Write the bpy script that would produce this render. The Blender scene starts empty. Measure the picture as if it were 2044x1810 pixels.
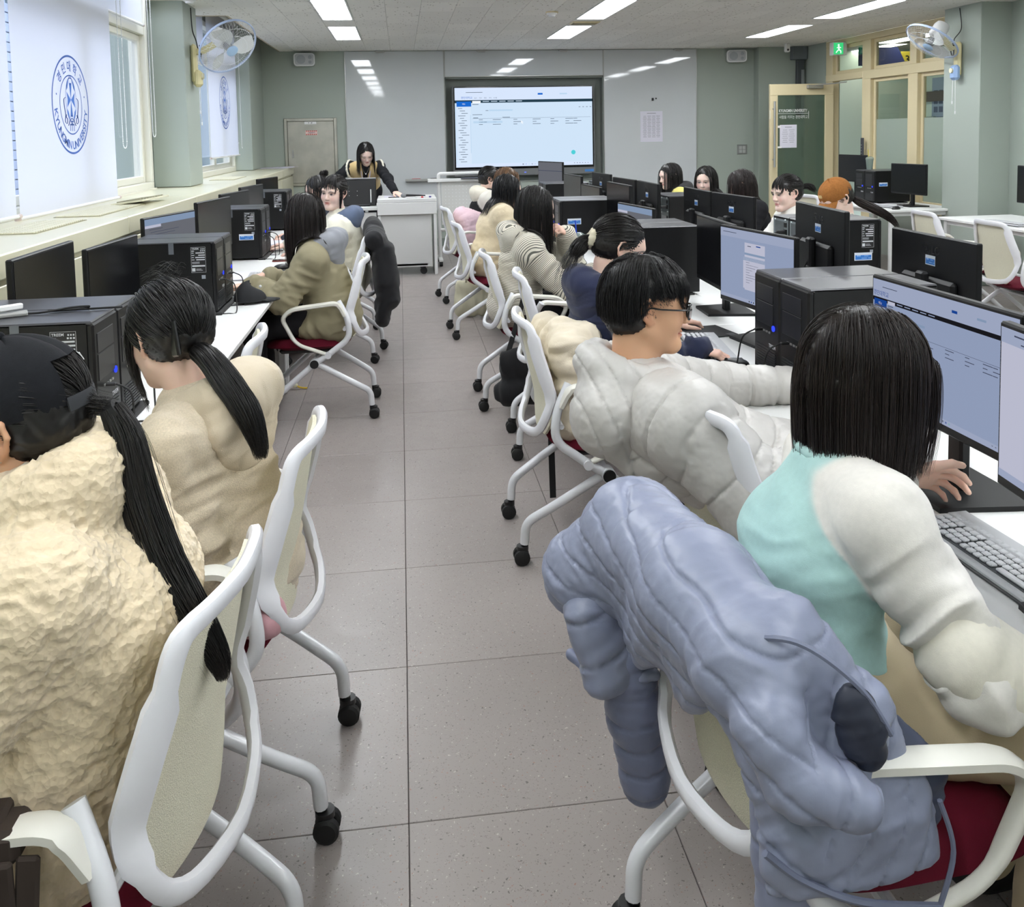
import bpy, math, random
import numpy as np
from mathutils import Matrix, Vector
random.seed(7)
RNG = np.random.default_rng(11)
SC = bpy.context.scene
COL = SC.collection

# ------------------------------------------------------------------ camera
def make_camera():
    f, cy, yaw, pitch, roll, h = 1751.186, 392.719, 0.124742, 0.0728480, -0.0190249, 1.578368
    cyw, syw, cp, sp = math.cos(yaw), math.sin(yaw), math.cos(pitch), math.sin(pitch)
    fwd = Vector((syw*cp, cyw*cp, -sp)); right = Vector((cyw, -syw, 0)); up = right.cross(fwd)
    cr, sr = math.cos(roll), math.sin(roll)
    r2 = cr*right + sr*up; u2 = -sr*right + cr*up
    cam = bpy.data.cameras.new('camera')
    cam.sensor_fit = 'HORIZONTAL'; cam.sensor_width = 36.0
    cam.lens = 36.0*f/2044.0
    cam.shift_x = 0.0
    cam.shift_y = -(905.0-cy)/2044.0
    cam.clip_start = 0.05; cam.clip_end = 200
    o = bpy.data.objects.new('camera', cam)
    m = Matrix(((r2.x, u2.x, -fwd.x, 0), (r2.y, u2.y, -fwd.y, 0), (r2.z, u2.z, -fwd.z, h), (0, 0, 0, 1)))
    o.matrix_world = m
    COL.objects.link(o); SC.camera = o
make_camera()

# ------------------------------------------------------------------ world, sun-less daylight, exposure
W = bpy.data.worlds.new('daylight'); SC.world = W; W.use_nodes = True
_n = W.node_tree.nodes; _l = W.node_tree.links
_bg = _n['Background']
_tc = _n.new('ShaderNodeTexCoord'); _sep = _n.new('ShaderNodeSeparateXYZ'); _rmp = _n.new('ShaderNodeValToRGB')
_l.new(_tc.outputs['Generated'], _sep.inputs[0]); _l.new(_sep.outputs['Z'], _rmp.inputs['Fac'])
_rmp.color_ramp.elements[0].position = 0.0; _rmp.color_ramp.elements[0].color = (0.42, 0.44, 0.49, 1)
_rmp.color_ramp.elements[1].position = 0.5; _rmp.color_ramp.elements[1].color = (0.74, 0.80, 0.95, 1)
_l.new(_rmp.outputs['Color'], _bg.inputs['Color'])
_bg.inputs['Strength'].default_value = 7.0
LIGHT = 23.0           # ceiling panel emission strength
SC.view_settings.view_transform = 'Standard'
SC.view_settings.look = 'None'
SC.view_settings.gamma = 1.0
SC.view_settings.use_curve_mapping = False
SC.view_settings.exposure = 0.04
SC.cycles.max_bounces = 8
SC.cycles.diffuse_bounces = 4
SC.cycles.glossy_bounces = 3
SC.cycles.transmission_bounces = 6
SC.cycles.transparent_max_bounces = 8
SC.cycles.caustics_reflective = False
SC.cycles.caustics_refractive = False
SC.cycles.sample_clamp_indirect = 4.0
SC.cycles.use_denoising = True
# ------------------------------------------------------------------ materials
def s2l(c):
    return tuple(((x/255.0)/12.92 if x/255.0 <= 0.04045 else ((x/255.0+0.055)/1.055)**2.4) for x in c)
MATS = {}
def mat(name, rgb=(200, 200, 200), rough=0.5, spec=0.5, metal=0.0, emit=None, estr=0.0, bump=None, noise=None,
        coat=0.0, alpha=None, attr=None, sheen=0.0):
    """rgb is sRGB 0..255. bump=(scale,strength,distance,kind) noise=(scale,amount) attr=vertex colour name."""
    if name in MATS: return MATS[name]
    m = bpy.data.materials.new(name); m.use_nodes = True; MATS[name] = m
    nt = m.node_tree; b = nt.nodes['Principled BSDF']; L = nt.links.new
    c = (*s2l(rgb), 1)
    b.inputs['Base Color'].default_value = c
    b.inputs['Roughness'].default_value = rough
    b.inputs['Specular IOR Level'].default_value = spec
    b.inputs['Metallic'].default_value = metal
    if coat: b.inputs['Coat Weight'].default_value = coat; b.inputs['Coat Roughness'].default_value = 0.08
    if sheen: b.inputs['Sheen Weight'].default_value = sheen; b.inputs['Sheen Roughness'].default_value = 0.6
    if emit is not None:
        b.inputs['Emission Color'].default_value = (*s2l(emit), 1); b.inputs['Emission Strength'].default_value = estr
    src = None
    tc = nt.nodes.new('ShaderNodeTexCoord')
    if attr:
        a = nt.nodes.new('ShaderNodeAttribute'); a.attribute_name = attr; src = a.outputs['Color']
    if noise:
        t = nt.nodes.new('ShaderNodeTexNoise'); t.inputs['Scale'].default_value = noise[0]; t.inputs['Detail'].default_value = 4
        L(tc.outputs['Object'], t.inputs['Vector'])
        mr = nt.nodes.new('ShaderNodeMapRange'); mr.inputs['From Min'].default_value = 0.3; mr.inputs['From Max'].default_value = 0.7
        mr.inputs['To Min'].default_value = 1-noise[1]; mr.inputs['To Max'].default_value = 1+noise[1]
        L(t.outputs['Fac'], mr.inputs['Value'])
        mx = nt.nodes.new('ShaderNodeVectorMath'); mx.operation = 'SCALE'
        if src: L(src, mx.inputs[0])
        else: mx.inputs[0].default_value = c[:3]
        L(mr.outputs['Result'], mx.inputs['Scale']); src = mx.outputs[0]
    if src: L(src, b.inputs['Base Color'])
    if bump:
        kind = bump[3] if len(bump) > 3 else 'noise'
        if kind == 'voro': t = nt.nodes.new('ShaderNodeTexVoronoi'); out = t.outputs['Distance']
        else: t = nt.nodes.new('ShaderNodeTexNoise'); out = t.outputs['Fac']; t.inputs['Detail'].default_value = 3
        t.inputs['Scale'].default_value = bump[0]
        L(tc.outputs['Object'], t.inputs['Vector'])
        bp = nt.nodes.new('ShaderNodeBump'); bp.inputs['Strength'].default_value = bump[1]; bp.inputs['Distance'].default_value = bump[2]
        L(out, bp.inputs['Height']); L(bp.outputs['Normal'], b.inputs['Normal'])
    return m
def emis(name, rgb, s):
    if name in MATS: return MATS[name]
    m = bpy.data.materials.new(name); m.use_nodes = True; MATS[name] = m
    nt = m.node_tree; nt.nodes.clear()
    e = nt.nodes.new('ShaderNodeEmission'); o = nt.nodes.new('ShaderNodeOutputMaterial')
    e.inputs['Color'].default_value = (*s2l(rgb), 1); e.inputs['Strength'].default_value = s
    nt.links.new(e.outputs[0], o.inputs['Surface']); return m
def glass(name, tint=(235, 245, 240), refl=0.5, frost=0.0):
    if name in MATS: return MATS[name]
    m = bpy.data.materials.new(name); m.use_nodes = True; MATS[name] = m
    nt = m.node_tree; nt.nodes.clear(); N = nt.nodes.new; L = nt.links.new
    o = N('ShaderNodeOutputMaterial'); t = N('ShaderNodeBsdfTransparent'); g = N('ShaderNodeBsdfGlossy'); mx = N('ShaderNodeMixShader')
    lw = N('ShaderNodeLayerWeight'); lw.inputs['Blend'].default_value = .5; pw = N('ShaderNodeMath'); pw.operation = 'POWER'; pw.inputs[1].default_value = 4.0; L(lw.outputs['Facing'], pw.inputs[0]); fr = N('ShaderNodeMath'); fr.operation = 'MULTIPLY_ADD'; fr.inputs[1].default_value = .6; fr.inputs[2].default_value = .025; L(pw.outputs[0], fr.inputs[0])
    t.inputs['Color'].default_value = (*s2l(tint), 1); g.inputs['Roughness'].default_value = 0.02
    mm = N('ShaderNodeMath'); mm.operation = 'MULTIPLY'; mm.inputs[1].default_value = refl*2; L(fr.outputs[0], mm.inputs[0])
    L(mm.outputs[0], mx.inputs[0]); L(g.outputs[0], mx.inputs[2])
    if frost:
        d = N('ShaderNodeBsdfDiffuse'); tr = N('ShaderNodeBsdfTranslucent'); a = N('ShaderNodeAddShader'); m2 = N('ShaderNodeMixShader')
        d.inputs['Color'].default_value = (.30, .34, .31, 1); tr.inputs['Color'].default_value = (.42, .46, .42, 1)
        L(d.outputs[0], a.inputs[0]); L(tr.outputs[0], a.inputs[1]); m2.inputs[0].default_value = frost
        L(t.outputs[0], m2.inputs[1]); L(a.outputs[0], m2.inputs[2]); L(m2.outputs[0], mx.inputs[1])
    else: L(t.outputs[0], mx.inputs[1])
    L(mx.outputs[0], o.inputs['Surface']); return m

# ------------------------------------------------------------------ mesh builder
def rotz(a):
    c, s = math.cos(a), math.sin(a); return np.array([[c, -s, 0], [s, c, 0], [0, 0, 1.0]])
def rotx(a):
    c, s = math.cos(a), math.sin(a); return np.array([[1.0, 0, 0], [0, c, -s], [0, s, c]])
def roty(a):
    c, s = math.cos(a), math.sin(a); return np.array([[c, 0, s], [0, 1.0, 0], [-s, 0, c]])
def unit(v):
    v = np.asarray(v, float); return v/max(np.linalg.norm(v), 1e-12)
def smooth_path(pts, n=6, closed=False):
    p = np.asarray(pts, float); out = []
    N = len(p); rng = range(N if closed else N-1)
    for i in rng:
        if closed: a, b, c, d = p[(i-1) % N], p[i], p[(i+1) % N], p[(i+2) % N]
        else: a, b, c, d = p[max(i-1, 0)], p[i], p[i+1], p[min(i+2, N-1)]
        for k in range(n):
            t = k/n
            out.append(0.5*((2*b)+(-a+c)*t+(2*a-5*b+4*c-d)*t*t+(-a+3*b-3*c+d)*t**3))
    if not closed: out.append(p[-1])
    return np.array(out)
def fillet_path(pts, r, n=5):
    """polyline with rounded corners of radius-like length r."""
    p = [np.asarray(q, float) for q in pts]; out = [p[0]]
    for i in range(1, len(p)-1):
        a, b, c = p[i-1], p[i], p[i+1]
        d1, d2 = unit(a-b), unit(c-b); rr = min(r, np.linalg.norm(a-b)*.45, np.linalg.norm(c-b)*.45)
        s, e = b+d1*rr, b+d2*rr
        for k in range(n+1):
            t = k/n; out.append((1-t)**2*s+2*t*(1-t)*b+t*t*e)
    out.append(p[-1]); return np.array(out)
class MB:
    def __init__(s): s.v = []; s.f = []; s.m = []; s.n = 0
    def add(s, v, f, mi=0):
        v = np.asarray(v, float).reshape(-1, 3); s.v.append(v)
        k = s.n
        s.f += [tuple(int(i)+k for i in q) for q in f]; s.m += [mi]*len(f); s.n += len(v); return s
    def box(s, c, d, bev=0.0, R=None, mi=0, taper=None):
        x, y, z = [q/2 for q in d]; b = min(bev, x*.98, y*.98, z*.98)
        if b <= 0:
            v = np.array([[i*x, j*y, k*z] for k in (-1, 1) for j in (-1, 1) for i in (-1, 1)], float)
            f = [(0, 2, 3, 1), (4, 5, 7, 6), (0, 1, 5, 4), (2, 6, 7, 3), (0, 4, 6, 2), (1, 3, 7, 5)]
        else:
            v = []; idx = {}
            for k in (-1, 1):
                for j in (-1, 1):
                    for i in (-1, 1):
                        for ax in range(3):
                            q = [i*(x-b), j*(y-b), k*(z-b)]; q[ax] = (i*x, j*y, k*z)[ax]
                            idx[(i, j, k, ax)] = len(v); v.append(q)
            v = np.array(v, float); f = []
            for ax in range(3):
                o = [a for a in range(3) if a != ax]
                for sg in (-1, 1):
                    q = []
                    for a, c2 in ((-1, -1), (1, -1), (1, 1), (-1, 1)):
                        t = [0, 0, 0]; t[ax] = sg; t[o[0]] = a; t[o[1]] = c2; q.append(idx[(*t, ax)])
                    fl = (sg > 0) ^ (ax == 1)
                    f.append(tuple(q if fl else q[::-1]))
            for ax in range(3):
                o = [a for a in range(3) if a != ax]
                for a in (-1, 1):
                    for c2 in (-1, 1):
                        t0 = [0, 0, 0]; t0[ax] = -1; t0[o[0]] = a; t0[o[1]] = c2; t1 = list(t0); t1[ax] = 1
                        q = [idx[(*t0, o[0])], idx[(*t1, o[0])], idx[(*t1, o[1])], idx[(*t0, o[1])]]
                        f.append(tuple(q))
            for k in (-1, 1):
                for j in (-1, 1):
                    for i in (-1, 1): f.append((idx[(i, j, k, 0)], idx[(i, j, k, 1)], idx[(i, j, k, 2)]))
            cen = np.zeros(3); g = []
            for q in f:
                p = v[list(q)]; nn = np.cross(p[1]-p[0], p[2]-p[0])
                g.append(q if nn @ p.mean(0) > 0 else q[::-1])
            f = g
        if taper: # scale xy at bottom by taper
            w = (v[:, 2]+z)/(2*z); v[:, :2] *= (taper+(1-taper)*w)[:, None]
        if R is not None: v = v @ np.asarray(R).T
        return s.add(v+np.asarray(c, float), f, mi)
    def tube(s, path, r, sides=10, mi=0, closed=False, cap=True, flat=None, up=None):
        """sweep; r scalar or per point; flat=(a,b) elliptical half sizes along (side, up)"""
        p = np.asarray(path, float); n = len(p)
        if closed: T = np.roll(p, -1, 0)-np.roll(p, 1, 0)
        else: T = np.gradient(p, axis=0)
        T /= np.maximum(np.linalg.norm(T, axis=1), 1e-9)[:, None]
        r = np.full(n, r) if np.isscalar(r) else np.asarray(r, float)
        if flat is not None and np.ndim(flat[0]) == 0: flat = (np.full(n, flat[0]), np.full(n, flat[1]))
        V = []
        if up is None:
            u = np.array([0, 0, 1.0]) if abs(T[0][2]) < .9 else np.array([0, 1.0, 0])
            u = unit(u-T[0]*(u@T[0]))
        for i in range(n):
            if up is not None: u = np.asarray(up if np.ndim(up) == 1 else up[i], float)
            u = unit(u-T[i]*(u@T[i])); sd = np.cross(T[i], u)
            for k in range(sides):
                a = 2*math.pi*k/sides
                if flat is not None: V.append(p[i]+sd*math.cos(a)*flat[0][i]+u*math.sin(a)*flat[1][i])
                else: V.append(p[i]+(sd*math.cos(a)+u*math.sin(a))*r[i])
        F = []
        for i in range(n if closed else n-1):
            j = (i+1) % n
            for k in range(sides):
                k2 = (k+1) % sides
                F.append((i*sides+k, i*sides+k2, j*sides+k2, j*sides+k))
        if cap and not closed:
            F.append(tuple(range(sides))[::-1]); F.append(tuple((n-1)*sides+k for k in range(sides)))
        return s.add(V, F, mi)
    def rbar(s, path, w, h, up, mi=0, closed=False, rnd=.3):
        """sweep of a rounded-rectangle section: w along side, h along up (scalars or per point)"""
        p = np.asarray(path, float); n = len(p)
        T = (np.roll(p, -1, 0)-np.roll(p, 1, 0)) if closed else np.gradient(p, axis=0)
        T /= np.maximum(np.linalg.norm(T, axis=1), 1e-9)[:, None]
        w = np.full(n, w) if np.isscalar(w) else np.asarray(w); h = np.full(n, h) if np.isscalar(h) else np.asarray(h)
        sec = []
        q = 1-rnd
        for (a, b) in ((1, q), (q, 1), (-q, 1), (-1, q), (-1, -q), (-q, -1), (q, -1), (1, -q)): sec.append((a, b))
        V = []
        for i in range(n):
            u = np.asarray(up if np.ndim(up) == 1 else up[i], float); u = unit(u-T[i]*(u@T[i])); sd = np.cross(T[i], u)
            for a, b in sec: V.append(p[i]+sd*a*w[i]/2+u*b*h[i]/2)
        F = []; S = 8
        for i in range(n if closed else n-1):
            j = (i+1) % n
            for k in range(S):
                k2 = (k+1) % S; F.append((i*S+k, i*S+k2, j*S+k2, j*S+k))
        if not closed: F.append(tuple(range(S))[::-1]); F.append(tuple((n-1)*S+k for k in range(S)))
        return s.add(V, F, mi)
    def lathe(s, prof, c=(0, 0, 0), seg=20, R=None, mi=0, caps=True):
        """prof list of (radius, z)"""
        V = []; F = []
        n = len(prof)
        for (r, z) in prof:
            for k in range(seg):
                a = 2*math.pi*k/seg; V.append((r*math.cos(a), r*math.sin(a), z))
        V = np.array(V)
        for i in range(n-1):
            for k in range(seg):
                k2 = (k+1) % seg; F.append((i*seg+k, i*seg+k2, (i+1)*seg+k2, (i+1)*seg+k))
        if caps and prof[0][0] > 1e-6: F.append(tuple(range(seg))[::-1])
        if caps and prof[-1][0] > 1e-6: F.append(tuple((n-1)*seg+k for k in range(seg)))
        if R is not None: V = V @ np.asarray(R).T
        return s.add(V+np.asarray(c, float), F, mi)
    def cyl(s, a, b, r, sides=12, mi=0, r2=None):
        return s.tube([a, b], [r, r if r2 is None else r2], sides, mi)
    def ball(s, c, r, seg=12, rings=8, R=None, mi=0):
        r = np.array([r]*3 if np.isscalar(r) else r, float); V = [(0, 0, -1)]; F = []
        for i in range(1, rings):
            t = math.pi*i/rings-math.pi/2
            for k in range(seg):
                a = 2*math.pi*k/seg; V.append((math.cos(t)*math.cos(a), math.cos(t)*math.sin(a), math.sin(t)))
        V.append((0, 0, 1)); V = np.array(V)*r
        for k in range(seg): F.append((0, 1+(k+1) % seg, 1+k))
        for i in range(rings-2):
            for k in range(seg):
                a = 1+i*seg+k; b = 1+i*seg+(k+1) % seg; F.append((a, b, b+seg, a+seg))
        e = 1+(rings-2)*seg
        for k in range(seg): F.append((len(V)-1, e+k, e+(k+1) % seg))
        if R is not None: V = V @ np.asarray(R).T
        return s.add(V+np.asarray(c, float), F, mi)
    def quad(s, a, b, c, d, mi=0): return s.add([a, b, c, d], [(0, 1, 2, 3)], mi)
    def prism(s, poly, t, o=(0, 0, 0), ux=(1, 0, 0), uy=(0, 1, 0), mi=0):
        """extrude a 2-D polygon by t along ux x uy"""
        ux, uy, o = np.asarray(ux, float), np.asarray(uy, float), np.asarray(o, float); w = np.cross(ux, uy)
        P = np.array([o+ux*x+uy*y for x, y in poly]); n = len(P)
        V = np.vstack([P, P+w*t]); F = [tuple(range(n))[::-1], tuple(range(n, 2*n))]
        F += [(i, (i+1) % n, n+(i+1) % n, n+i) for i in range(n)]
        return s.add(V, F, mi)
    def rrect(s, c, w, h, r, t, ux, uy, mi=0, n=4):
        pts = []
        for cx, cy, a0 in ((w/2-r, h/2-r, 0), (-w/2+r, h/2-r, 90), (-w/2+r, -h/2+r, 180), (w/2-r, -h/2+r, 270)):
            for k in range(n+1):
                a = math.radians(a0+90*k/n); pts.append((cx+r*math.cos(a), cy+r*math.sin(a)))
        return s.prism(pts, t, c, ux, uy, mi)
    def xf(s, R=None, t=(0, 0, 0)):
        for i, v in enumerate(s.v):
            s.v[i] = (v @ np.asarray(R).T if R is not None else v)+np.asarray(t, float)
        return s
    def mesh(s, name, mats, ang=35):
        me = bpy.data.meshes.new(name)
        V = np.vstack(s.v)
        me.from_pydata(V.tolist(), [], s.f)
        for m in (mats if isinstance(mats, (list, tuple)) else [mats]): me.materials.append(m)
        me.polygons.foreach_set('material_index', s.m)
        if ang:
            me.polygons.foreach_set('use_smooth', [True]*len(s.f)); me.set_sharp_from_angle(angle=math.radians(ang))
        me.update(); return me
    def build(s, name, mats, parent=None, ang=35, loc=None):
        return link(name, s.mesh(name, mats, ang), parent, loc)
def link(name, data, parent=None, loc=None):
    o = bpy.data.objects.new(name, data); COL.objects.link(o)
    if parent is not None: o.parent = parent
    if loc is not None: o.location = loc
    return o
def thing(name, label, cat, loc=(0, 0, 0), rz=0.0, group=None):
    o = bpy.data.objects.new(name, None); COL.objects.link(o); o.empty_display_size = .05
    o.location = loc; o.rotation_euler = (0, 0, rz); tag(o, label, cat, group); return o
def tag(o, label, cat, group=None):
    o['label'] = label; o['category'] = cat
    if group: o['group'] = group
    return o
def struct(o):
    o['kind'] = 'structure'; return o
KIDS = {}
def kids(o): return [c for c in bpy.data.objects if c.parent == o]
def dup(root, loc, rz, label, group=None):
    def cp(o, par):
        c = o.copy(); COL.objects.link(c)
        if par is not None: c.parent = par
        for ch in list(o.children): cp(ch, c)
        return c
    r = cp(root, None); r.location = loc; r.rotation_euler = (0, 0, rz); r['label'] = label
    if group: r['group'] = group
    return r
# ---- lettering: glyph outlines to a flat triangulated mesh, returned as (verts Nx2, faces)
_TX = {}
def glyphs(txt, bold=False):
    key = (txt, bold)
    if key in _TX: return _TX[key]
    cu = bpy.data.curves.new('lettering', 'FONT'); cu.body = txt; cu.size = 1.0; cu.align_x = 'CENTER'; cu.resolution_u = 3
    if bold: cu.offset = 0.018
    o = bpy.data.objects.new('lettering', cu); COL.objects.link(o)
    dg = bpy.context.evaluated_depsgraph_get(); dg.update()
    ev = o.evaluated_get(dg); me = ev.to_mesh()
    V = np.array([v.co[:2] for v in me.vertices]) if len(me.vertices) else np.zeros((0, 2)); F = [tuple(p.vertices) for p in me.polygons]
    ev.to_mesh_clear(); bpy.data.objects.remove(o); bpy.data.curves.remove(cu)
    _TX[key] = (V, F); return _TX[key]
def letter(mb, txt, c, size, ux, uy, mi=0, bold=False, width=None):
    V, F = glyphs(txt, bold)
    if len(V) == 0: return mb
    k = size; kx = size
    if width: kx = width/max(np.ptp(V[:, 0]), 1e-6)
    ux, uy = np.asarray(ux, float), np.asarray(uy, float)
    P = np.asarray(c, float)+V[:, :1]*kx*ux+V[:, 1:]*k*uy
    return mb.add(P, F, mi)
# ------------------------------------------------------------------ the room
H = 2.74; DY = 12.38; XL = -2.10; XR = 5.85; YB = -1.5
m_wall = mat('sage_wall_paint', (163, 172, 163), .55, bump=(90, .08, .002))
m_slab = mat('floor_joint', (70, 64, 62), .7)
m_cream = mat('cream_enamel', (226, 222, 194), .28, .5, coat=.25)
m_creamd = mat('cream_frame_paint', (222, 208, 170), .4)
m_wframe = mat('window_frame_paint', (228, 226, 212), .4)
m_white = mat('white_laminate', (236, 236, 234), .35)
m_wplast = mat('white_plastic', (240, 240, 240), .35)
m_alu = mat('brushed_aluminium', (190, 190, 188), .35, metal=.8)
m_black = mat('black_plastic', (18, 18, 19), .42, noise=(60, .15))
m_rubber = mat('black_rubber', (14, 14, 15), .6)
m_steel = mat('stainless_steel', (178, 176, 166), .38, metal=.85, noise=(5, .12))
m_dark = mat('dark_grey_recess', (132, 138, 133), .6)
m_shadowgap = mat('dark_gap', (40, 40, 40), .8)

def floor_mat():
    m = mat('terrazzo_vinyl', (156, 147, 142), .30, .5)
    nt = m.node_tree; b = nt.nodes['Principled BSDF']; N = nt.nodes.new; L = nt.links.new
    geo = N('ShaderNodeNewGeometry'); oi = N('ShaderNodeObjectInfo')
    def vor(scale, lo, hi, seed):
        mp = N('ShaderNodeVectorMath'); mp.operation = 'MULTIPLY_ADD'; mp.inputs[1].default_value = (1, 1, 1); mp.inputs[2].default_value = (seed, seed*1.7, 0)
        L(geo.outputs['Position'], mp.inputs[0])
        wn = N('ShaderNodeTexNoise'); wn.inputs['Scale'].default_value = scale*.8; L(mp.outputs[0], wn.inputs['Vector'])
        ad = N('ShaderNodeVectorMath'); ad.operation = 'MULTIPLY_ADD'; ad.inputs[1].default_value = (.012, .012, .0); L(wn.outputs['Color'], ad.inputs[0]); L(mp.outputs[0], ad.inputs[2])
        v = N('ShaderNodeTexVoronoi'); v.inputs['Scale'].default_value = scale; L(ad.outputs[0], v.inputs['Vector'])
        sp = N('ShaderNodeSeparateColor'); L(v.outputs['Color'], sp.inputs[0])
        # only some of the cells are chips, each with its own size
        gt = N('ShaderNodeMath'); gt.operation = 'GREATER_THAN'; gt.inputs[1].default_value = lo; L(sp.outputs[0], gt.inputs[0])
        sz = N('ShaderNodeMath'); sz.operation = 'MULTIPLY'; sz.inputs[1].default_value = hi; L(sp.outputs[1], sz.inputs[0])
        lt = N('ShaderNodeMath'); lt.operation = 'LESS_THAN'; L(v.outputs['Distance'], lt.inputs[0]); L(sz.outputs[0], lt.inputs[1])
        mu = N('ShaderNodeMath'); mu.operation = 'MULTIPLY'; L(gt.outputs[0], mu.inputs[0]); L(lt.outputs[0], mu.inputs[1])
        return mu.outputs[0], sp.outputs[2]
    base = N('ShaderNodeMix'); base.data_type = 'RGBA'
    base.inputs[6].default_value = (*s2l((142, 134, 131)), 1); base.inputs[7].default_value = (*s2l((153, 145, 141)), 1)
    nz = N('ShaderNodeTexNoise'); nz.inputs['Scale'].default_value = 3.0; nz.inputs['Detail'].default_value = 6; L(geo.outputs['Position'], nz.inputs['Vector'])
    ad = N('ShaderNodeMath'); ad.operation = 'MULTIPLY_ADD'; ad.inputs[1].default_value = .35; L(oi.outputs['Random'], ad.inputs[0])
    L(nz.outputs['Fac'], ad.inputs[2]); L(ad.outputs[0], base.inputs[0])
    cur = base.outputs[2]
    for scale, lo, hi, col, seed in ((300, .62, .44, (112, 104, 100), 0), (150, .90, .40, (84, 78, 76), 3.1), (200, .88, .40, (190, 182, 176), 7.7), (220, .94, .4, (150, 108, 94), 5.2)):
        f, r = vor(scale, lo, hi, seed)
        mx = N('ShaderNodeMix'); mx.data_type = 'RGBA'; mx.inputs[7].default_value = (*s2l(col), 1)
        sc = N('ShaderNodeMath'); sc.operation = 'MULTIPLY'; sc.inputs[1].default_value = .8; L(f, sc.inputs[0])
        L(sc.outputs[0], mx.inputs[0]); L(cur, mx.inputs[6]); cur = mx.outputs[2]
    L(cur, b.inputs['Base Color'])
    n2 = N('ShaderNodeTexNoise'); n2.inputs['Scale'].default_value = 14; n2.inputs['Detail'].default_value = 5; L(geo.outputs['Position'], n2.inputs['Vector'])
    mr = N('ShaderNodeMapRange'); mr.inputs['To Min'].default_value = .26; mr.inputs['To Max'].default_value = .46; L(n2.outputs['Fac'], mr.inputs['Value']); L(mr.outputs[0], b.inputs['Roughness'])
    return m
def ceiling_mat():
    m = mat('fissured_ceiling_tile', (214, 212, 206), .9, .2)
    nt = m.node_tree; b = nt.nodes['Principled BSDF']; N = nt.nodes.new; L = nt.links.new
    geo = N('ShaderNodeNewGeometry'); oi = N('ShaderNodeObjectInfo')
    st = N('ShaderNodeVectorMath'); st.operation = 'MULTIPLY'; st.inputs[1].default_value = (1.0, .55, 1); L(geo.outputs['Position'], st.inputs[0])
    wn = N('ShaderNodeTexNoise'); wn.inputs['Scale'].default_value = 40; L(st.outputs[0], wn.inputs['Vector'])
    ad = N('ShaderNodeVectorMath'); ad.operation = 'MULTIPLY_ADD'; ad.inputs[1].default_value = (.03, .03, 0); L(wn.outputs['Color'], ad.inputs[0]); L(st.outputs[0], ad.inputs[2])
    v = N('ShaderNodeTexVoronoi'); v.inputs['Scale'].default_value = 38; L(ad.outputs[0], v.inputs['Vector'])
    sp = N('ShaderNodeSeparateColor'); L(v.outputs['Color'], sp.inputs[0])
    sz = N('ShaderNodeMapRange'); sz.inputs['From Min'].default_value = .5; sz.inputs['To Max'].default_value = .34; L(sp.outputs[0], sz.inputs['Value'])
    lt = N('ShaderNodeMath'); lt.operation = 'LESS_THAN'; L(v.outputs['Distance'], lt.inputs[0]); L(sz.outputs[0], lt.inputs[1])
    mx = N('ShaderNodeMix'); mx.data_type = 'RGBA'; mx.inputs[6].default_value = (*s2l((243, 241, 236)), 1); mx.inputs[7].default_value = (*s2l((190, 186, 178)), 1)
    L(lt.outputs[0], mx.inputs[0])
    hs = N('ShaderNodeHueSaturation'); L(mx.outputs[2], hs.inputs['Color'])
    mr = N('ShaderNodeMapRange'); mr.inputs['To Min'].default_value = .95; mr.inputs['To Max'].default_value = 1.03; L(oi.outputs['Random'], mr.inputs['Value']); L(mr.outputs[0], hs.inputs['Value'])
    L(hs.outputs[0], b.inputs['Base Color']); return m
m_floor = floor_mat(); m_ceil = ceiling_mat()

# floor slab + tiles
fl = struct(MB().box(((XL+9.6)/2, (YB+13.2)/2, -.055), (9.6-XL, 13.2-YB, .10)).build('floor', m_slab, ang=0))
TX0, TY0, TS = -.0249, 1.9255, .6
tme = MB().box((0, 0, 0), (TS-.0022, TS-.0022, .008), .0012).mesh('tile', m_floor, 0)
i0, i1 = -3, 10
for j in range(-6, 18):
    for i in range(i0, i1):
        x0, x1 = TX0+i*TS, TX0+(i+1)*TS; y0 = TY0+j*TS
        if y0 < -1.4 or y0+TS > DY+.5 or x1 > XR+.4: continue
        if j < -2 and (i < -1 or i > 3): continue
        o = link('tile', tme, fl, (x0+TS/2, y0+TS/2, -.004))
# plain vinyl where tiles are hidden behind the camera and in the corridor
MB().box((2.2, YB+.35, -.004), (7.3, .6, .007)).build('rear_strip', m_floor, fl, 0)
MB().box((7.8, 9.0, -.004), (3.4, 8, .007)).build('corridor_vinyl', mat('corridor_floor', (150, 146, 138), .25), fl, 0)

# ceiling: slab with 32 cm x 60 cm fissured tiles hung below it
ce = struct(MB().box(((-1.62+XR)/2, (YB+DY)/2, H+.08), (XR+1.62, DY-YB, .12)).build('ceiling', mat('ceiling_joint', (176, 174, 168), .9), ang=0))
MB().box((-1.86, (YB+7.0)/2, H+.08), (.48, 7.0-YB, .12)).build('ceiling_strip', m_ceil, ce, 0)
MB().box((-1.86, 8.22, H+.05), (.48, 1.06, .09)).build('ceiling_strip', m_ceil, ce, 0)
PX, PXW, PYL = -.753, .3225, .60
LROW = (0, 8, 16); LY = [(9.605, 10.93), (7.735, 9.06), (5.865, 7.19), (3.995, 5.32), (2.125, 3.45), (.255, 1.58), (-1.4, -.29)]
cm = MB().box((0, 0, 0), (PXW-.002, PYL-.002, .014), .001).mesh('ceiling_tile', m_ceil, 0)
def lamp_hit(i, y0, y1):
    return i in LROW and any(y0 < b-.001 and y1 > a+.001 for a, b in LY)
cms = {}
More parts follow.
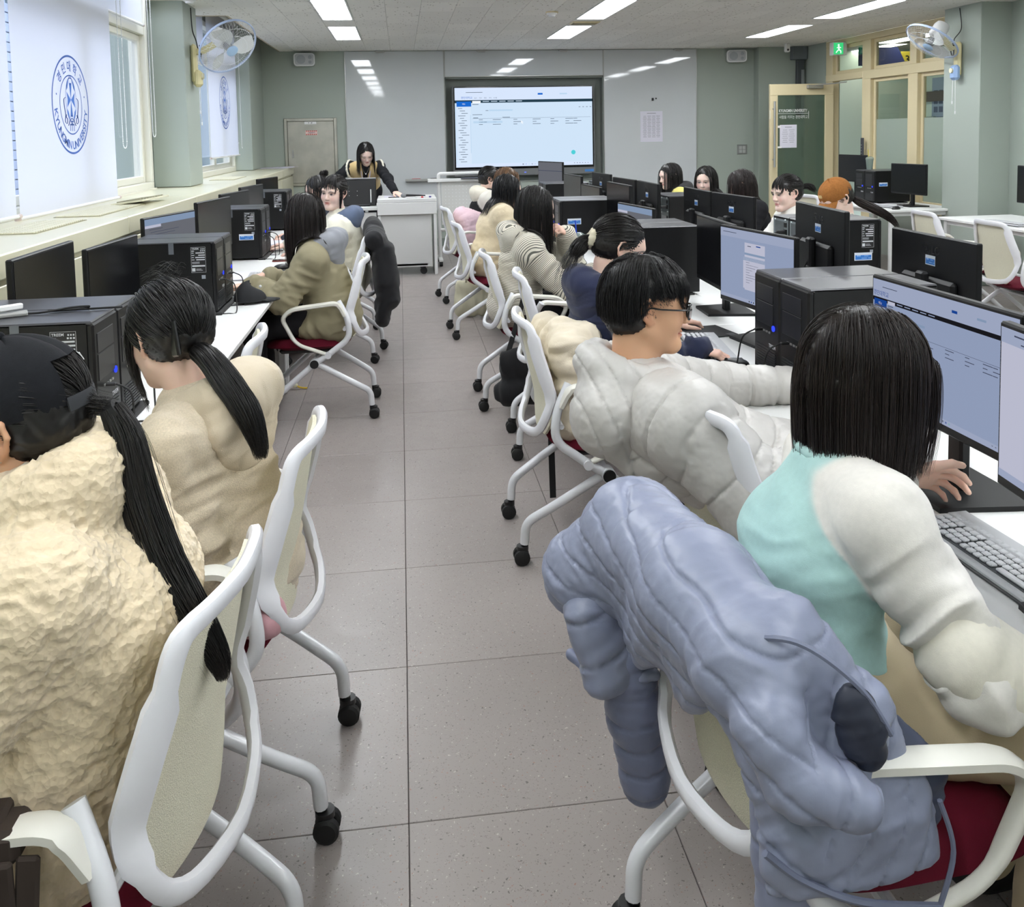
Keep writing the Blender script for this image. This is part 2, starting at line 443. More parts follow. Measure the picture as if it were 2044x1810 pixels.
def cpiece(x0, x1, y0, y1):
    k = (round(x1-x0, 3), round(y1-y0, 3))
    if k not in cms: cms[k] = MB().box((0, 0, 0), (k[0]-.003, k[1]-.003, .014), .001).mesh('ceiling_tile', m_ceil, 0)
    link('ceiling_tile', cms[k], ce, ((x0+x1)/2, (y0+y1)/2, H+.008))
nct = 0
for i in range(-3, 21):
    x0 = PX+i*PXW; x1 = min(x0+PXW, XR)
    if i == -3: x0 = -1.62
    if i in LROW:
        ed = sorted([e for ab in LY for e in ab if e > 6])+[DY]
        segs = []; cur = 7.19
        for a, b in sorted(LY):
            if a > 7.2: segs.append((cur, a)); cur = b
        segs.append((cur, DY)); 
        out = []
        for a, b in segs:
            n = max(1, round((b-a)/PYL)); out += [(a+(b-a)*k/n, a+(b-a)*(k+1)/n) for k in range(n)]
        segs = out
    else:
        off = .3 if i % 2 else 0
        ys = [DY-off-k*PYL for k in range(9)]; ys = ([DY] if off else [])+ys
        segs = [(ys[k+1], ys[k]) for k in range(len(ys)-1) if ys[k] > 7.3]
    for a, b in segs: cpiece(x0, x1, a, b); nct += 1
# nearer than that the ceiling is out of the photograph: long plain boards
for i in range(-3, 21):
    x0 = PX+i*PXW; x1 = min(x0+PXW, XR)
    if i == -3: x0 = -1.62
    if i in LROW:
        for a, b in zip([YB]+[e[1] for e in sorted(LY) if e[1] < 7.0], [e[0] for e in sorted(LY) if e[0] < 7.0]): 
            if b-a > .05: cpiece(x0, x1, a, b)
    else: cpiece(x0, x1, YB, 7.16)

# window-side wall: piers, spandrel, head, and the raised curtain pocket
wl = MB()
wl.box((-2.25, (YB+3.0)/2, 1.5), (.3, 3.0-YB, 3.0)); wl.box((-2.25, 5.335, .55), (.3, 4.67, 1.1)); wl.box((-2.25, 9.955, .55), (.3, 3.29, 1.1)); wl.box((-2.25, 5.335, 2.95), (.3, 4.67, .22)); wl.box((-2.25, 9.955, 2.95), (.3, 3.29, .22))
wl.box((-2.25, 7.99, 1.5), (.3, .64, 3.0)); wl.box((-2.25, 12.0, 1.5), (.3, .8, 3.0))
struct(wl.build('wall_left', m_wall, ang=0))
struct(MB().box((-1.95, 8.06, 2.085), (.298, .48, 1.83), .004).build('trim_1', m_wall, ang=0))
struct(MB().box((-1.965, 11.87, 2.085), (.23, 1.015, 1.83), .004).build('trim_2', m_wall, ang=0))
m_pocket = mat('pocket_board', (188, 172, 150), .7)
pk = MB(); pk.box((-1.61, 10.56, 2.92), (.02, 3.64, .36)); pk.box((-1.86, 8.76, 2.92), (.5, .02, .36)); pk.box((-1.86, 10.56, 3.09), (.52, 3.66, .02))
pk.box((-1.61, 3.2, 2.92), (.02, 7.6, .36)); pk.box((-1.86, 3.2, 3.09), (.5, 7.6, .02)); pk.box((-1.86, 7.0, 2.92), (.5, .02, .36))
struct(pk.build('trim_3', m_pocket, ang=0))
# front wall with column and recess behind the screen
wf = MB()
wf.box((-.835, DY+.1, 1.6), (2.93, .2, 3.2)); wf.box((4.43, DY+.1, 1.6), (3.06, .2, 3.2))
wf.box((1.765, DY+.1, .44), (2.27, .2, .88)); wf.box((1.765, DY+.1, 2.78), (2.27, .2, .84))
struct(wf.build('wall_front', m_wall, ang=0))
struct(MB().box((5.75, 12.29, 1.5), (1.2, .18, 3.0), .004).build('trim_4', m_wall, ang=0))
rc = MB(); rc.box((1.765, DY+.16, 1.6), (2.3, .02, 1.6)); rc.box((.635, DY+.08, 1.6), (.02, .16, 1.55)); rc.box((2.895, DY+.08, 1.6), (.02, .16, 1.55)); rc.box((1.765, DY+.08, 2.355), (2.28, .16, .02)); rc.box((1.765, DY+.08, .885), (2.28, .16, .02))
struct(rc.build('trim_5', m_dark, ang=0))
struct(MB().box((1.9, DY-.006, .055), (7.6, .012, .11)).build('baseboard_front', mat('grey_green_skirting', (128, 138, 130), .5), ang=0))
# right side wall (near part), column, corridor partition
wr = MB(); wr.box((5.95, (YB+8.41)/2, 1.5), (.2, 8.41-YB, 3.0)); wr.box((5.95, 11.98, 1.5), (.2, .85, 3.0))
wr.box((5.95, 9.405, .29), (.2, 1.98, .58))
struct(wr.build('wall_right', m_wall, ang=0))
struct(MB().box((5.69, 8.125, 1.5), (.326, .57, 3.0), .004).build('trim_6', m_wall, ang=0))
struct(MB().box((2.0, YB-.1, 1.5), (8.4, .2, 3.0)).build('wall_back', m_wall, ang=0))

# ---------------- windows on the left (frames, sashes, panes)
g_win = glass('window_glass', (238, 240, 242), .5)
def window_left(n, y0, y1, mull, z0=1.166, z1=2.84, transom=2.47):
    w = struct(MB().box((-2.13, (y0+y1)/2, z0+.03), (.14, y1-y0, .06), .004).build('window_%d' % n, m_wframe, ang=0))
    fr = MB(); fr.box((-2.13, (y0+y1)/2, z1-.03), (.14, y1-y0, .06), .004)
    for y in (y0+.03, y1-.03): fr.box((-2.13, y, (z0+z1)/2), (.14, .06, z1-z0-.12), .004)
    fr.box((-2.13, (y0+y1)/2, transom), (.12, y1-y0-.12, .07), .004)
    fr.build('window_frame', m_wframe, w, 0)
    ys = [y0+.06]+mull+[y1-.06]
    for a, b in zip(ys[:-1], ys[1:]):
        s = MB(); t = .055
        for y in (a+t/2, b-t/2): s.box((-2.135, y, (z0+.06+transom-.035)/2), (.05, t, transom-.035-z0-.06), .004)
        for z in (z0+.06+t/2, transom-.035-t/2): s.box((-2.135, (a+b)/2, z), (.05, b-a-2*t, t), .004)
        sash = s.build('sash', m_wframe, w, 0)
        MB().box((-2.135, (a+b)/2, (z0+transom)/2), (.006, b-a-2*t+.01, transom-z0-.2)).build('pane', g_win, sash, 0)
        MB().box((-2.135, (a+b)/2, (z1+transom)/2), (.006, b-a, z1-transom-.1)).build('pane', g_win, w, 0)
window_left(1, 3.0, 7.67, [4.45, 6.0, 6.72])
window_left(2, 8.31, 11.37, [9.35, 10.4])
struct(MB().box((-2.05, 5.35, 1.171), (.02, 4.65, .012)).build('trim_7', m_wframe, ang=0))

# ---------------- outside: a block wall across the lane
m_block = mat('painted_block', (176, 186, 206), .85, noise=(3, .06)); m_mort = mat('block_mortar', (206, 212, 226), .9)
ob = struct(MB().box((-5.7, 7.0, .3), (.3, 24, 7.0)).build('wall_outside', m_mort, ang=0))
bm1 = MB().box((0, 0, 0), (.05, .385, .125), .006).mesh('block', m_block, 0)
nb = 0
for r in range(-3, 22):
    for c in range(7):
        y = 11.1+c*.40+(.2 if r % 2 else 0); z = .55+r*.14
        link('block', bm1, ob, (-5.53, y, z)); nb += 1
struct(MB().box((-5.4, 20.5, 1.2), (.3, 14, 7.0)).build('wall_opposite', mat('slate_render', (92, 108, 114), .8), ang=0))
struct(MB().box((-3.9, 8, -.35), (3.4, 34, .1)).build('ground', mat('lane_asphalt', (110, 110, 112), .9), ang=0))

# ---------------- corridor partition
pt = MB(); D = .10; X = XR+.05
def pbar(y0, y1, z0, z1, d=D): pt.box((X, (y0+y1)/2, (z0+z1)/2), (d, y1-y0, z1-z0), .004)
pbar(8.41, 11.56, 2.66, 2.737, .106); pbar(8.41, 10.58, 2.17, 2.28, .106); pbar(10.58, 11.56, 2.19, 2.28, .110)
pbar(11.38, 11.56, 0, 2.66); pbar(10.40, 10.60, 0, 2.66); pbar(9.39, 9.58, .6, 2.17); pbar(9.42, 9.55, 2.28, 2.66); pbar(8.41, 8.47, .6, 2.66)
pbar(8.41, 10.40, .58, .66, .106)
w3 = struct(pt.build('window_3', m_creamd, ang=0))
for k, (y0, y1, z0, z1) in enumerate(((8.47, 9.42, 2.28, 2.66), (9.55, 10.40, 2.28, 2.66), (10.60, 11.38, 2.28, 2.66), (8.47, 9.39, .66, 2.17), (9.58, 10.40, .66, 2.17))):
    t = .045; s = MB()
    for y in (y0+t/2, y1-t/2): s.box((X+.015, y, (z0+z1)/2), (.04, t, z1-z0), .003)
    for z in (z0+t/2, z1-t/2): s.box((X+.015, (y0+y1)/2, z), (.04, y1-y0-2*t, t), .003)
    ss = s.build('sash', m_creamd, w3, 0)
    if k < 3: MB().box((X+.015, (y0+y1)/2, (z0+z1)/2), (.006, y1-y0-2*t, z1-z0-2*t)).build('pane', glass('partition_glass', (240, 244, 240), .5), ss, 0)
    else:
        MB().box((X+.015, (y0+y1)/2, (1.66+z1)/2-t/2), (.006, y1-y0-2*t, z1-1.66-t)).build('pane', glass('partition_glass', (240, 244, 240), .5), ss, 0)
        MB().box((X+.015, (y0+y1)/2, (1.66+z0)/2+t/2), (.006, y1-y0-2*t, 1.66-z0-t)).build('frosted_pane', glass('frosted_glass', (200, 210, 200), .4, .85), ss, 0)
# corridor shell
cw = MB(); cw.box((8.6, 9.5, 1.5), (.2, 9, 3.0)); cw.box((7.2, 13.6, 1.5), (3, .2, 3)); cw.box((7.2, 5.3, 1.5), (3, .2, 3))
co = struct(cw.build('wall_corridor', mat('corridor_wall', (206, 220, 208), .5), ang=0))
struct(MB().box((7.25, 9.5, 2.86), (2.7, 9, .1)).build('ceiling_corridor', mat('corridor_ceiling', (150, 140, 126), .8), ang=0))
struct(MB().box((8.47, 9.5, 2.03), (.06, 8.4, .16)).build('trim_8', mat('dark_beam', (74, 64, 58), .5), ang=0))
cp = MB(); cp.box((8.46, 11.9, 1.2), (.08, .12, 2.6)); cp.box((8.46, 11.2, 2.45), (.05, 4.2, .05))
struct(cp.build('trim_9', mat('grey_post', (110, 110, 106), .5), ang=0))
struct(MB().box((8.47, 9.5, 1.0), (.05, 8.4, .05)).build('trim_10', mat('pale_rail', (214, 224, 214), .5), ang=0))

# ---------------- open door at the front right
dr = struct(MB().box((5.38, 11.32, 2.085), (.9, .045, .15), .004).build('door_1', m_creamd, ang=0))
d = MB(); d.box((4.985, 11.32, 1.01), (.11, .045, 2.0), .004); d.box((5.77, 11.32, 1.01), (.12, .045, 2.0), .004); d.box((5.38, 11.32, .16), (.68, .045, .30), .004)
d.build('door_frame', m_creamd, dr, 0)
MB().box((5.375, 11.32, 1.16), (.67, .008, 1.70)).build('pane', glass('door_glass', (206, 218, 208), .6, .10), dr, 0)
hd = MB(); hd.tube([(4.97, 11.24, 1.05), (4.97, 11.24, 1.93)], .014, 10)
for z in (1.15, 1.83): hd.cyl((4.97, 11.24, z), (4.97, 11.30, z), .009, 8)
hd.build('handle', m_alu, dr)
lg = MB(); ux, uy = (1, 0, 0), (0, 0, 1)
letter(lg, 'KYUNGMIN UNIVERSITY', (5.255, 11.30, 1.785), .055, ux, uy, bold=True, width=.40)
letter(lg, '사람을 키우는 경민대학교', (5.26, 11.30, 1.70), .05, ux, uy, width=.40)
lg.box((5.255, 11.30, 1.765), (.42, .001, .005)); lg.box((5.475, 11.30, 1.745), (.006, .001, .10))
for (cx, cz, w, h) in ((4.93, 1.745, .012, .10), (5.02, 1.745, .012, .10), (4.975, 1.79, .10, .014), (4.975, 1.765, .06, .008), (4.95, 1.72, .008, .06), (5.0, 1.72, .008, .06), (4.93, 1.805, .02, .012), (5.02, 1.805, .02, .012)): lg.box((cx, 11.30, cz), (w, .001, h))
lg.build('door_lettering', mat('white_vinyl', (226, 230, 226), .6), dr, 0)
cl = MB(); cl.box((5.55, 11.27, 2.12), (.22, .05, .05), .005); cl.tube([(5.55, 11.25, 2.14), (5.72, 11.10, 2.15), (5.83, 10.95, 2.16)], .008, 6)
cl.build('door_closer', m_alu, dr)

# ---------------- whiteboards
m_wb = mat('whiteboard_enamel', (206, 210, 212), .04, .5, noise=(1.3, .02))
def board(lbl, x0, x1, z0, z1, seam=None):
    t = thing('whiteboard', lbl, 'whiteboard', ((x0+x1)/2, DY, z0))
    w = x1-x0
    MB().box((0, -.010, (z1-z0)/2), (w-.012, .012, z1-z0-.004), .001).build('panel', m_wb, t, 0)
    f = MB()
    for s in (-1, 1): f.box((s*(w/2-.005), -.012, (z1-z0)/2), (.010, .020, z1-z0), .002)
    f.box((0, -.012, .006), (w, .020, .012), .002)
    f.build('frame', m_alu, t, 0); return t
board('white enamel board left of the big screen, ceiling high', -.74, .63, .50, 2.735)
board('white enamel board right of the big screen with a paper list on it', 2.90, 4.28, .50, 2.735)
board('low white enamel strip above the big screen', .632, 2.898, 2.37, 2.735)
# ------------------------------------------------------------------ ceiling lights
m_led = emis('led_diffuser', (247, 251, 255), LIGHT)
m_lfr = mat('light_frame', (236, 236, 234), .5)
def ceiling_light():
    t = thing('ceiling_light', 'x', 'light')
    f = MB(); w, l = .315, 1.322
    for s in (-1, 1): f.box((s*(w/2-.008), 0, 0), (.016, l, .03), .002); f.box((0, s*(l/2-.008), 0), (w-.03, .016, .03), .002)
    f.build('frame', m_lfr, t, 0)
    MB().box((0, 0, -.004), (w-.034, l-.034, .012)).build('diffuser', m_led, t, 0); return t
first = None
for ci, c in enumerate(LROW):
    for k, (a, b) in enumerate(LY):
        side = ('above the left window bank', 'over the middle of the room', 'over the right half of the room')[ci]
        lb = 'LED ceiling panel %s, %s' % (side, ('nearest the front wall', 'second from the front wall', 'third from the front wall', 'fourth from the front wall', 'fifth from the front wall', 'sixth from the front wall', 'last at the back')[k])
        p = (PX+(c+.5)*PXW, (a+b)/2, H+.012)
        if b-a < 1.2: p = (p[0], YB+.70, p[2])
        if first is None:
            first = ceiling_light(); first.location = p; first['label'] = lb; first['group'] = 'ceiling light panels'
        else: dup(first, p, 0, lb, 'ceiling light panels')
t = thing('ceiling_vent', 'small slatted air vent between two ceiling light panels', 'vent', (1.99, 9.33, H-.002))
MB().box((0, 0, 0), (.30, .20, .012), .002).build('frame', m_creamd, t, 0)
for k in range(6): MB().box((0, -.075+k*.03, -.009), (.26, .008, .008)).build('slat', m_shadowgap if k % 2 else m_creamd, t, 0)
def detector(loc, lb):
    t = thing('smoke_detector', lb, 'detector', loc)
    MB().lathe([(0, -.045), (.03, -.045), (.036, -.03), (.05, -.022), (.055, 0), (0, 0)], seg=18).build('cover', m_wplast, t)
    MB().lathe([(.0, -.012), (.062, -.012), (.062, 0), (0, 0)], seg=18).build('base', m_creamd, t)
detector((1.49, 8.5, H), 'round smoke detector in the middle of the ceiling')
detector((-1.70, 7.62, H), 'white round detector on the ceiling beside the left column')
t = thing('ceiling_sensor', 'small white box sensor at the ceiling corner near the open door', 'sensor', (5.35, 11.7, H-.06))
MB().box((0, 0, 0), (.07, .06, .12), .012).build('housing', m_wplast, t); MB().ball((0, -.03, -.03), .016).build('lens', m_black, t)
for k, x in enumerate((-.25, 1.15, 2.32, 4.0)):
    t = thing('whiteboard_clip', ('metal clip over the left whiteboard', 'metal clip at the top left of the screen strip', 'metal clip at the top right of the screen strip', 'metal clip over the right whiteboard')[k], 'clip', (x, DY-.035, H-.012), group='clips along the whiteboard top')
    MB().box((0, 0, 0), (.13, .05, .02), .004).build('plate', m_alu, t); MB().cyl((-.05, -.02, -.014), (.05, -.02, -.014), .008, 8).build('roller', m_alu, t)
# ------------------------------------------------------------------ speakers
def speaker(x, lb, rz):
    t = thing('wall_speaker', lb, 'speaker', (x, DY-.09 if x < 4 else DY-.09, 2.62), rz)
    MB().rrect((0, .06, 0), .28, .17, .04, .12, (1, 0, 0), (0, 0, 1)).build('cabinet', m_wplast, t)
    MB().rrect((0, -.061, 0), .25, .145, .035, .006, (1, 0, 0), (0, 0, 1)).build('grille', mat('speaker_grille', (196, 198, 200), .7, bump=(400, .6, .002, 'voro')), t)
    MB().lathe([(0, 0), (.055, 0), (.060, .004), (.0, .006)], (-.045, -.066, 0), 20, rotx(math.pi/2)).build('woofer', mat('speaker_cone', (168, 172, 178), .6), t)
    MB().lathe([(0, 0), (.024, 0), (.026, .004), (.0, .006)], (.075, -.066, .03), 16, rotx(math.pi/2)).build('tweeter', MATS['speaker_cone'], t)
    MB().lathe([(0, 0), (.02, 0), (.022, .004), (.0, .006)], (.075, -.066, -.035), 16, rotx(math.pi/2)).build('port', MATS['speaker_cone'], t)
speaker(-1.27, 'white wall speaker high on the wall above the steel panel door', .1)
speaker(4.85, 'white wall speaker high on the wall right of the whiteboard', -.25)
# ------------------------------------------------------------------ electrical panel, switch, trunking, exit sign
t = thing('electrical_panel', 'stainless steel electrical panel door on the front wall', 'panel', (-1.225, DY, 1.365))
f = MB(); W2, H2 = .71, .93
for s in (-1, 1): f.box((s*(W2/2-.02), -.015, 0), (.04, .03, H2), .004); f.box((0, -.015, s*(H2/2-.02)), (W2-.08, .03, .04), .004)
f.build('frame', m_steel, t, 0)
m_scr = mat('scuffed_steel', (176, 174, 164), .42, metal=.75, noise=(4, .16))
MB().box((0, -.012, 0), (W2-.085, .02, H2-.085), .003).build('door', m_scr, t, 0)
hd = MB(); hd.box((-.25, -.026, -.02), (.022, .012, .11), .004); hd.box((-.25, -.034, -.01), (.012, .012, .06), .003); hd.build('handle', m_alu, t)
s_ = MB().box((0, -.0235, .40), (.16, .002, .035)).build('name_plate', m_wplast, t, 0)
letter(MB(), 'P - 3F', (0, -.0252, .392), .024, (1, 0, 0), (0, 0, 1), bold=True).build('plate_lettering', m_black, s_, 0)
wl_ = MB(); wl_.box((.01, -.0235, .265), (.16, .002, .06))
wn = wl_.build('warning_label', mat('label_pink', (232, 200, 196), .5), t, 0)
st = MB()
for k in range(6):
    for z in (.289, .241): st.prism([(-.012, -.006), (.004, -.006), (.012, .006), (-.004, .006)], .001, (-.055+k*.026, -.0247, z), (1, 0, 0), (0, 0, 1))
st.build('label_stripes', mat('label_red', (196, 60, 50), .5), wn, 0)
letter(MB(), '고압전기', (.01, -.0252, .257), .026, (1, 0, 0), (0, 0, 1), bold=True).build('label_lettering', mat('label_ink', (60, 50, 90), .5), wn, 0)
t = thing('light_switch', 'four gang light switch on the wall right of the whiteboard', 'switch', (4.97, DY, 1.27))
MB().box((0, -.006, 0), (.15, .012, .14), .003).build('plate', mat('switch_steel', (150, 152, 150), .4, metal=.5), t, 0)
for i in (-1, 1):
    for j in (-1, 1): MB().box((i*.026, -.014, j*.026), (.044, .008, .046), .002).build('rocker', mat('switch_grey', (176, 178, 176), .4), t, 0)
t = thing('cable_trunking', 'vertical dark grey cable trunking with a junction box below the ceiling', 'trunking', (5.76, 12.197, 1.75))
MB().box((.0, -.03, .40), (.11, .06, .80), .004).build('channel', mat('trunking_grey', (70, 74, 78), .5), t, 0)
MB().box((.03, -.031, .33), (.05, .062, .66), .004).build('cover', mat('trunking_steel', (132, 136, 138), .4), t, 0)
MB().box((-.03, -.05, .90), (.22, .10, .20), .006).build('junction_box', mat('junction_grey', (112, 118, 122), .45), t, 0)
t = thing('exit_sign', 'green lit emergency exit sign under the ceiling by the door', 'sign', (5.76, 11.05, 2.60), math.radians(0))
MB().box((0, 0, 0), (.20, .09, .17), .006).build('housing', m_wplast, t, 0)
MB().box((-.02, -.047, 0), (.13, .004, .15)).build('face', emis('exit_green', (60, 200, 120), 1.1), t, 0)
pm = MB(); pm.ball((-.02, -.050, .045), (.014, .002, .014), 10, 6)
for a, b, r in (((-.02, .03), (-.015, -.015), .012), ((-.015, -.015), (.012, -.035), .008), ((.012, -.035), (.010, -.062), .007), ((-.015, -.015), (-.038, -.03), .008), ((-.038, -.03), (-.055, -.055), .007), ((-.02, .022), (.012, .01), .006), ((-.02, .022), (-.045, .008), .006)):
    pm.tube([(a[0], -.050, a[1]), (b[0], -.050, b[1])], r, 6)
pm.build('running_figure', emis('exit_white', (225, 255, 235), 1.1), t)
# paper notices
def notice(lb, x, z, w, h, y, rows, cols, title=True, parent=None):
    t = thing('paper_notice', lb, 'paper', (x, y, z))
    MB().box((0, 0, 0), (w, .0015, h)).build('sheet', mat('paper_white', (226, 224, 236), .7), t, 0)
    tx = MB()
    if title: tx.box((0, -.0012, h/2-.03), (w*.4, .0004, .008))
    for r in range(rows):
        for c in range(cols):
            l = (w*.8/cols)*(.6+.35*((r*7+c*3) % 5)/5)
            tx.box((-w*.4+(c+.5)*w*.8/cols, -.0012, h/2-.07-r*(h-.12)/rows), (l, .0004, .005))
    tx.build('print', mat('print_grey', (150, 150, 160), .8), t, 0); return t
notice('white sheet with a printed list stuck on the right whiteboard', 3.60, 1.63, .33, .44, DY-.020, 17, 4)
n = notice('white timetable sheet taped inside the open glass door', 5.19, 1.46, .24, .31, 11.305, 7, 2)
tp = MB(); tp.box((-.13, -.002, .13), (.05, .001, .03)); tp.box((-.13, -.002, -.145), (.07, .001, .025)); tp.build('tape', m_wplast, n, 0)
for lb, x, z, w, h in (('small dark magnet clip on the right whiteboard', 3.62, 2.02, .03, .04),):
    t = thing('magnet', lb, 'magnet', (x, DY-.017, z)); MB().box((0, -.008, 0), (w, .016, h), .004).build('body', m_black, t); MB().box((.05, -.006, .012), (.02, .012, .02), .004).build('tab', m_black, t)
for sx in (5.91,):
    t = thing('blackboard_tray', 'grey marker tray with pens under the left whiteboard', 'tray', (.36, DY-.055, .935))
    MB().box((0, 0, 0), (.62, .08, .02), .003).box((0, -.04, .012), (.62, .006, .03), .002).build('tray', m_alu, t, 0)
    for k, c in enumerate(((190, 40, 40), (40, 40, 44))):
        MB().cyl((-.22+k*.26, -.01, .022), (-.10+k*.26, .0, .022), .009, 8).build('marker', mat('marker_%s' % ('red', 'black')[k], c, .4), t)
# door handle lock plate on the partition post, poster in corridor
t = thing('door_lock', 'dark digital lock on the cream post by the door opening', 'lock', (5.795, 10.48, 1.28))
MB().box((0, 0, 0), (.02, .06, .30), .006).build('body', mat('lock_dark', (60, 62, 70), .4), t, 0)
for k in range(5): MB().box((-.012, 0, -.08+k*.035), (.004, .012, .012), .001).build('key', m_alu, t, 0)
t = thing('poster', 'blue grey printed poster on the corridor wall', 'poster', (8.49, 12.9, 1.90))
MB().box((0, 0, 0), (.01, .62, .85)).build('sheet', mat('poster_blue', (140, 156, 176), .6), t, 0)
pb = MB()
for r in range(3):
    for c in range(4): pb.box((-.006, -.2+c*.135, .18-r*.13), (.002, .10, .09))
for r in range(5): pb.box((-.006, 0, -.2-r*.04), (.002, .45, .014))
pb.build('print', mat('poster_ink', (70, 84, 110), .7), t, 0)
t = thing('notice_board', 'small grey green notice board on the corridor wall seen through the doorway', 'board', (8.47, 15.0-.0, 1.55)) if False else None
t = thing('wall_box', 'grey green box on the corridor wall seen through the doorway', 'box', (8.46, 13.2, 1.55))
MB().box((0, 0, 0), (.05, .22, .32), .005).build('body', mat('box_greygreen', (140, 156, 146), .5), t, 0); MB().box((-.028, 0, .0), (.008, .18, .27), .002).build('lid', mat('box_greygreen2', (128, 146, 138), .5), t, 0)
t = thing('hanging_sign', 'blue room sign with a yellow tag hanging in the corridor', 'sign', (6.9, 11.85, 2.56))
MB().prism([(-.42, -.13), (.30, -.13), (.16, .13), (-.42, .13)], .03, (0, 0, 0), (1, 0, 0), (0, 0, 1)).build('blue_board', mat('sign_blue', (40, 50, 110), .5), t, 0)
yb = MB().box((.40, .01, -.03), (.34, .02, .20), .003).build('yellow_tag', mat('sign_yellow', (206, 186, 60), .5), t, 0)
letter(MB(), '366', (.40, -.002, -.09), .15, (1, 0, 0), (0, 0, 1), bold=True).build('tag_lettering', m_black, yb, 0)
for lb, x, y, z in (('long white ceiling lamp in the corridor seen through the transom', 7.1, 11.6, 2.80), ('white ceiling lamp in the corridor seen through the wide pane', 7.4, 13.0, 2.80), ('white corridor ceiling lamp nearest the right column', 7.1, 8.9, 2.80)):
    t = thing('corridor_lamp', lb, 'light', (x, y, z), group='corridor lamps')
    MB().box((0, 0, 0), (.32, 1.3, .025), .003).build('frame', m_lfr, t, 0); MB().box((0, 0, -.012), (.27, 1.25, .012)).build('diffuser', emis('corridor_led', (255, 252, 240), 7.0), t, 0)

# ------------------------------------------------------------------ interactive display
def text_rows(mb, rng, x, z, w, n, dz, h, ux, o, mi):
    pass
t = thing('interactive_display', 'large lit touch screen display showing a web page on the front wall', 'screen', (1.75, DY+.06, 1.615))
MB().box((0, -.03, -.01), (2.04, .07, 1.27), .008).build('bezel', mat('display_frame', (112, 114, 116), .35), t, 0)
MB().box((0, -.0662, .035), (2.0, .003, 1.16)).build('glass_border', mat('display_black', (8, 8, 9), .1), t, 0)
C = {'page': emis('page_blue', (206, 226, 246), 1.0), 'hdr': emis('page_header', (214, 228, 250), 1.0), 'bar': emis('page_bar', (44, 70, 86), .8),
     'blue': emis('page_button', (30, 110, 214), .9), 'side': emis('page_side', (214, 230, 248), 1.0), 'ink': emis('page_ink', (96, 110, 130), .8), 'row': emis('page_row', (188, 214, 238), 1.0), 'dot': emis('page_dot', (80, 206, 214), 1.0), 'dull': emis('page_dull', (150, 154, 164), .55), 'tab': emis('page_tab', (240, 246, 252), 1.0)}
C.update({'m'+k: emis('monitor_'+k, tuple(int(q*.94) for q in v), st) for k, (v, st) in {'page': ((186, 202, 238), .62), 'hdr': ((196, 208, 240), .66), 'bar': ((40, 40, 46), .5), 'blue': ((34, 84, 176), .7), 'side': ((196, 210, 240), .62), 'ink': ((96, 104, 130), .55), 'row': ((172, 196, 232), .60), 'dot': ((120, 206, 190), .75), 'tab': ((222, 224, 246), .74), 'dull': ((150, 154, 164), .5)}.items()})
keys = list(C)
def ui(name, parent, W, Hh, ux, uz, nrm, o, items, texts=(), pre=''):
    """flat screen picture: rectangles (key, x, z, w, h) in 0..1 units from top-left, drawn in shallow layers"""
    mb = MB(); ux, uz, nrm, o = [np.asarray(q, float) for q in (ux, uz, nrm, o)]
    for k, (key, x, y, w, h) in enumerate(items):
        lay = .0003*(1+min(k, 4)*.35) if k else 0.0
        p = o+nrm*lay; a = p+ux*(x-.5)*W+uz*(.5-y)*Hh
        mb.quad(a, a-uz*h*Hh, a-uz*h*Hh+ux*w*W, a+ux*w*W, keys.index(pre+key))
    for (txt, x, y, s, key) in texts:
        letter(mb, txt, o+nrm*.0012+ux*(x-.5)*W+uz*(.5-y)*Hh, s*Hh, ux, uz, keys.index(pre+key))
    return mb.build(name, [C[k] for k in keys], parent, 0)
def page_items(rng, wide=True):
    I = [('page', 0, 0, 1, 1), ('hdr', 0, 0, 1, .155), ('bar', 0, .155, 1, .035), ('side', .012, .20, .10, .76), ('blue', .012, .17, .105, .065), ('tab', .125, .165, .06, .03), ('blue', .6, .075, .036, .022), ('row', .76, .078, .055, .018)]
    for k in range(5): I.append(('page', .20+k*.06, .168, .045, .008))
    for k in range(23): I.append(('ink', .022+.012*(k % 3), .255+k*.0305, .03+.03*((k*5) % 4)/4, .006))
    I += [('row', .108, .34, .004, .48), ('ink', .125, .205, .045, .007), ('ink', .22, .285, .02, .006), ('row', .245, .276, .17, .02), ('ink', .125, .335, .07, .006), ('ink', .13, .375, .035, .007), ('ink', .34, .372, .055, .007), ('ink', .125, .385, .215, .0025), ('ink', .345, .385, .64, .0025), ('row', .13, .42, .21, .026)]
    for c, x in enumerate((.17, .27, .42, .56, .69, .80, .86)):
        for r in range(3): I.append(('ink', x, .40+r*.03, .028+.03*((c+r) % 2), .006))
    for k in range(4): I.append(('ink', .90+k*.027, .255, .012, .006))
    for k in range(8): I.append(('ink', .12+k*.045, .03+.0*k, .0, .0))
    I += [('ink', .08, .055, .12, .006), ('hdr', .0, .955, 1, .045)]
    for k in range(6): I.append((('bar', 'blue', 'dot')[k % 3], .48+k*.022, .968, .010, .014))
    for k in range(6): I.append(('ink', .86+k*.02, .97, .008, .008))
    return [i for i in I if i[3] > 0]
ui('display', t, 1.965, 1.115, (1, 0, 0), (0, 0, 1), (0, -1, 0), (0, -.0685, .045), page_items(None), [('경민대학교', .085, .135, .032, 'blue'), ('메뉴', .064, .21, .022, 'tab')] + [(w, .15+k*.035, .135, .018, 'ink') for k, w in enumerate(('입시', '학사', '행정', '부속', '시스템'))])
dt = MB(); dt.lathe([(0, 0), (.032, 0), (.0, .002)], (.70, -.069, -.33), 20, rotx(math.pi/2)); dt.build('round_button', C['dot'], t)
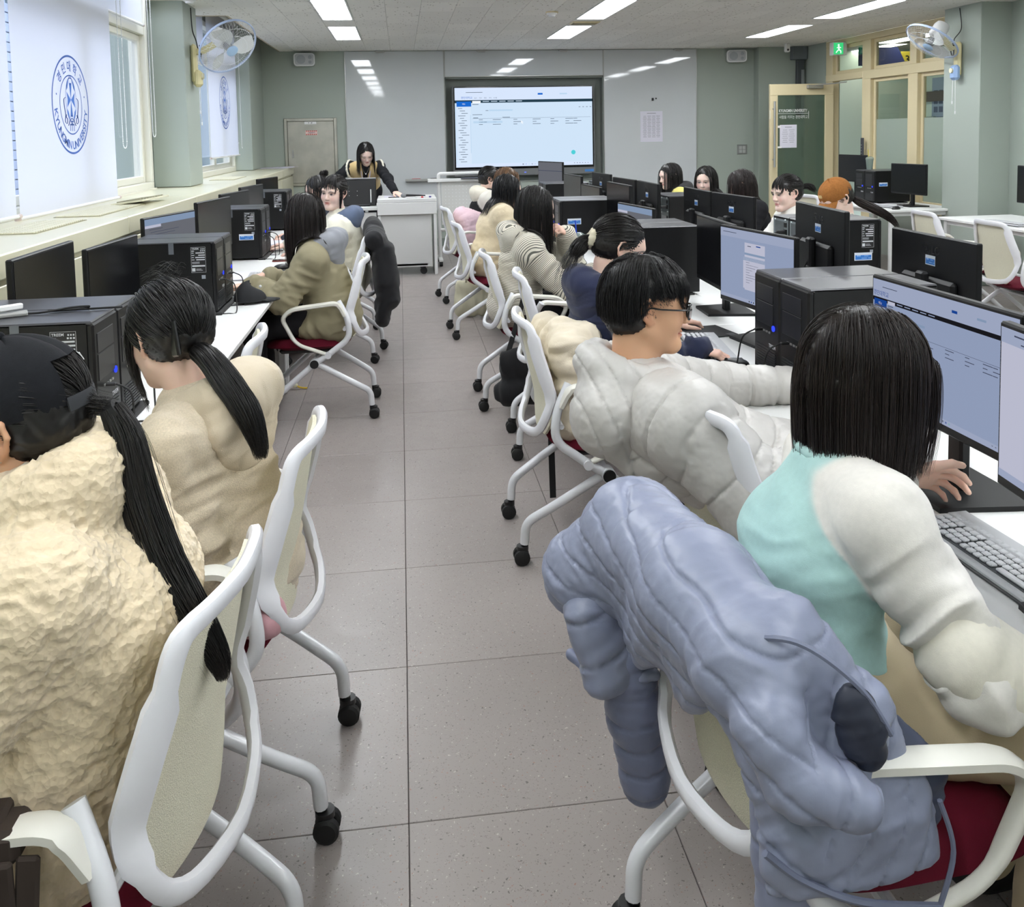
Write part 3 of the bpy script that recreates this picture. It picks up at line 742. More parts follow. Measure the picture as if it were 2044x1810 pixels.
cu = MB(); cu.prism([(0, 0), (0, -.05), (.012, -.038), (.022, -.056), (.03, -.052), (.02, -.034), (.036, -.034)], .001, (-.05, -.0705, .14), (1, 0, 0), (0, 0, 1)); cu.build('mouse_pointer', C['tab'], t, 0)
lg = MB(); lg.box((.0, -.066, -.60), (.03, .004, .015), .002); lg.build('power_light', emis('power_blue', (120, 140, 255), 1.0), t, 0)
MB().box((.93, -.0665, -.595), (.13, .003, .035)).build('sticker', mat('sticker_blue', (66, 130, 200), .5), t, 0)

# ------------------------------------------------------------------ window bench cabinets with vents
def bench(y0, y1, lb, vent=None, last=False):
    t = thing('radiator_cabinet', lb, 'cabinet', (-1.785, (y0+y1)/2, 0), group='cream cabinets under the windows'); l = y1-y0
    MB().box((-.005, 0, .535), (.57, l-.006, 1.07), .004).build('body', m_cream, t, 0)
    MB().box((.005, 0, 1.118), (.618, l-.004, .096), .006).build('top', m_cream, t, 0)
    for a, b in ((.02, .36), (.375, .72), (.735, 1.045)):
        MB().box((.292, 0, (a+b)/2), (.02, l-.03, b-a), .004).build('front_panel', m_cream, t, 0)
    if vent:
        v0, v1 = vent; g = MB(); n = int((v1-v0)/.028)
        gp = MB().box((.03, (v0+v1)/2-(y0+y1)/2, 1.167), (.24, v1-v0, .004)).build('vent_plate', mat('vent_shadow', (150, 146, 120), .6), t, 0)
        for k in range(n):
            for i in range(5): g.box((-.06+i*.045, v0+.014+k*.028-(y0+y1)/2, 1.171), (.040, .018, .006), .001)
        o = g.build('vent_bars', m_cream, t, 0); o['kind'] = 'stuff'
    return t
bench(YB, 1.75, 'cream radiator cabinet nearest the back of the room')
bench(1.75, 3.36, 'cream radiator cabinet at the left edge under the first blind')
bench(3.36, 4.95, 'cream radiator cabinet under the crest blind, second from the left edge', (4.15, 4.8))
bench(4.95, 6.55, 'cream radiator cabinet with a long slatted vent under the crest blind', (5.0, 5.85))
bench(6.55, 8.15, 'cream radiator cabinet in front of the left column')
bench(8.15, 9.75, 'cream radiator cabinet just past the left column', (8.9, 9.6))
bench(9.75, 11.2, 'cream radiator cabinet under the second crest blind')
bench(11.2, DY-.005, 'cream radiator cabinet reaching the front wall')
t = thing('vent_grille', 'loose cream slatted vent cover lifted out on the window bench', 'grille', (-1.70, 6.0, 1.185), .0)
MB().box((0, 0, 0), (.20, .46, .012), .002).build('frame', m_cream, t, 0)
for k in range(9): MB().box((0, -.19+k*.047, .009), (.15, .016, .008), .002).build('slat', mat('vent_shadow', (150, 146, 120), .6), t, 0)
for o in [t]: o.rotation_euler = (0, math.radians(-7), math.radians(-6))
# loose papers at the end of the bench
for k in range(4):
    o = MB().box((0, 0, 0), (.5-.05*k, .21, .002)).build('paper_sheet', MATS['paper_white'], None, 0)
    o.location = (-1.72+.05*k, 11.95+.03*k, 1.1685+.003*k); o.rotation_euler = (0, 0, .3*k-.4)
    tag(o, 'white paper sheet %s in the loose stack at the front end of the window bench' % ('at the bottom', 'second from the bottom', 'second from the top', 'on top')[k], 'paper', 'papers on the bench end')

# ------------------------------------------------------------------ roller blinds
def blind_mat():
    m = bpy.data.materials.new('blind_fabric'); m.use_nodes = True; MATS['blind_fabric'] = m
    nt = m.node_tree; nt.nodes.clear(); N = nt.nodes.new; L = nt.links.new
    o = N('ShaderNodeOutputMaterial'); d = N('ShaderNodeBsdfDiffuse'); tr = N('ShaderNodeBsdfTranslucent'); mx = N('ShaderNodeMixShader')
    d.inputs['Color'].default_value = (.80, .80, .82, 1); tr.inputs['Color'].default_value = (.66, .68, .74, 1); mx.inputs[0].default_value = .45
    L(d.outputs[0], mx.inputs[1]); L(tr.outputs[0], mx.inputs[2]); L(mx.outputs[0], o.inputs['Surface']); return m
m_blind = blind_mat(); m_crest = mat('crest_blue', (62, 100, 178), .7); m_crest2 = mat('crest_bright_blue', (74, 122, 206), .7)
def crest(parent, y, z, R, x):
    """round university crest printed on cloth facing +X; reading direction runs along +Y"""
    mb = MB(); ux, uy = np.array([0, 1.0, 0]), np.array([0, 0, 1.0]); o = np.array([x, y, z])
    def ring(r0, r1, n=64, c=(0, 0), sy=1.0, mi=0):
        V = []; F = []
        for k in range(n):
            a = 2*math.pi*k/n
            for r in (r0, r1): V.append(o+ux*(c[0]+r*math.cos(a))*1.0+uy*(c[1]+r*math.sin(a)*sy))
        for k in range(n):
            j = (k+1) % n; F.append((2*k, 2*k+1, 2*j+1, 2*j))
        mb.add(V, F, mi)
    ring(R*.96, R); ring(R*.58, R*.605); 
    def arc_text(txt, a0, a1, r, size, flip, bold=False):
        wd = [max(np.ptp(glyphs(ch, True)[0][:, 0]), .18)+.14 if len(glyphs(ch, True)[0]) else .30 for ch in txt]; tot = sum(wd); acc = 0
        for k, ch in enumerate(txt):
            a = math.radians(a0+(a1-a0)*((acc+wd[k]/2)/tot)); acc += wd[k]
            p = o+ux*r*math.cos(a)+uy*r*math.sin(a)
            rad = ux*math.cos(a)+uy*math.sin(a); tan = -ux*math.sin(a)+uy*math.cos(a)
            if flip: letter(mb, ch, p, size, tan, -rad, bold=True)
            else: letter(mb, ch, p, size, -tan, rad, bold=True)
    arc_text('경민대학교', 148, 32, R*.69, R*.235, False)
    arc_text('KYUNGMIN UNIVERSITY', 186, 354, R*.90, R*.235, True, True)
    for a in (166, 14): mb.lathe([(0, 0), (R*.022, 0), (R*.022, .0003)], o+ux*R*.78*math.cos(math.radians(a))+uy*R*.78*math.sin(math.radians(a)), 10, roty(math.pi/2))
    def poly(P, mi): mb.add([o+ux*p[0]*R+uy*p[1]*R for p in P], [tuple(range(len(P)))], mi)
    cy = .10
    for s in (1, -1):
        # upper and lower half of the central hourglass badge
        poly([(0, cy), (.07, cy+s*.34), (-.07, cy+s*.34)][::s], 1)
        poly([(.0, cy), (-.22, cy+s*.16), (-.18, cy+s*.0)][::s], 1); poly([(.0, cy), (.18, cy), (.22, cy+s*.16)][::s], 1)
        for q in (1, -1):
            poly([(q*.23, cy+s*.18), (q*.20, cy+s*.32), (q*.10, cy+s*.40), (q*.12, cy+s*.33), (q*.16, cy+s*.24)][::s*q], 1)
            tb = [o+ux*q*x_*R+uy*y_*R for x_, y_ in ((.30, .14), (.38, .10), (.38, -.02), (.33, -.20), (.36, -.34), (.26, -.38), (.24, -.28), (.30, -.26), (.28, -.20))]
            mb.tube(smooth_path(tb, 4), R*.007, 4)
            mb.tube([o+ux*q*.20*R+uy*(-.42)*R, o+ux*q*.10*R+uy*(-.30)*R, o+uy*(-.27)*R], R*.008, 4)
        ring(R*.075, R*.088, 20, (0, (cy+s*.40)*R))
    ring(R*.27, R*.285, 40, (0, cy*R), 1.6)
    for (x_, y_, w, h) in ((0, -.40, .24, .03), (-.10, -.46, .03, .14), (0, -.44, .03, .18), (.10, -.46, .03, .14), (0, -.33, .03, .08)):
        mb.add([o+ux*(x_-w/2)*R+uy*(y_-h/2)*R, o+ux*(x_+w/2)*R+uy*(y_-h/2)*R, o+ux*(x_+w/2)*R+uy*(y_+h/2)*R, o+ux*(x_-w/2)*R+uy*(y_+h/2)*R], [(0, 1, 2, 3)], 0)
    mb.build('printed_crest', [m_crest, m_crest2], parent, 0)
def blind(lb, x, y0, y1, z0, z1=2.98, cr=None, chains=()):
    t = thing('roller_blind', lb, 'blind', (x, (y0+y1)/2, z0), group='white roller blinds'); l = y1-y0
    MB().quad((0, -l/2, 0), (0, l/2, 0), (0, l/2, z1-z0), (0, -l/2, z1-z0)).build('fabric', m_blind, t, 0)
    bb = MB(); bb.cyl((0, -l/2-.015, -.004), (0, l/2+.015, -.004), .011, 10); bb.build('bottom_bar', m_wplast, t)
    MB().cyl((0, -l/2, z1-z0), (0, l/2, z1-z0), .03, 12).build('roller', m_wplast, t)
    ec = MB()
    for s in (-1, 1): ec.cyl((0, s*(l/2+.012), -.004), (0, s*(l/2+.045), -.004), .012, 8)
    ec.build('end_cap', mat('clear_cap', (206, 190, 184), .3), t)
    if cr: crest(t, cr[0]-(y0+y1)/2, cr[1]-z0, cr[2], .0020)
    for (dy, zb) in chains:
        c = MB(); P = []
        for k in range(0, 150):
            z = z1-z0-.02-k*.0115
            if z < zb-z0+.045: break
            P.append((.03, dy-.045, z)); P.append((.03, dy+.045, z))
        for k in range(13):
            a = math.pi*k/12; P.append((.03, dy-.045*math.cos(a), zb-z0+.045-.045*math.sin(a)))
        for p in P: c.ball(p, .0042, 5, 4)
        for s in (-1, 1): c.cyl((.03, dy+s*.045, zb-z0+.045), (.03, dy+s*.045, z1-z0-.02), .0012, 4)
        c.build('bead_chain', mat('chain_white', (232, 232, 228), .4), t, 0)
    return t
blind('white roller blind cut off by the left edge of the photo', -1.99, 3.1, 4.83, 1.195)
blind('wide white roller blind printed with the large round blue crest', -2.0, 4.895, 6.51, 1.178, cr=(5.705, 1.80, .302), chains=((.93, 1.52),))
blind('narrow white roller blind rolled up high beside the left column', -2.03, 6.56, 7.42, 2.50, chains=((.53, 1.60),))
blind('white roller blind past the left column printed with a smaller blue crest', -2.0, 9.66, 11.27, 1.372, cr=(10.5, 1.985, .302), chains=((.90, 1.45),))
blind('short plain white blind just past the left column', -2.0, 8.9, 9.5, 2.35)
blind('half lowered plain white blind beside the front left corner pier', -2.02, 11.34, 11.75, 1.52)

# ------------------------------------------------------------------ wall fans
def fan(lb, base, out, head, axis, up, R, blue_box):
    t = thing('wall_fan', lb, 'fan', base); B = np.array(base, float)
    out = unit(out); upv = np.array([0, 0, 1.0]); sd = np.cross(upv, out); F3 = np.stack([sd, out, upv], 1)
    MB().box((0, 0, 0), (.10, .045, .34), .02).xf(F3, np.array(out)*.025).build('wall_plate', mat('aged_cream_plastic', (218, 208, 160), .45), t)
    h = np.array(head, float)-B; ax = unit(axis)
    arm = MB(); arm.tube([out*.03+upv*.10, out*.10+upv*.11, h-ax*.10], .03, 10); arm.build('arm', MATS['aged_cream_plastic'], t)
    bx = MB().box((0, 0, 0), (.11, .07, .15), .025).xf(F3, out*.05-upv*.13); bx.build('control_box', mat('fan_blue', (150, 176, 214), .4) if blue_box else MATS['aged_cream_plastic'], t)
    MB().cyl(out*.085-upv*.11, out*.10-upv*.11, .025, 14).build('dial', m_cream, t)
    pc = MB()
    for s in (-1, 1):
        e = out*.06-upv*(.46+.05*s)+sd*s*.025; pc.cyl(out*.06-upv*.2+sd*s*.02, e, .0025, 5); pc.cyl(e, e-upv*.03, .006, 6)
    pc.build('pull_cord', m_wplast, t)
    u1 = unit(np.cross(ax, upv)); u2 = np.cross(u1, ax); G = np.stack([u1, -u2 if False else u2, ax], 1)
    if np.linalg.det(G) < 0: G[:, 0] *= -1
    MB().lathe([(0, -.20), (.065, -.20), (.075, -.17), (.075, -.07), (.06, -.05), (0, -.05)], h, 22, G).build('motor', m_wplast, t)
    MB().lathe([(R-.004, -.008), (R+.005, -.010), (R+.008, 0), (R+.005, .010), (R-.004, .008), (R-.004, -.008)], h, 40, G, caps=False).build('rim', mat('fan_rim_blue', (176, 192, 222), .4), t)
    gr = MB()
    nw = 60
    for k in range(nw):
        a = 2*math.pi*k/nw; c, s = math.cos(a), math.sin(a)
        prof = [(.052, .075), (R*.55, .068), (R*.86, .045), (R, .0)]
        gr.tube([h+G @ np.array([r*c, r*s, z]) for r, z in prof], .0009, 3, cap=False)
        if k % 2 == 0:
            prof = [(.07, -.05), (R*.6, -.055), (R*.9, -.035), (R, .0)]
            gr.tube([h+G @ np.array([r*c, r*s, z]) for r, z in prof], .0009, 3, cap=False)
    for r, z in ((R*.55, .069), (R*.80, .052)):
        gr.tube([h+G @ np.array([r*math.cos(2*math.pi*k/40), r*math.sin(2*math.pi*k/40), z]) for k in range(40)], .0018, 4, closed=True)
    gr.build('guard', mat('fan_guard_white', (226, 228, 230), .4), t)
    MB().lathe([(0, .083), (.040, .083), (.052, .076), (.052, .068), (0, .068)], h, 24, G).build('badge', mat('fan_badge_blue', (166, 196, 226), .4), t)
    hub = MB().lathe([(0, .045), (.03, .045), (.036, .03), (.036, -.02), (0, -.02)], h, 18, G).build('hub', mat('fan_hub_grey', (120, 122, 124), .4), t)
    for b in range(3):
        bl = MB(); V = []; F = []; n = 10
        for i in range(n+1):
            f = i/n; r = .03+(R-.055)*f; w = .35+.75*math.sin(math.pi*min(f*.85+.12, 1))
            for j in range(5):
                a = 2*math.pi*b/3+(j/4-.5)*w*(.9 if f > .1 else .5)+f*.35; z = .012-(j/4-.5)*.05
                V.append(h+G @ np.array([r*math.cos(a), r*math.sin(a), z]))
        for i in range(n):
            for j in range(4): F.append((i*5+j, i*5+j+1, i*5+j+6, i*5+j+5))
        bl.add(V, F); bl.build('blade', mat('fan_blade', (214, 216, 214), .25, .5), t)
    wc = MB(); wc.tube(smooth_path([out*.06+upv*.12, out*.05+upv*.2-sd*.02, out*.012+upv*.30+sd*.03, out*.012+np.array([0, 0, H-B[2]-.02])], 8), .005, 6)
    wc.tube(smooth_path([out*.075+upv*.16, out*.085+upv*.08-sd*.02, out*.075+upv*.03, out*.08+upv*.10+sd*.02, out*.075+upv*.15], 5), .007, 6)
    wc.build('power_cord', m_rubber, t)
fan('blue rimmed wall fan on the left column, tilted towards the aisle', (-1.80, 8.05, 2.235), (1, 0, 0), (-1.45, 7.86, 2.365), (.59, -.55, -.62), None, .262, False)
fan('white wall fan on the right column, tipped face down', (5.52, 8.14, 2.22), (-1, 0, 0), (5.22, 8.14, 2.40), (-.61, -.02, -.82), None, .262, True)
# ------------------------------------------------------------------ task chair
m_cf = mat('chair_white_nylon', (236, 236, 240), .35, .5)
m_ct = mat('chair_white_tube', (226, 227, 230), .28, .5, coat=.3)
m_mesh = mat('chair_cream_mesh', (226, 222, 200), .8, .2, bump=(420, .5, .002, 'voro'), noise=(500, .12))
m_seat = mat('burgundy_fabric', (92, 14, 34), .85, .2, bump=(500, .4, .002))
m_arm = mat('chair_arm_pad', (232, 230, 220), .45)
def make_chair():
    t = thing('task_chair', 'x', 'chair')
    # local: forward = +X, left = +Y, pivot above the origin. back plane from (-.20, z .50) to (-.275, z .865)
    def bk(u, v, d=0.0):  # u lateral, v 0..1 up the back, d backwards offset
        x = -.195-.085*v-.02*math.sin(v*3.1)*.6; z = .475+.40*v
        x += .10*(u/.22)**2*.55 if abs(u) > 0 else 0
        return np.array([x-d, u, z])
    out = [(0, 1.0), (.10, 1.0), (.155, .985), (.185, .92), (.20, .75), (.222, .52), (.225, .34), (.212, .18), (.18, .04), (.12, -.02), (0, -.045)]
    loop = out+[(-a, b) for a, b in out[-2:0:-1]]
    P = []; Wd = []; Up = []
    for a, b in loop:
        low = max(0, .34-b)/.35
        P.append(bk(a*(.955 if .2 < b < .95 else 1), b, .014+.068*low**.8)); Wd.append(.036 if b > .9 else (.056 if b > .45 else .050 if b > .2 else .034))
    P = smooth_path(P, 3, True); Wd = np.repeat(Wd, 3)
    ups = [unit(np.array([-1.0, 1.1*np.sign(p[1])*min(abs(p[1])/.17, 1)**3*(1 if p[2] > .50 else .4), -.15])) for p in P]
    MB().rbar(P, Wd*.92, .024, np.array(ups), closed=True, rnd=.45).build('back_frame', m_cf, t, 50)
    # mesh panel: cream fabric over the front, wraps the top and curves in at the bottom
    V = []; F = []; nu, nv = 12, 14
    for j in range(nv+1):
        v = -.075+1.055*j/nv; hw = np.interp(v, [-.08, .04, .2, .4, .55, .75, .9, .96, 1.0], [.10, .155, .19, .205, .203, .186, .176, .155, .125])
        for i in range(nu+1):
            u = hw*(2*i/nu-1); p = bk(u, v, -.006+.020*max(0, .25-v)/.25-.012*(1-(2*i/nu-1)**2)*math.sin(max(0, v)*2.6)); V.append(p)
    n1 = len(V); off = np.array([-.010, 0, 0])
    for p in list(V): V.append(p+off)
    w = nu+1
    for j in range(nv):
        for i in range(nu):
            a = j*w+i; F.append((a, a+1, a+w+1, a+w)); b = a+n1; F.append((b, b+w, b+w+1, b+1))
    for j in range(nv):
        for i in (0, nu):
            a = j*w+i; q = (a, a+w, a+w+n1, a+n1); F.append(q if i == 0 else q[::-1])
    for i in range(nu):
        for j in (0, nv):
            a = j*w+i; q = (a, a+n1, a+n1+1, a+1); F.append(q if j == 0 else q[::-1])
    MB().add(V, F).build('mesh_panel', m_mesh, t, 60)
    # lower loop carrier
    # seat cushion
    sec = []
    V = []; F = []; nx, ny = 14, 12
    def sp(i, j, top):
        a = 2*i/nx-1; b = 2*j/ny-1
        k = (abs(a)**4+abs(b)**4)**.25
        m = max(abs(a), abs(b)); s = m/k if k > 1e-6 else 1
        x = a*s*.235+.045; y = b*s*.235; e = 1-k**6 if k < 1 else 0
        z = (.425+.038*max(e, 0)**.5 - .015*max(0, a-.6)) if top else (.425-.028*max(e, 0)**.5)
        return (x, y, z)
    for top in (1, 0):
        for i in range(nx+1):
            for j in range(ny+1): V.append(sp(i, j, top))
    N1 = (nx+1)*(ny+1)
    for i in range(nx):
        for j in range(ny):
            a = i*(ny+1)+j; F.append((a, a+ny+1, a+ny+2, a+1)); b = a+N1; F.append((b, b+1, b+ny+2, b+ny+1))
    st = MB().add(V, F).build('seat', m_seat, t, 70)
    MB().box((-.172, .0, .418), (.003, .03, .012)).build('seat_tag', m_black, st, 0)
    MB().box((.05, 0, .392), (.30, .34, .03), .012).build('seat_pan', mat('seat_pan_black', (24, 22, 24), .5), t)
    for s in (-1, 1):
        y = s*.265
        sup = fillet_path([(-.135, y*.90, .675), (-.185, y, .585), (-.195, y, .475), (-.06, y, .375), (.0, y, .342), (.18, y*.97, .19), (.30, y*.92, .085)], .09, 6)
        MB().tube(sup, .0165, 12).build('side_tube', m_ct, t, 60)
        rl = fillet_path([(.0, y*.93, .342), (-.20, y*.84, .215), (-.295, y*.76, .155), (-.300, y*.745, .075)], .10, 6)
        MB().tube(rl, .0165, 12).build('rear_leg', m_ct, t, 60)
        ar = fillet_path([(-.168, y*.97, .600), (-.135, y*1.03, .672), (.115, y*1.07, .648), (.165, y*1.06, .600), (.095, y*1.05, .455), (-.075, y*1.0, .386)], .05, 6)
        n = len(ar); k = np.linspace(0, 1, n)
        MB().rbar(ar, .046-.022*np.clip((k-.58)*4, 0, 1), .024-.006*np.clip((k-.55)*3, 0, 1), np.array([unit(np.array([-.2*a, 0, 1-.0*a])) if .12 < a < .5 else unit(np.array([-1, 0, .3])) if a <= .12 else unit(np.array([.9, 0, .2])) if a < .66 else unit(np.array([.6, 0, -1])) for a in k]), rnd=.5).build('armrest', m_arm, t, 60)
        MB().cyl((-.075, y*.98, .386), (-.075, y*1.09, .386), .018, 14).build('arm_joint', m_ct, t)
        cp = MB().cyl((0, y*.90, .342), (0, y*1.085, .342), .026, 18).build('pivot_sleeve', m_ct, t)
        MB().cyl((0, y*1.08, .342), (0, y*1.10, .342), .0235, 18).build('pivot_cap', m_black, cp)
        for fx, fy in ((.30, y*.92), (-.300, y*.745)):
            c = MB(); c.cyl((fx, fy, .105), (fx, fy, .058), .013, 10); c.lathe([(.0, .030), (.022, .028), (.022, .012), (.012, 0), (0, 0)], (fx-.008, fy, .040), 12)
            ca = c.build('caster', m_black, t)
            for q in (-1, 1):
                MB().lathe([(0, -.011), (.022, -.011), (.029, -.006), (.029, .008), (.024, .011), (0, .011)], (fx-.012, fy+q*.0165, .029), 18, rotx(math.pi/2)).build('wheel', m_rubber, ca)
    MB().cyl((0, -.24, .342), (0, .24, .342), .014, 10).build('cross_tube', m_ct, t)
    MB().cyl((-.165, -.25, .52), (-.165, .25, .52), .010, 8).build('back_tube', m_ct, t)
    return t
CH = None; GCH = 'white task chairs with burgundy seats'
def chair(x, y, deg, lb):
    global CH
    if CH is None:
        CH = make_chair(); CH.location = (x, y, 0); CH.rotation_euler = (0, 0, math.radians(deg)); CH['label'] = lb; CH['group'] = GCH; return CH
    return dup(CH, (x, y, 0), math.radians(deg), lb, GCH)

# ------------------------------------------------------------------ desks
m_dleg = mat('desk_leg_white', (226, 227, 226), .4)
def desk(cx, cy, w, d, rz, lb, panel=True, grp='white computer desks'):
    """w along local x, d depth; back edge at +d/2"""
    t = thing('desk', lb, 'desk', (cx, cy, 0), rz, grp)
    MB().box((0, 0, .7075), (w-.003, d, .025), .004).build('desktop', m_white, t, 0)
    for sx in (-1, 1):
        for sy in (-1, 1): MB().box((sx*(w/2-.05), sy*(d/2-.06), .345), (.045, .045, .69), .006).build('leg', m_dleg, t, 0)
    fr = MB()
    for sy in (-1, 1): fr.box((0, sy*(d/2-.06), .675), (w-.14, .025, .04), .003)
    for sx in (-1, 1): fr.box((sx*(w/2-.05), 0, .675), (.025, d-.16, .04), .003)
    fr.build('apron', m_dleg, t, 0)
    if panel: MB().box((0, d/2-.05, .46), (w-.16, .012, .34), .003).build('modesty_panel', m_dleg, t, 0)
    return t
# ------------------------------------------------------------------ computer tower
m_tw = mat('tower_black', (11, 11, 13), .40, .35, noise=(120, .1)); m_twt = mat('tower_top_sheen', (62, 62, 66), .30, .5)  # top panel coloured lighter than the case to stand in for its grazing reflection
m_gal = mat('galvanised_panel', (158, 166, 168), .4, metal=.6); m_gmesh = mat('steel_mesh_grey', (92, 98, 100), .5, metal=.4, bump=(500, .8, .002, 'voro'))
m_lab = mat('label_black', (22, 22, 24), .45); m_labw = mat('label_white_print', (214, 216, 220), .6); m_stk = mat('asset_sticker_blue', (52, 120, 200), .45); m_stkw = mat('asset_sticker_white', (224, 230, 240), .5)
def sticker(t, o, ux, uy, w=.085, h=.05):
    ux, uy = np.asarray(ux, float), np.asarray(uy, float); n = np.cross(ux, uy); o = np.asarray(o, float)
    b = MB().prism([(-w/2, -h/2), (w/2, -h/2), (w/2, h/2), (-w/2, h/2)], .0006, o, ux, uy).build('asset_sticker', m_stkw, t, 0)
    q = MB().prism([(-w*.45, -h*.40), (w*.45, -h*.40), (w*.45, h*.18), (-w*.45, h*.18)], .0004, o+n*.0006, ux, uy)
    q.build('sticker_band', m_stk, b, 0)
    x = MB()
    for (a, c, ww, hh) in ((-.36, .02, .10, .16), (-.24, .02, .08, .16), (.05, .03, .24, .06), (-.1, -.25, .3, .07), (.28, -.25, .16, .07)): x.prism([(a*w, c*h), (a*w+ww*w, c*h), (a*w+ww*w, c*h+hh*h), (a*w, c*h+hh*h)], .0003, o+n*.001, ux, uy)
    x.build('sticker_print', mat('sticker_light', (150, 190, 236), .5), b, 0)
def tower(loc, deg, lb, lblside=0, stick=0, back=False, cord=True, grp='black computer towers'):
    """front face towards local -X ; w=Y .185, depth .42 (+X), h .36. lblside: -1 label on the -Y side, +1 on the +Y side"""
    t = thing('computer_tower', lb, 'computer', loc, math.radians(deg), grp); W_, D_, H_ = .204, .42, .36
    MB().box((D_/2+.006, 0, H_/2+.008), (D_-.012, W_, H_-.016), .003).build('case', m_tw, t, 0)
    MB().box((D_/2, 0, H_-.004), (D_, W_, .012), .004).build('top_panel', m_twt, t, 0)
    fr = MB(); fr.box((.006, 0, H_/2+.006), (.022, W_, H_-.022), .006); fp = fr.build('front_panel', m_tw, t, 0)
    bz = MB(); bz.box((-.0055, .012, .295), (.003, .135, .055), .001); bz.box((-.0055, .012, .225), (.003, .135, .075), .001); bz.build('drive_bay', mat('tower_bay', (28, 28, 31), .3), fp, 0)
    gm = MB()
    for k in range(9): gm.box((-.006, .0, .035+k*.009), (.004, W_-.05, .004))
    gm.build('intake_grille', mat('tower_grille', (40, 41, 44), .5), fp, 0)
    MB().box((.0, 0, .006), (.05, W_+.012, .016), .004).build('foot', m_rubber, t, 0)
    MB().box((D_-.05, 0, .004), (.05, W_-.01, .010), .002).build('foot', m_rubber, t, 0)
    MB().cyl((-.005, -.06, .185), (-.0085, -.06, .185), .010, 14).build('power_button', emis('power_led_blue', (50, 70, 255), 1.4), fp)
    us = MB()
    for k in range(4): us.box((-.006, -.03+k*.022, .165), (.004, .012, .006))
    us.build('usb_port', m_alu, fp, 0)
    letter(MB(), 'TREEM', (-.0058, -.05, .115), .018, (0, -1, 0), (0, 0, 1), bold=True).build('front_lettering', m_labw, fp, 0)
    if cord:
        c = MB(); c.box((-.02, .03, .165), (.03, .016, .008), .003); c.tube(smooth_path([(-.035, .03, .165), (-.075, .035, .14), (-.085, .05, .07), (-.085, .065, .004), (-.05, .085, .004), (-.02, .088, .004)], 6), .0028, 6)
        c.build('usb_lead', m_rubber, t)
    if lblside:
        s = lblside; y = s*(W_/2+.0004); ux = np.array([1.0 if s < 0 else -1.0, 0, 0]); uz = np.array([0, 0, 1.0]); n = np.cross(ux, uz)
        o = np.array([.075, y, .275])
        lb_ = MB().prism([(-.034, -.062), (.034, -.062), (.034, .062), (-.034, .062)], .0006, o, ux, uz).build('spec_label', m_lab, t, 0)
        w = MB(); p = o+n*.0007
        def r(a, b, ww, hh): w.prism([(a, b), (a+ww, b), (a+ww, b+hh), (a, b+hh)], .0003, p, ux, uz)
        letter(w, 'TREEM', p+ux*(-.014)+uz*.050, .011, ux, uz, bold=True)
        for k in range(3): r(.012+k*.007, .050, .004, .005); r(.010+k*.008, .041, .005, .005)
        r(-.031, .041, .012, .004)
        for k, (a, ww) in enumerate(((-.012, .042), (-.0, .031), (-.014, .044), (-.010, .040))): r(a, .031-k*.011, ww, .005); r(-.031, .032-k*.011, .010+.003*(k % 2), .003)
        for k in range(2): r(-.03, -.012-k*.006, .035, .002)
        r(-.030, -.033, .060, .007); r(-.031, -.056, .015, .016); r(-.012, -.052, .03, .002); r(-.012, -.046, .024, .002)
        for (a, b, ww, hh) in ((-.034, .0612, .068, .0008), (-.034, -.062, .068, .0008), (-.034, -.062, .0008, .124), (.0332, -.062, .0008, .124)): r(a, b, ww, hh)
        w.build('label_print', m_labw, lb_, 0)
        MB().prism([(-.008, -.008), (.010, -.008), (.010, .010), (-.008, .010)], .0006, o+ux*.02-uz*.085, ux, uz).build('small_sticker', mat('small_sticker', (150, 156, 166), .4), t, 0)
        tp = MB().prism([(-.012, -.035), (.012, -.035), (.012, .02), (-.012, .02)], .0006, (.20, y, .34), ux, uz).build('tape_tab', mat('clear_tape', (96, 100, 106), .25), t, 0)
        vt = MB()
        for k in range(12): vt.prism([(-.045, 0), (.045, 0), (.045, .004), (-.045, .004)], .001, np.array([.25, y, .13+k*.009]), ux, uz)
        vt.build('side_vent', m_rubber, t, 0)
    if stick:
        s = stick; y = s*(W_/2+.0006); ux = (1.0 if s < 0 else -1.0, 0, 0); sticker(t, (.10, y, .165 if lblside else .21), ux, (0, 0, 1), .10, .042)
    if back:
        x = D_+.0004; ux = np.array([0, 1.0, 0]); uz = np.array([0, 0, 1.0])
        bp = MB().prism([(-W_/2+.006, .02), (W_/2-.006, .02), (W_/2-.006, H_-.014), (-W_/2+.006, H_-.014)], .001, (x, 0, 0), ux, uz).build('rear_panel', m_gal, t, 0)
        MB().prism([(-.075, .235), (.04, .235), (.04, .335), (-.075, .335)], .0012, (x+.001, 0, 0), ux, uz).build('psu_grille', m_gmesh, bp, 0)
        q = MB(); q.prism([(.048, .305), (.078, .305), (.078, .33), (.048, .33)], .004, (x+.001, 0, 0), ux, uz); q.prism([(.046, .265), (.08, .265), (.08, .293), (.046, .293)], .006, (x+.001, 0, 0), ux, uz)
        for k in range(5): q.prism([(.05, .08+k*.028), (.08, .08+k*.028), (.08, .10+k*.028), (.05, .10+k*.028)], .002, (x+.001, 0, 0), ux, uz)
        q.build('socket_block', m_black, bp, 0)
        q = MB()
        for (a, b) in ((.062, .345), (-.07, .34), (.08, .245), (-.07, .228)): q.ball((x+.003, a, b), .005, 8, 6)
        for k in range(4): q.prism([(-.075, .04+k*.045), (.035, .04+k*.045), (.035, .072+k*.045), (-.075, .072+k*.045)], .0012, (x+.001, 0, 0), ux, uz)
        q.build('slot_cover', mat('bright_steel', (190, 196, 198), .3, metal=.7), bp, 0)
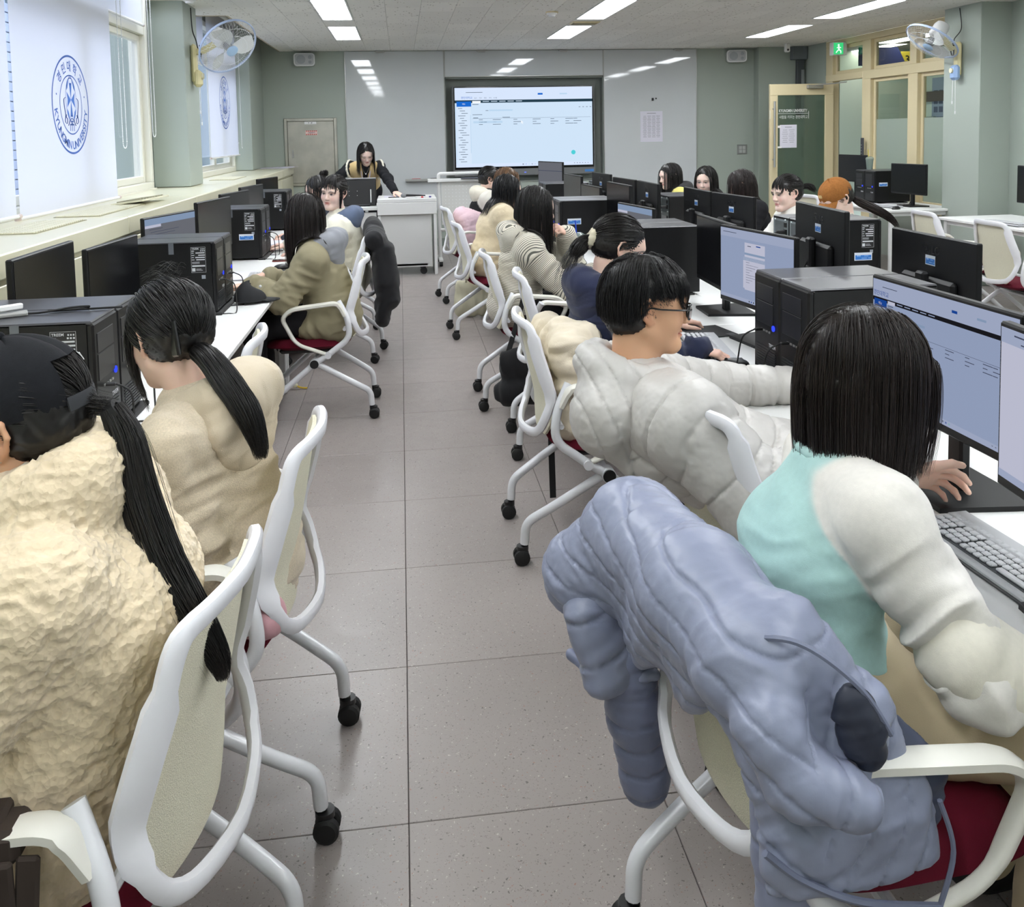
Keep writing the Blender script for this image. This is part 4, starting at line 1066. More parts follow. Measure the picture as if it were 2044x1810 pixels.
        c = MB(); c.box((x+.03, .063, .279), (.05, .022, .02), .004); c.tube(smooth_path([(x+.05, .063, .279), (x+.10, .07, .25), (x+.12, .09, .15), (x+.10, .12, .04), (x+.06, .16, .006)], 6), .006, 7); c.build('power_lead', m_rubber, t)
    return t
# ------------------------------------------------------------------ monitor
m_mon = mat('monitor_black', (13, 13, 15), .45, .35, noise=(150, .12)); m_off = mat('screen_off', (8, 9, 12), .22, .5)
m_logo = mat('logo_gloss_black', (42, 42, 46), .25)
def monitor(x, y, deg, lb, ztop=1.19, state='off', content=None, back=True, w=.54, hh=.322, base=True, zdesk=.72, tilt=0.0, grp='black monitors'):
    """screen faces local -X; deg turns it about z"""
    t = thing('monitor', lb, 'monitor', (x, y, zdesk), math.radians(deg), grp); zc = ztop-zdesk-hh/2
    pn = MB().box((.012, 0, zc), (.022, w, hh), .004).box((.030, 0, zc-.07), (.03, w*.62, hh*.5), .012); pnl = pn.build('panel', m_mon, t, 0)
    bz = .008
    if state == 'off': MB().box((.0004, 0, zc+.006), (.002, w-2*bz, hh-.03)).build('display', m_off, t, 0)
    else: ui('display', t, w-2*bz, hh-.03, (0, -1, 0), (0, 0, 1), (-1, 0, 0), (.0003, 0, zc+.006), content[0], content[1], 'm')
    letter(MB(), 'LG', (-.0002, 0, zc-hh/2+.004), .010, (0, -1, 0), (0, 0, 1)).build('front_logo', m_logo, t, 0)
    MB().box((.055, 0, zc-.06), (.03, .055, .18), .008).build('neck', m_mon, t)
    MB().box((.062, 0, (zc-.10)/2), (.028, .05, zc-.08), .006).build('stem', m_mon, t)
    if base: MB().prism([(-.10, -.10), (.12, -.13), (.12, .13), (-.10, .10)], .012, (.045, 0, 0), (1, 0, 0), (0, 1, 0)).build('base', m_mon, t, 0)
    if back:
        lg = MB(); c0 = np.array([.0235, 0, zc+.106]); ux = np.array([0, 1.0, 0]); uz = np.array([0, 0, 1.0])
        lg.xf(); letter(lg, 'LG', c0+ux*.030-uz*.014, .042, ux, uz, bold=True)
        for k in range(20):
            a0, a1 = 2*math.pi*k/20, 2*math.pi*(k+1)/20
            if 0 <= k < 3: continue
            q = [c0-ux*.028+(ux*math.cos(a)+uz*math.sin(a))*r for r, a in ((.021, a0), (.024, a0), (.024, a1), (.021, a1))]; lg.add(q, [(0, 1, 2, 3)])
        for (a, b, ww, h2) in ((-.030, -.010, .005, .022), (-.030, -.010, .014, .004), (-.040, .006, .005, .005), (-.020, -.004, .010, .004)): lg.add([c0+ux*a+uz*b, c0+ux*(a+ww)+uz*b, c0+ux*(a+ww)+uz*(b+h2), c0+ux*a+uz*(b+h2)], [(0, 1, 2, 3)])
        lg.build('rear_logo', m_logo, t, 0)
        sticker(t, (.0236, .0, zc+.068), (0, 1, 0), (0, 0, 1), .062, .036)
        MB().tube(smooth_path([(.062, .0, zc-.06), (.085, .0, zc-.12), (.085, .03, .10), (.10, .10, .006)], 6), .004, 6).build('signal_lead', m_rubber, t)
    return t
def winpage(seed):
    I = [('page', 0, 0, 1, 1), ('hdr', 0, 0, 1, .12), ('hdr', 0, .95, 1, .05)]
    I += [('tab', .36, .16, .28, .66), ('row', .36, .30, .28, .03), ('tab', .34, .36, .30, .44), ('row', .34, .36, .30, .05)]
    for k in range(9): I.append(('ink', .38, .43+k*.035, .05+.04*((k*seed) % 4), .006))
    I += [('ink', .40, .20, .05, .01), ('blue', .52, .18, .06, .015), ('ink', .04, .05, .2, .008)]
    for k in range(6): I.append(('blue' if k % 2 else 'bar', .42+k*.03, .965, .012, .02))
    return (I, [])
def chatpage():
    I = [('tab', 0, 0, 1, 1), ('hdr', 0, 0, 1, .10), ('hdr', 0, .95, 1, .05), ('row', .30, .18, .65, .26), ('side', .24, .47, .71, .40)]
    for k, c in enumerate(('row', 'dot', 'blue', 'dot')): I.append((c, .28, .53+k*.075, .05, .05))
    for k in range(4): I += [('ink', .36, .535+k*.075, .16, .010), ('ink', .36, .56+k*.075, .24, .006)]
    I += [('blue', .35, .23, .10, .016), ('ink', .28, .50, .10, .01), ('ink', .08, .03, .14, .01), ('ink', .12, .075, .3, .008), ('ink', .22, .905, .16, .014)]
    for k in range(4): I.append(('bar', .20+k*.06, .965, .02, .018))
    return (I, [('나의 정보', .36, .505, .03, 'ink')])
mainpage = (page_items(None), [('경민대학교', .07, .135, .05, 'blue'), ('메뉴', .064, .215, .03, 'tab')])
def docpage(): return ([('dull', 0, 0, 1, 1), ('row', 0, 0, 1, .12), ('tab', 0, .12, .3, .05)]+[('ink', .08+.02*(k % 3), .2+k*.05, .25+.1*((k*3) % 4), .008) for k in range(14)], [])
# ------------------------------------------------------------------ keyboard, mouse, pad
m_kb = mat('keyboard_silver', (176, 177, 180), .4); m_key = mat('key_silver', (188, 189, 192), .45); m_keyd = mat('key_well', (70, 72, 74), .5)
KB = None
def make_keyboard():
    t = thing('keyboard', 'x', 'keyboard'); w, d = .44, .145   # long side along local Y, front edge at -X
    MB().box((0, 0, .008), (d, w, .014), .004).box((.045, 0, .014), (.05, w-.01, .012), .004).build('body', m_kb, t, 0)
    MB().box((-d/2+.004, 0, .003), (.016, w-.006, .006), .002).build('wrist_edge', m_black, t, 0)
    MB().box((-.005, 0, .0152), (.105, w-.03, .002)).build('key_well', m_keyd, t, 0)
    km = MB().box((0, 0, 0), (.0145, .0155, .006), .002)
    me = km.mesh('key', m_key, 0); me2 = MB().box((0, 0, 0), (.0145, .10, .006), .002).mesh('key', m_key, 0)
    for r in range(5):
        y = -w/2+.026
        for c in range(21):
            if c in (15, 18) : y += .006
            if r == 0 and 4 <= c <= 9:
                if c == 4: link('key', me2, t, (-.045, y+.045, .0195))
                y += .0188; continue
            link('key', me, t, (-.045+r*.0185+(.002 if r == 4 else 0), y, .0195)); y += .0188
    return t
def keyboard(x, y, z, deg, lb):
    global KB
    if KB is None:
        KB = make_keyboard(); KB.location = (x, y, z); KB.rotation_euler = (0, 0, math.radians(deg)); KB['label'] = lb; KB['group'] = 'silver keyboards'; return KB
    return dup(KB, (x, y, z), math.radians(deg), lb, 'silver keyboards')
def mouse(x, y, z, deg, lb, cord=None):
    t = thing('mouse', lb, 'mouse', (x, y, z), math.radians(deg), 'black mice')
    V = []; F = []; nu, nv = 12, 8
    MB().ball((0, 0, .008), (.055, .032, .024), 16, 10).xf().build('shell', m_black, t)
    MB().cyl((.028, -.004, .027), (.028, .004, .027), .006, 10).build('wheel', m_rubber, t)
    if cord: MB().tube(smooth_path([(.053, 0, .008)]+cord, 8), .0022, 6).build('lead', m_rubber, t)
def mousepad(x, y, z, deg, lb, w=.20, d=.24):
    t = thing('mouse_pad', lb, 'mouse pad', (x, y, z), math.radians(deg), 'black mouse pads')
    MB().box((0, 0, .002), (w, d, .003), .001).build('mat', mat('pad_black', (26, 27, 30), .75), t, 0)
    MB().box((.06, -.08, .0037), (.03, .04, .0006)).build('print', mat('pad_print', (80, 82, 86), .7), t, 0)
# ------------------------------------------------------------------ desks
YS = [-.90, .90]                      # desk rows are 1.85 m long; seams at y = -0.04, 1.81, 3.66, 5.51, 7.36, 9.21
names = ['nearest the camera', 'second from the camera', 'third from the camera', 'fourth from the camera', 'at the far end']
for k in range(5):
    y = .885+1.85*k
    if k < 5: desk(-1.06, y, 1.85, .72, math.radians(90), 'long white desk along the window bench, %s' % names[k])
    desk(1.35, y, 1.85, .70, math.radians(-90), 'white desk in the row facing the aisle, %s' % names[k])
    desk(2.07, y, 1.85, .70, math.radians(90), 'white desk in the row backing onto the aisle row, %s' % names[k])
desk(5.28, 9.10, 1.60, .80, math.radians(-90), 'white desk by the corridor partition beyond the right column', False)
desk(5.33, 6.70, 1.80, .74, math.radians(-90), 'white desk against the right wall before the column', False)
# ------------------------------------------------------------------ towers (pairs side by side)
def pair(xf, yc, deg, lbs, **k):
    c = .1045
    for s, lb in zip((-1, 1), lbs): tower((xf, yc+s*c, .72), deg, lb, **{q: v[0 if s < 0 else 1] for q, v in k.items()})
# left row: fronts face the aisle (+X)  -> rotate 180
pair(-.86, 2.72, 180, ('black tower on the left desk nearest the camera, under the woman in the black cap', 'black tower behind the nearest left tower with a lead lying on top'), lblside=(1, 0))
pair(-.91, 4.57, 180, ('black tower with tape and a spec label beside the ponytailed woman', 'black tower just behind the taped one on the left desks'), lblside=(1, 0))
pair(-.99, 6.50, 180, ('black tower with a blue sticker beside the khaki jacket woman', 'black tower behind the blue stickered one on the left desks'), lblside=(1, 0), stick=(1, 0))
pair(-1.06, 8.45, 180, ('farthest labelled black tower on the left desks', 'black tower behind the farthest labelled one on the left desks'), lblside=(1, 0))
# right row: fronts face the aisle (-X)
pair(1.23, 2.73, 0, ('black tower right of the man in the pale puffer, hidden partly by bobbed hair', 'black tower right of the keyboard with a blue power light'), stick=(-1, 0))
pair(1.10, 4.56, 0, ('black tower behind the man in glasses, nearer of its pair', 'black tower behind the man in glasses, farther of its pair'), cord=(False, False))
pair(1.13, 6.42, 0, ('black tower with a blue sticker beside the striped hoodie woman', 'black tower behind the stickered one by the striped hoodie woman'), stick=(-1, 0), cord=(False, False))
pair(1.38, 8.55, 0, ('black tower in front of the big screen, nearer of its pair', 'black tower in front of the big screen, farther of its pair'), cord=(False, False))
# back to back row: rear panels face the aisle row
pair(2.49, 2.45, 180, ('black tower at the right edge showing its steel rear panel, nearer one', 'black tower at the right edge showing its steel rear panel, farther one'), back=(True, True), cord=(False, False))
pair(2.53, 4.58, 180, ('black tower with a spec label and blue sticker beside the spotted cardigan', 'black tower showing its rear panel left of the stickered one'), lblside=(1, 0), stick=(1, 0), back=(True, True), cord=(False, False))
pair(2.40, 6.56, 180, ('black tower with vents showing its rear leads, mid right row', 'black tower behind the vented one in the mid right row'), lblside=(0, 0), back=(True, True), cord=(False, False))
pair(2.30, 8.50, 180, ('small far black tower behind the big screen side monitors, nearer', 'small far black tower behind the big screen side monitors, farther'), back=(True, True), cord=(False, False))
# wall desk pair
pair(5.18, 9.30, 0, ('black tower with a blue sticker on the desk beyond the right column', 'black tower beside the stickered one beyond the right column'), stick=(-1, 0), cord=(False, False))
# ------------------------------------------------------------------ monitors
M_ = monitor
def mseg(a, b, lb, face, **k):
    """monitor whose top edge runs between world points a and b; face = sign of the side the screen shows, -1 towards -X"""
    ax, ay = a; bx, by = b; cx, cy = (ax+bx)/2, (ay+by)/2
    ang = math.degrees(math.atan2(by-ay, bx-ax))       # direction of edge
    deg = ang-90                                        # local +Y along the edge
    if face > 0: deg += 180
    return M_(cx, cy, deg, lb, **k)
# left row: screens face +X
mseg((-1.25, 2.98), (-1.25, 3.52), 'black switched off monitor at the left edge, behind the nearest towers', 1, ztop=1.20, back=False)
mseg((-1.24, 3.62), (-1.20, 4.16), 'black monitor behind the ponytailed woman, by the taped tower', 1, ztop=1.15, back=False)
mseg((-1.37, 4.86), (-1.22, 5.38), 'lit monitor by the window bench showing a document', 1, ztop=1.16, back=False, state='on', content=docpage())
mseg((-1.24, 5.52), (-1.14, 6.05), 'black monitor left of the blue stickered tower', 1, ztop=1.19, back=False)
mseg((-1.36, 6.85), (-1.24, 7.37), 'smaller looking black monitor beyond the blue stickered tower', 1, ztop=1.155, back=False)
mseg((-1.32, 7.45), (-1.22, 7.98), 'black monitor left of the farthest labelled tower', 1, ztop=1.17, back=False)
mseg((-1.40, 8.85), (-1.28, 9.37), 'last black monitor of the left row by the bench end', 1, ztop=1.17, back=False)
# right aisle row: screens face -X
mseg((1.08, 1.00), (1.135, 1.54), 'lit monitor cut off by the right edge with coloured icons', -1, ztop=1.20, state='on', content=chatpage())
mseg((1.22, 1.585), (1.205, 2.125), 'lit monitor facing the bobbed hair woman with a black menu bar', -1, ztop=1.195, state='on', content=mainpage)
mseg((1.43, 3.07), (1.345, 3.58), 'lit monitor beside the man in glasses with a small popup window', -1, ztop=1.172, state='on', content=winpage(3))
mseg((1.425, 3.66), (1.45, 4.20), 'dark monitor left of the popup window monitor', -1, ztop=1.16)
mseg((1.45, 4.98), (1.375, 5.50), 'low lit monitor with lines of text behind the navy hoodie woman', -1, ztop=1.12, state='on', content=docpage())
mseg((1.48, 5.62), (1.455, 6.13), 'dark monitor beyond the low text monitor', -1, ztop=1.218)
mseg((1.56, 6.83), (1.52, 7.36), 'small low dark monitor left of the mid row, showing grey', -1, ztop=1.132)
mseg((1.53, 7.42), (1.48, 7.95), 'upright monitor with dim reflections left of the low grey one', -1, ztop=1.195)
mseg((1.66, 9.06), (1.50, 9.52), 'monitor standing before the big screen showing dull grey', -1, ztop=1.262, state='on', content=([('dull', 0, 0, 1, 1), ('ink', 0, .3, 1, .02)], []))
# back row: rear shells face -X
mseg((1.915, 2.68), (1.93, 3.22), 'black monitor seen from behind at the right with a blue sticker, nearest of its row', 1, ztop=1.18)
mseg((1.74, 3.22), (1.79, 3.78), 'black monitor seen from behind below the orange cap', 1, ztop=1.245)
mseg((2.06, 4.90), (2.00, 5.44), 'black monitor seen from behind in front of the woman in black', 1, ztop=1.175)
mseg((2.00, 5.46), (2.00, 6.00), 'black monitor seen from behind under the woman facing the camera', 1, ztop=1.175)
mseg((1.80, 6.00), (1.80, 6.46), 'far black monitor seen from behind left of the vented tower', 1, ztop=1.20)
mseg((1.79, 6.55), (1.75, 7.06), 'farther black monitor seen from behind beside the yellow hooded woman', 1, ztop=1.20)
mseg((1.82, 7.48), (1.78, 7.98), 'small far monitor seen from behind with a pale rear logo', 1, ztop=1.20)
# wall desks
mseg((5.36, 9.62), (5.30, 10.12), 'dark monitor behind the towers beyond the right column', -1, ztop=1.24)
mseg((5.34, 8.40), (5.27, 8.92), 'black switched off monitor just left of the right column', -1, ztop=1.172)
mseg((5.25, 6.35), (5.28, 7.05), 'black switched off monitor at the right edge against the wall', -1, ztop=1.215)
# ------------------------------------------------------------------ keyboards, mice, pads
ZD = .7215
keyboard(1.14, 1.50, ZD, 3, 'silver keyboard in front of the bobbed hair woman at the right edge')
keyboard(1.13, 2.08, ZD, -4, 'silver keyboard under the screen with the black menu bar') if False else None
keyboard(1.165, 3.24, ZD, -8, 'silver keyboard beyond the navy sleeve in front of the popup monitor')
keyboard(1.18, 3.82, ZD, 4, 'silver keyboard beside the dark monitor')
keyboard(-.87, 5.38, ZD, 184, 'silver keyboard under the khaki jacket woman\'s hands')
keyboard(-.95, 4.95, ZD, 176, 'silver keyboard half hidden behind the taped tower') if False else None
keyboard(-.98, 6.95, ZD, 180, 'silver keyboard in front of the smiling woman')
keyboard(5.06, 8.72, ZD, 12, 'silver keyboard on the desk beyond the right column')
keyboard(5.10, 6.85, ZD, 3, 'silver keyboard on the desk at the right wall')
mousepad(1.13, 2.985, ZD, -6, 'black mouse pad under the navy sleeved hand')
mouse(1.165, 2.975, ZD+.004, 170, 'black mouse under the navy sleeved hand')
mousepad(1.27, 3.53, ZD, 10, 'black mouse pad left of the popup monitor', .18, .2)
mousepad(1.40, 3.08, ZD, 10, 'black mouse pad behind the tower with the blue power light', .16, .2) if False else None
mouse(1.235, 1.955, ZD, 160, 'black mouse under the bobbed hair woman\'s far hand', cord=[(.10, -.02, .004), (.19, .02, .004), (.30, -.02, .004)])
mousepad(-.80, 5.78, ZD, 0, 'black mouse pad on the left desk by the phone', .20, .24)
mouse(-.79, 5.80, ZD+.004, 20, 'black mouse on the left desk by the phone')
mouse(-.84, 5.20, ZD, 10, 'black mouse under the khaki jacket woman\'s hand')
mousepad(-.82, 4.97, ZD, 0, 'black mouse pad under the khaki jacket woman\'s near arm', .22, .22)
mouse(-.82, 6.62, ZD, 30, 'black mouse beside the blue stickered tower')
mouse(5.02, 8.40, ZD, 20, 'black mouse at the corner of the desk beyond the right column')
# ------------------------------------------------------------------ chairs
chair(-.566, 1.463, 171, 'white task chair of the woman in the fleece coat, a dark strap on its arm')
chair(-.505, 2.13, 176, 'white task chair of the woman in the beige hoodie')
chair(-.80, 3.18, 182, 'empty white task chair pushed under the left desks')
chair(-.50, 5.08, 180, 'white task chair of the woman in the khaki jacket')
chair(-.50, 6.32, 172, 'white task chair with a black coat hung on it')
chair(-.55, 7.35, 180, 'white task chair behind the smiling woman, mostly hidden')
chair(.725, 1.405, 4, 'white task chair at the bottom right with the blue puffer jacket on it')
chair(.985, 2.19, 12, 'white task chair of the man in the pale puffer')
chair(.71, 3.29, 0, 'white task chair with a cream coat on its back')
chair(.84, 4.30, -3, 'empty white task chair left of the navy hoodie woman')
chair(.74, 5.09, 0, 'white task chair of the woman in the striped hoodie')
chair(.68, 6.88, 4, 'white task chair of the woman in the cream fleece')
chair(.66, 8.35, 8, 'white task chair with the pink puffer jacket, before the big screen')
chair(4.42, 6.55, -4, 'empty white task chair at the desk by the right wall')
chair(4.42, 5.75, -2, 'empty white task chair at the right edge')
chair(4.40, 8.62, 10, 'empty white task chair beyond the orange cap woman')
chair(2.92, 5.40, 180, 'white task chair under the orange cap woman, hidden behind monitors') if False else None
# ------------------------------------------------------------------ soft-body modelling: smooth-blended solids -> one skin
def noise3(P, seed=0):
    P = np.asarray(P, np.float32); i = np.floor(P).astype(np.int64); f = P-i; f = f*f*(3-2*f)
    def h(a, b, c):
        n = (a*374761393+b*668265263+c*2147483647+seed*1274126177) & 0xFFFFFFFF
        n = ((n ^ (n >> 13))*1274126177) & 0xFFFFFFFF; n = n ^ (n >> 16)
        return (n & 0xFFFF).astype(np.float32)/32767.5-1
    x, y, z = i[:, 0], i[:, 1], i[:, 2]; u, v, w = f[:, 0], f[:, 1], f[:, 2]
    def L(a, b, t): return a+(b-a)*t
    return L(L(L(h(x, y, z), h(x+1, y, z), u), L(h(x, y+1, z), h(x+1, y+1, z), u), v),
             L(L(h(x, y, z+1), h(x+1, y, z+1), u), L(h(x, y+1, z+1), h(x+1, y+1, z+1), u), v), w)
def fbm(P, o=3, seed=0):
    P = np.asarray(P, np.float32); s = 0; a = 1.0
    for k in range(o): s = s+a*noise3(P*(2**k), seed+k); a *= .5
    return s
class Prim:
    """k: blend; col: colour index; tag groups; sub: subtract"""
    def __init__(s, kind, k=.03, col=0, sub=False, **q):
        s.kind = kind; s.k = k; s.col = col; s.sub = sub; s.__dict__.update(q)
    def bounds(s):
        if s.kind == 'cap':
            r = np.max(s.r); return np.minimum(s.a, s.b)-r, np.maximum(s.a, s.b)+r
        r = np.max(s.rad); return s.c-r, s.c+r
    def dist(s, P):
        if s.kind == 'cap':
            ab = s.b-s.a; L2 = float(ab @ ab) or 1e-9
            q = P-s.a; t = np.clip((q @ ab)/L2, 0, 1)
            q = q-t[:, None]*ab
            if s.u is None:
                return np.sqrt((q*q).sum(1))-(s.r[0]+(s.r[1]-s.r[0])*t)
            ax = ab/math.sqrt(L2); u = s.u; v = np.cross(ax, u)
            rw = s.r[0, 0]+(s.r[1, 0]-s.r[0, 0])*t; rd = s.r[0, 1]+(s.r[1, 1]-s.r[0, 1])*t; rm = np.minimum(rw, rd)
            a, b, c = q @ u, q @ v, q @ ax
            k0 = np.sqrt((a/rw)**2+(b/rd)**2+(c/rm)**2)+1e-9; k1 = np.sqrt((a/rw**2)**2+(b/rd**2)**2+(c/rm**2)**2)+1e-9
            return np.where(k0 < .05, -rm, k0*(k0-1)/k1)
        q = P-s.c
        if s.R is not None: q = q @ s.R
        k0 = np.sqrt(((q/s.rad)**2).sum(1))+1e-9; k1 = np.sqrt(((q/s.rad**2)**2).sum(1))+1e-9
        return np.where(k0 < .05, -np.min(s.rad), k0*(k0-1)/k1)
    def axial(s, P):
        if s.kind == 'cap':
            ab = s.b-s.a; L2 = float(ab @ ab) or 1e-9; t = ((P-s.a) @ ab)/L2
            return s.s0+t*math.sqrt(L2)
        return s.s0+(P-s.c)[:, 2]
def cap(a, b, r0, r1=None, k=.03, col=0, u=None, s0=0.0, sub=False):
    a, b = np.asarray(a, float), np.asarray(b, float); r1 = r0 if r1 is None else r1
    if u is not None:
        ax = unit(b-a) if np.linalg.norm(b-a) > 1e-6 else np.array([0, 0, 1.0]); u = unit(np.asarray(u, float)-ax*(ax @ np.asarray(u, float)))
    return Prim('cap', k, col, sub, a=a, b=b, r=np.array([r0, r1], float), u=u, s0=s0)
def ell(c, rad, R=None, k=.03, col=0, s0=0.0, sub=False):
    return Prim('ell', k, col, sub, c=np.asarray(c, float), rad=np.array([rad]*3 if np.isscalar(rad) else rad, float), R=None if R is None else np.asarray(R, float), s0=s0)
def chain(pts, rs, k=.02, col=0, u=None, s0=0.0):
    out = []; s = s0
    for i in range(len(pts)-1):
        out.append(cap(pts[i], pts[i+1], rs[i], rs[i+1], k, col, u, s)); s += np.linalg.norm(np.asarray(pts[i+1], float)-np.asarray(pts[i], float))
    return out
def field(prims, h, lo=None, hi=None, grow=0.0):
    ad = [p for p in prims if not p.sub]
    if lo is None:
        B = [p.bounds() for p in ad]; lo = np.min([b[0] for b in B], 0)-3*h-grow; hi = np.max([b[1] for b in B], 0)+3*h+grow
    n = np.ceil((hi-lo)/h).astype(int)+1
    D = np.full(n, 1.0, np.float32)
    ax = [lo[i]+h*np.arange(n[i]) for i in range(3)]
    for p in prims:
        a, b = p.bounds(); m = p.k+3*h+grow
        i0 = np.maximum(np.floor((a-m-lo)/h).astype(int), 0); i1 = np.minimum(np.ceil((b+m-lo)/h).astype(int)+1, n)
        if np.any(i1 <= i0): continue
        X, Y, Z = np.meshgrid(ax[0][i0[0]:i1[0]], ax[1][i0[1]:i1[1]], ax[2][i0[2]:i1[2]], indexing='ij')
        P = np.stack([X.ravel(), Y.ravel(), Z.ravel()], 1)
        d = p.dist(P).reshape(X.shape).astype(np.float32)-grow
        S = D[i0[0]:i1[0], i0[1]:i1[1], i0[2]:i1[2]]; k = max(p.k, 1e-4)
        if p.sub:
            q = np.maximum(k-np.abs(S+d), 0)/k; R = np.maximum(S, -d)+q*q*k*.25
        else:
            q = np.maximum(k-np.abs(S-d), 0)/k; R = np.minimum(S, d)-q*q*k*.25
        D[i0[0]:i1[0], i0[1]:i1[1], i0[2]:i1[2]] = R
    return D, lo
CORN = np.array([(i, j, k) for i in (0, 1) for j in (0, 1) for k in (0, 1)])
EDG = [(a, b) for a in range(8) for b in range(a+1, 8) if np.abs(CORN[a]-CORN[b]).sum() == 1]
def surface(D, lo, h):
    N = D < 0; nx, ny, nz = D.shape
    cs = np.zeros((nx-1, ny-1, nz-1), np.uint8)
    for c in CORN: cs += N[c[0]:nx-1+c[0], c[1]:ny-1+c[1], c[2]:nz-1+c[2]]
    I = np.argwhere((cs > 0) & (cs < 8))
    if len(I) == 0: return np.zeros((0, 3)), np.zeros((0, 4), int)
    val = np.stack([D[I[:, 0]+c[0], I[:, 1]+c[1], I[:, 2]+c[2]] for c in CORN], 1)
    acc = np.zeros((len(I), 3)); cnt = np.zeros(len(I))
    for a, b in EDG:
        va, vb = val[:, a], val[:, b]; m = (va < 0) != (vb < 0); t = np.where(m, va/np.where(m, va-vb, 1), 0)
        acc += np.where(m[:, None], CORN[a]+t[:, None]*(CORN[b]-CORN[a]), 0); cnt += m
    V = lo+h*(I+acc/cnt[:, None])
    ix = np.full(cs.shape, -1, np.int64); ix[tuple(I.T)] = np.arange(len(I))
    F = []
    for ax in range(3):
        o = [(1, 2), (2, 0), (0, 1)][ax]
        s0 = [slice(None)]*3; s1 = [slice(None)]*3; s0[ax] = slice(0, D.shape[ax]-1); s1[ax] = slice(1, None)
        A, B = N[tuple(s0)], N[tuple(s1)]
        for flip in (0, 1):
            E = np.argwhere((A & ~B) if not flip else (~A & B))
            E = E[(E[:, o[0]] > 0) & (E[:, o[1]] > 0) & (E[:, o[0]] < D.shape[o[0]]-1) & (E[:, o[1]] < D.shape[o[1]]-1)]
            q = []
            for du, dv in ((-1, -1), (0, -1), (0, 0), (-1, 0)):
                C = E.copy(); C[:, o[0]] += du; C[:, o[1]] += dv; q.append(ix[tuple(C.T)])
            q = np.stack(q, 1)
            F.append(q[:, ::-1] if flip else q)
    F = np.vstack(F); F = F[(F >= 0).all(1)]
    return V, F
def vnormals(V, F):
    n = np.cross(V[F[:, 2]]-V[F[:, 0]], V[F[:, 3]]-V[F[:, 1]])
    N = np.zeros_like(V)
    for k in range(4):
        for c in range(3): N[:, c] += np.bincount(F[:, k], n[:, c], len(V))
    return N/np.maximum(np.linalg.norm(N, axis=1), 1e-12)[:, None]
def relax(V, F, it=1, w=.5):
    E = np.vstack([F[:, [0, 1]], F[:, [1, 2]], F[:, [2, 3]], F[:, [3, 0]]])
    d = np.bincount(E[:, 0], minlength=len(V))+np.bincount(E[:, 1], minlength=len(V))
    for _ in range(it):
        S = np.stack([np.bincount(E[:, 0], V[E[:, 1], c], len(V))+np.bincount(E[:, 1], V[E[:, 0], c], len(V)) for c in range(3)], 1)
        V = V+w*(S/np.maximum(d, 1)[:, None]-V)
    return V
def weights(prims, P):
    ad = [p for p in prims if not p.sub]
    D = np.stack([p.dist(P) for p in ad], 1); m = D.min(1, keepdims=True)
    Wt = np.exp(-(D-m)/.012); Wt /= Wt.sum(1, keepdims=True)
    return ad, D, Wt
def skin(prims, h, it=1, cut=None):
    D, lo = field(prims, h); V, F = surface(D, lo, h)
    if it: V = relax(V, F, it)
    return V, F
def to_mesh(name, V, F, mats, root=(0, 0, 0), col=None, s=None):
    me = bpy.data.meshes.new(name)
    V = V-np.asarray(root, float)
    me.vertices.add(len(V)); me.vertices.foreach_set('co', V.astype(np.float32).ravel())
    F = np.asarray(F); me.loops.add(F.size); me.polygons.add(len(F))
    me.loops.foreach_set('vertex_index', F.astype(np.int32).ravel())
    me.polygons.foreach_set('loop_start', (np.arange(len(F))*F.shape[1]).astype(np.int32))
    me.update(calc_edges=True)
    me.polygons.foreach_set('use_smooth', np.ones(len(F), bool))
    for m in (mats if isinstance(mats, (list, tuple)) else [mats]): me.materials.append(m)
    if col is not None:
        a = me.color_attributes.new('Col', 'FLOAT_COLOR', 'POINT'); c = np.ones((len(V), 4), np.float32); c[:, :3] = col; a.data.foreach_set('color', c.ravel())
    if s is not None:
        a = me.attributes.new('run', 'FLOAT', 'POINT'); a.data.foreach_set('value', np.asarray(s, np.float32))
    return me
def merge(parts):
    Vs, Fs, n = [], [], 0
    for V, F in parts: Vs.append(V); Fs.append(F+n); n += len(V)
    return np.vstack(Vs), np.vstack(Fs)

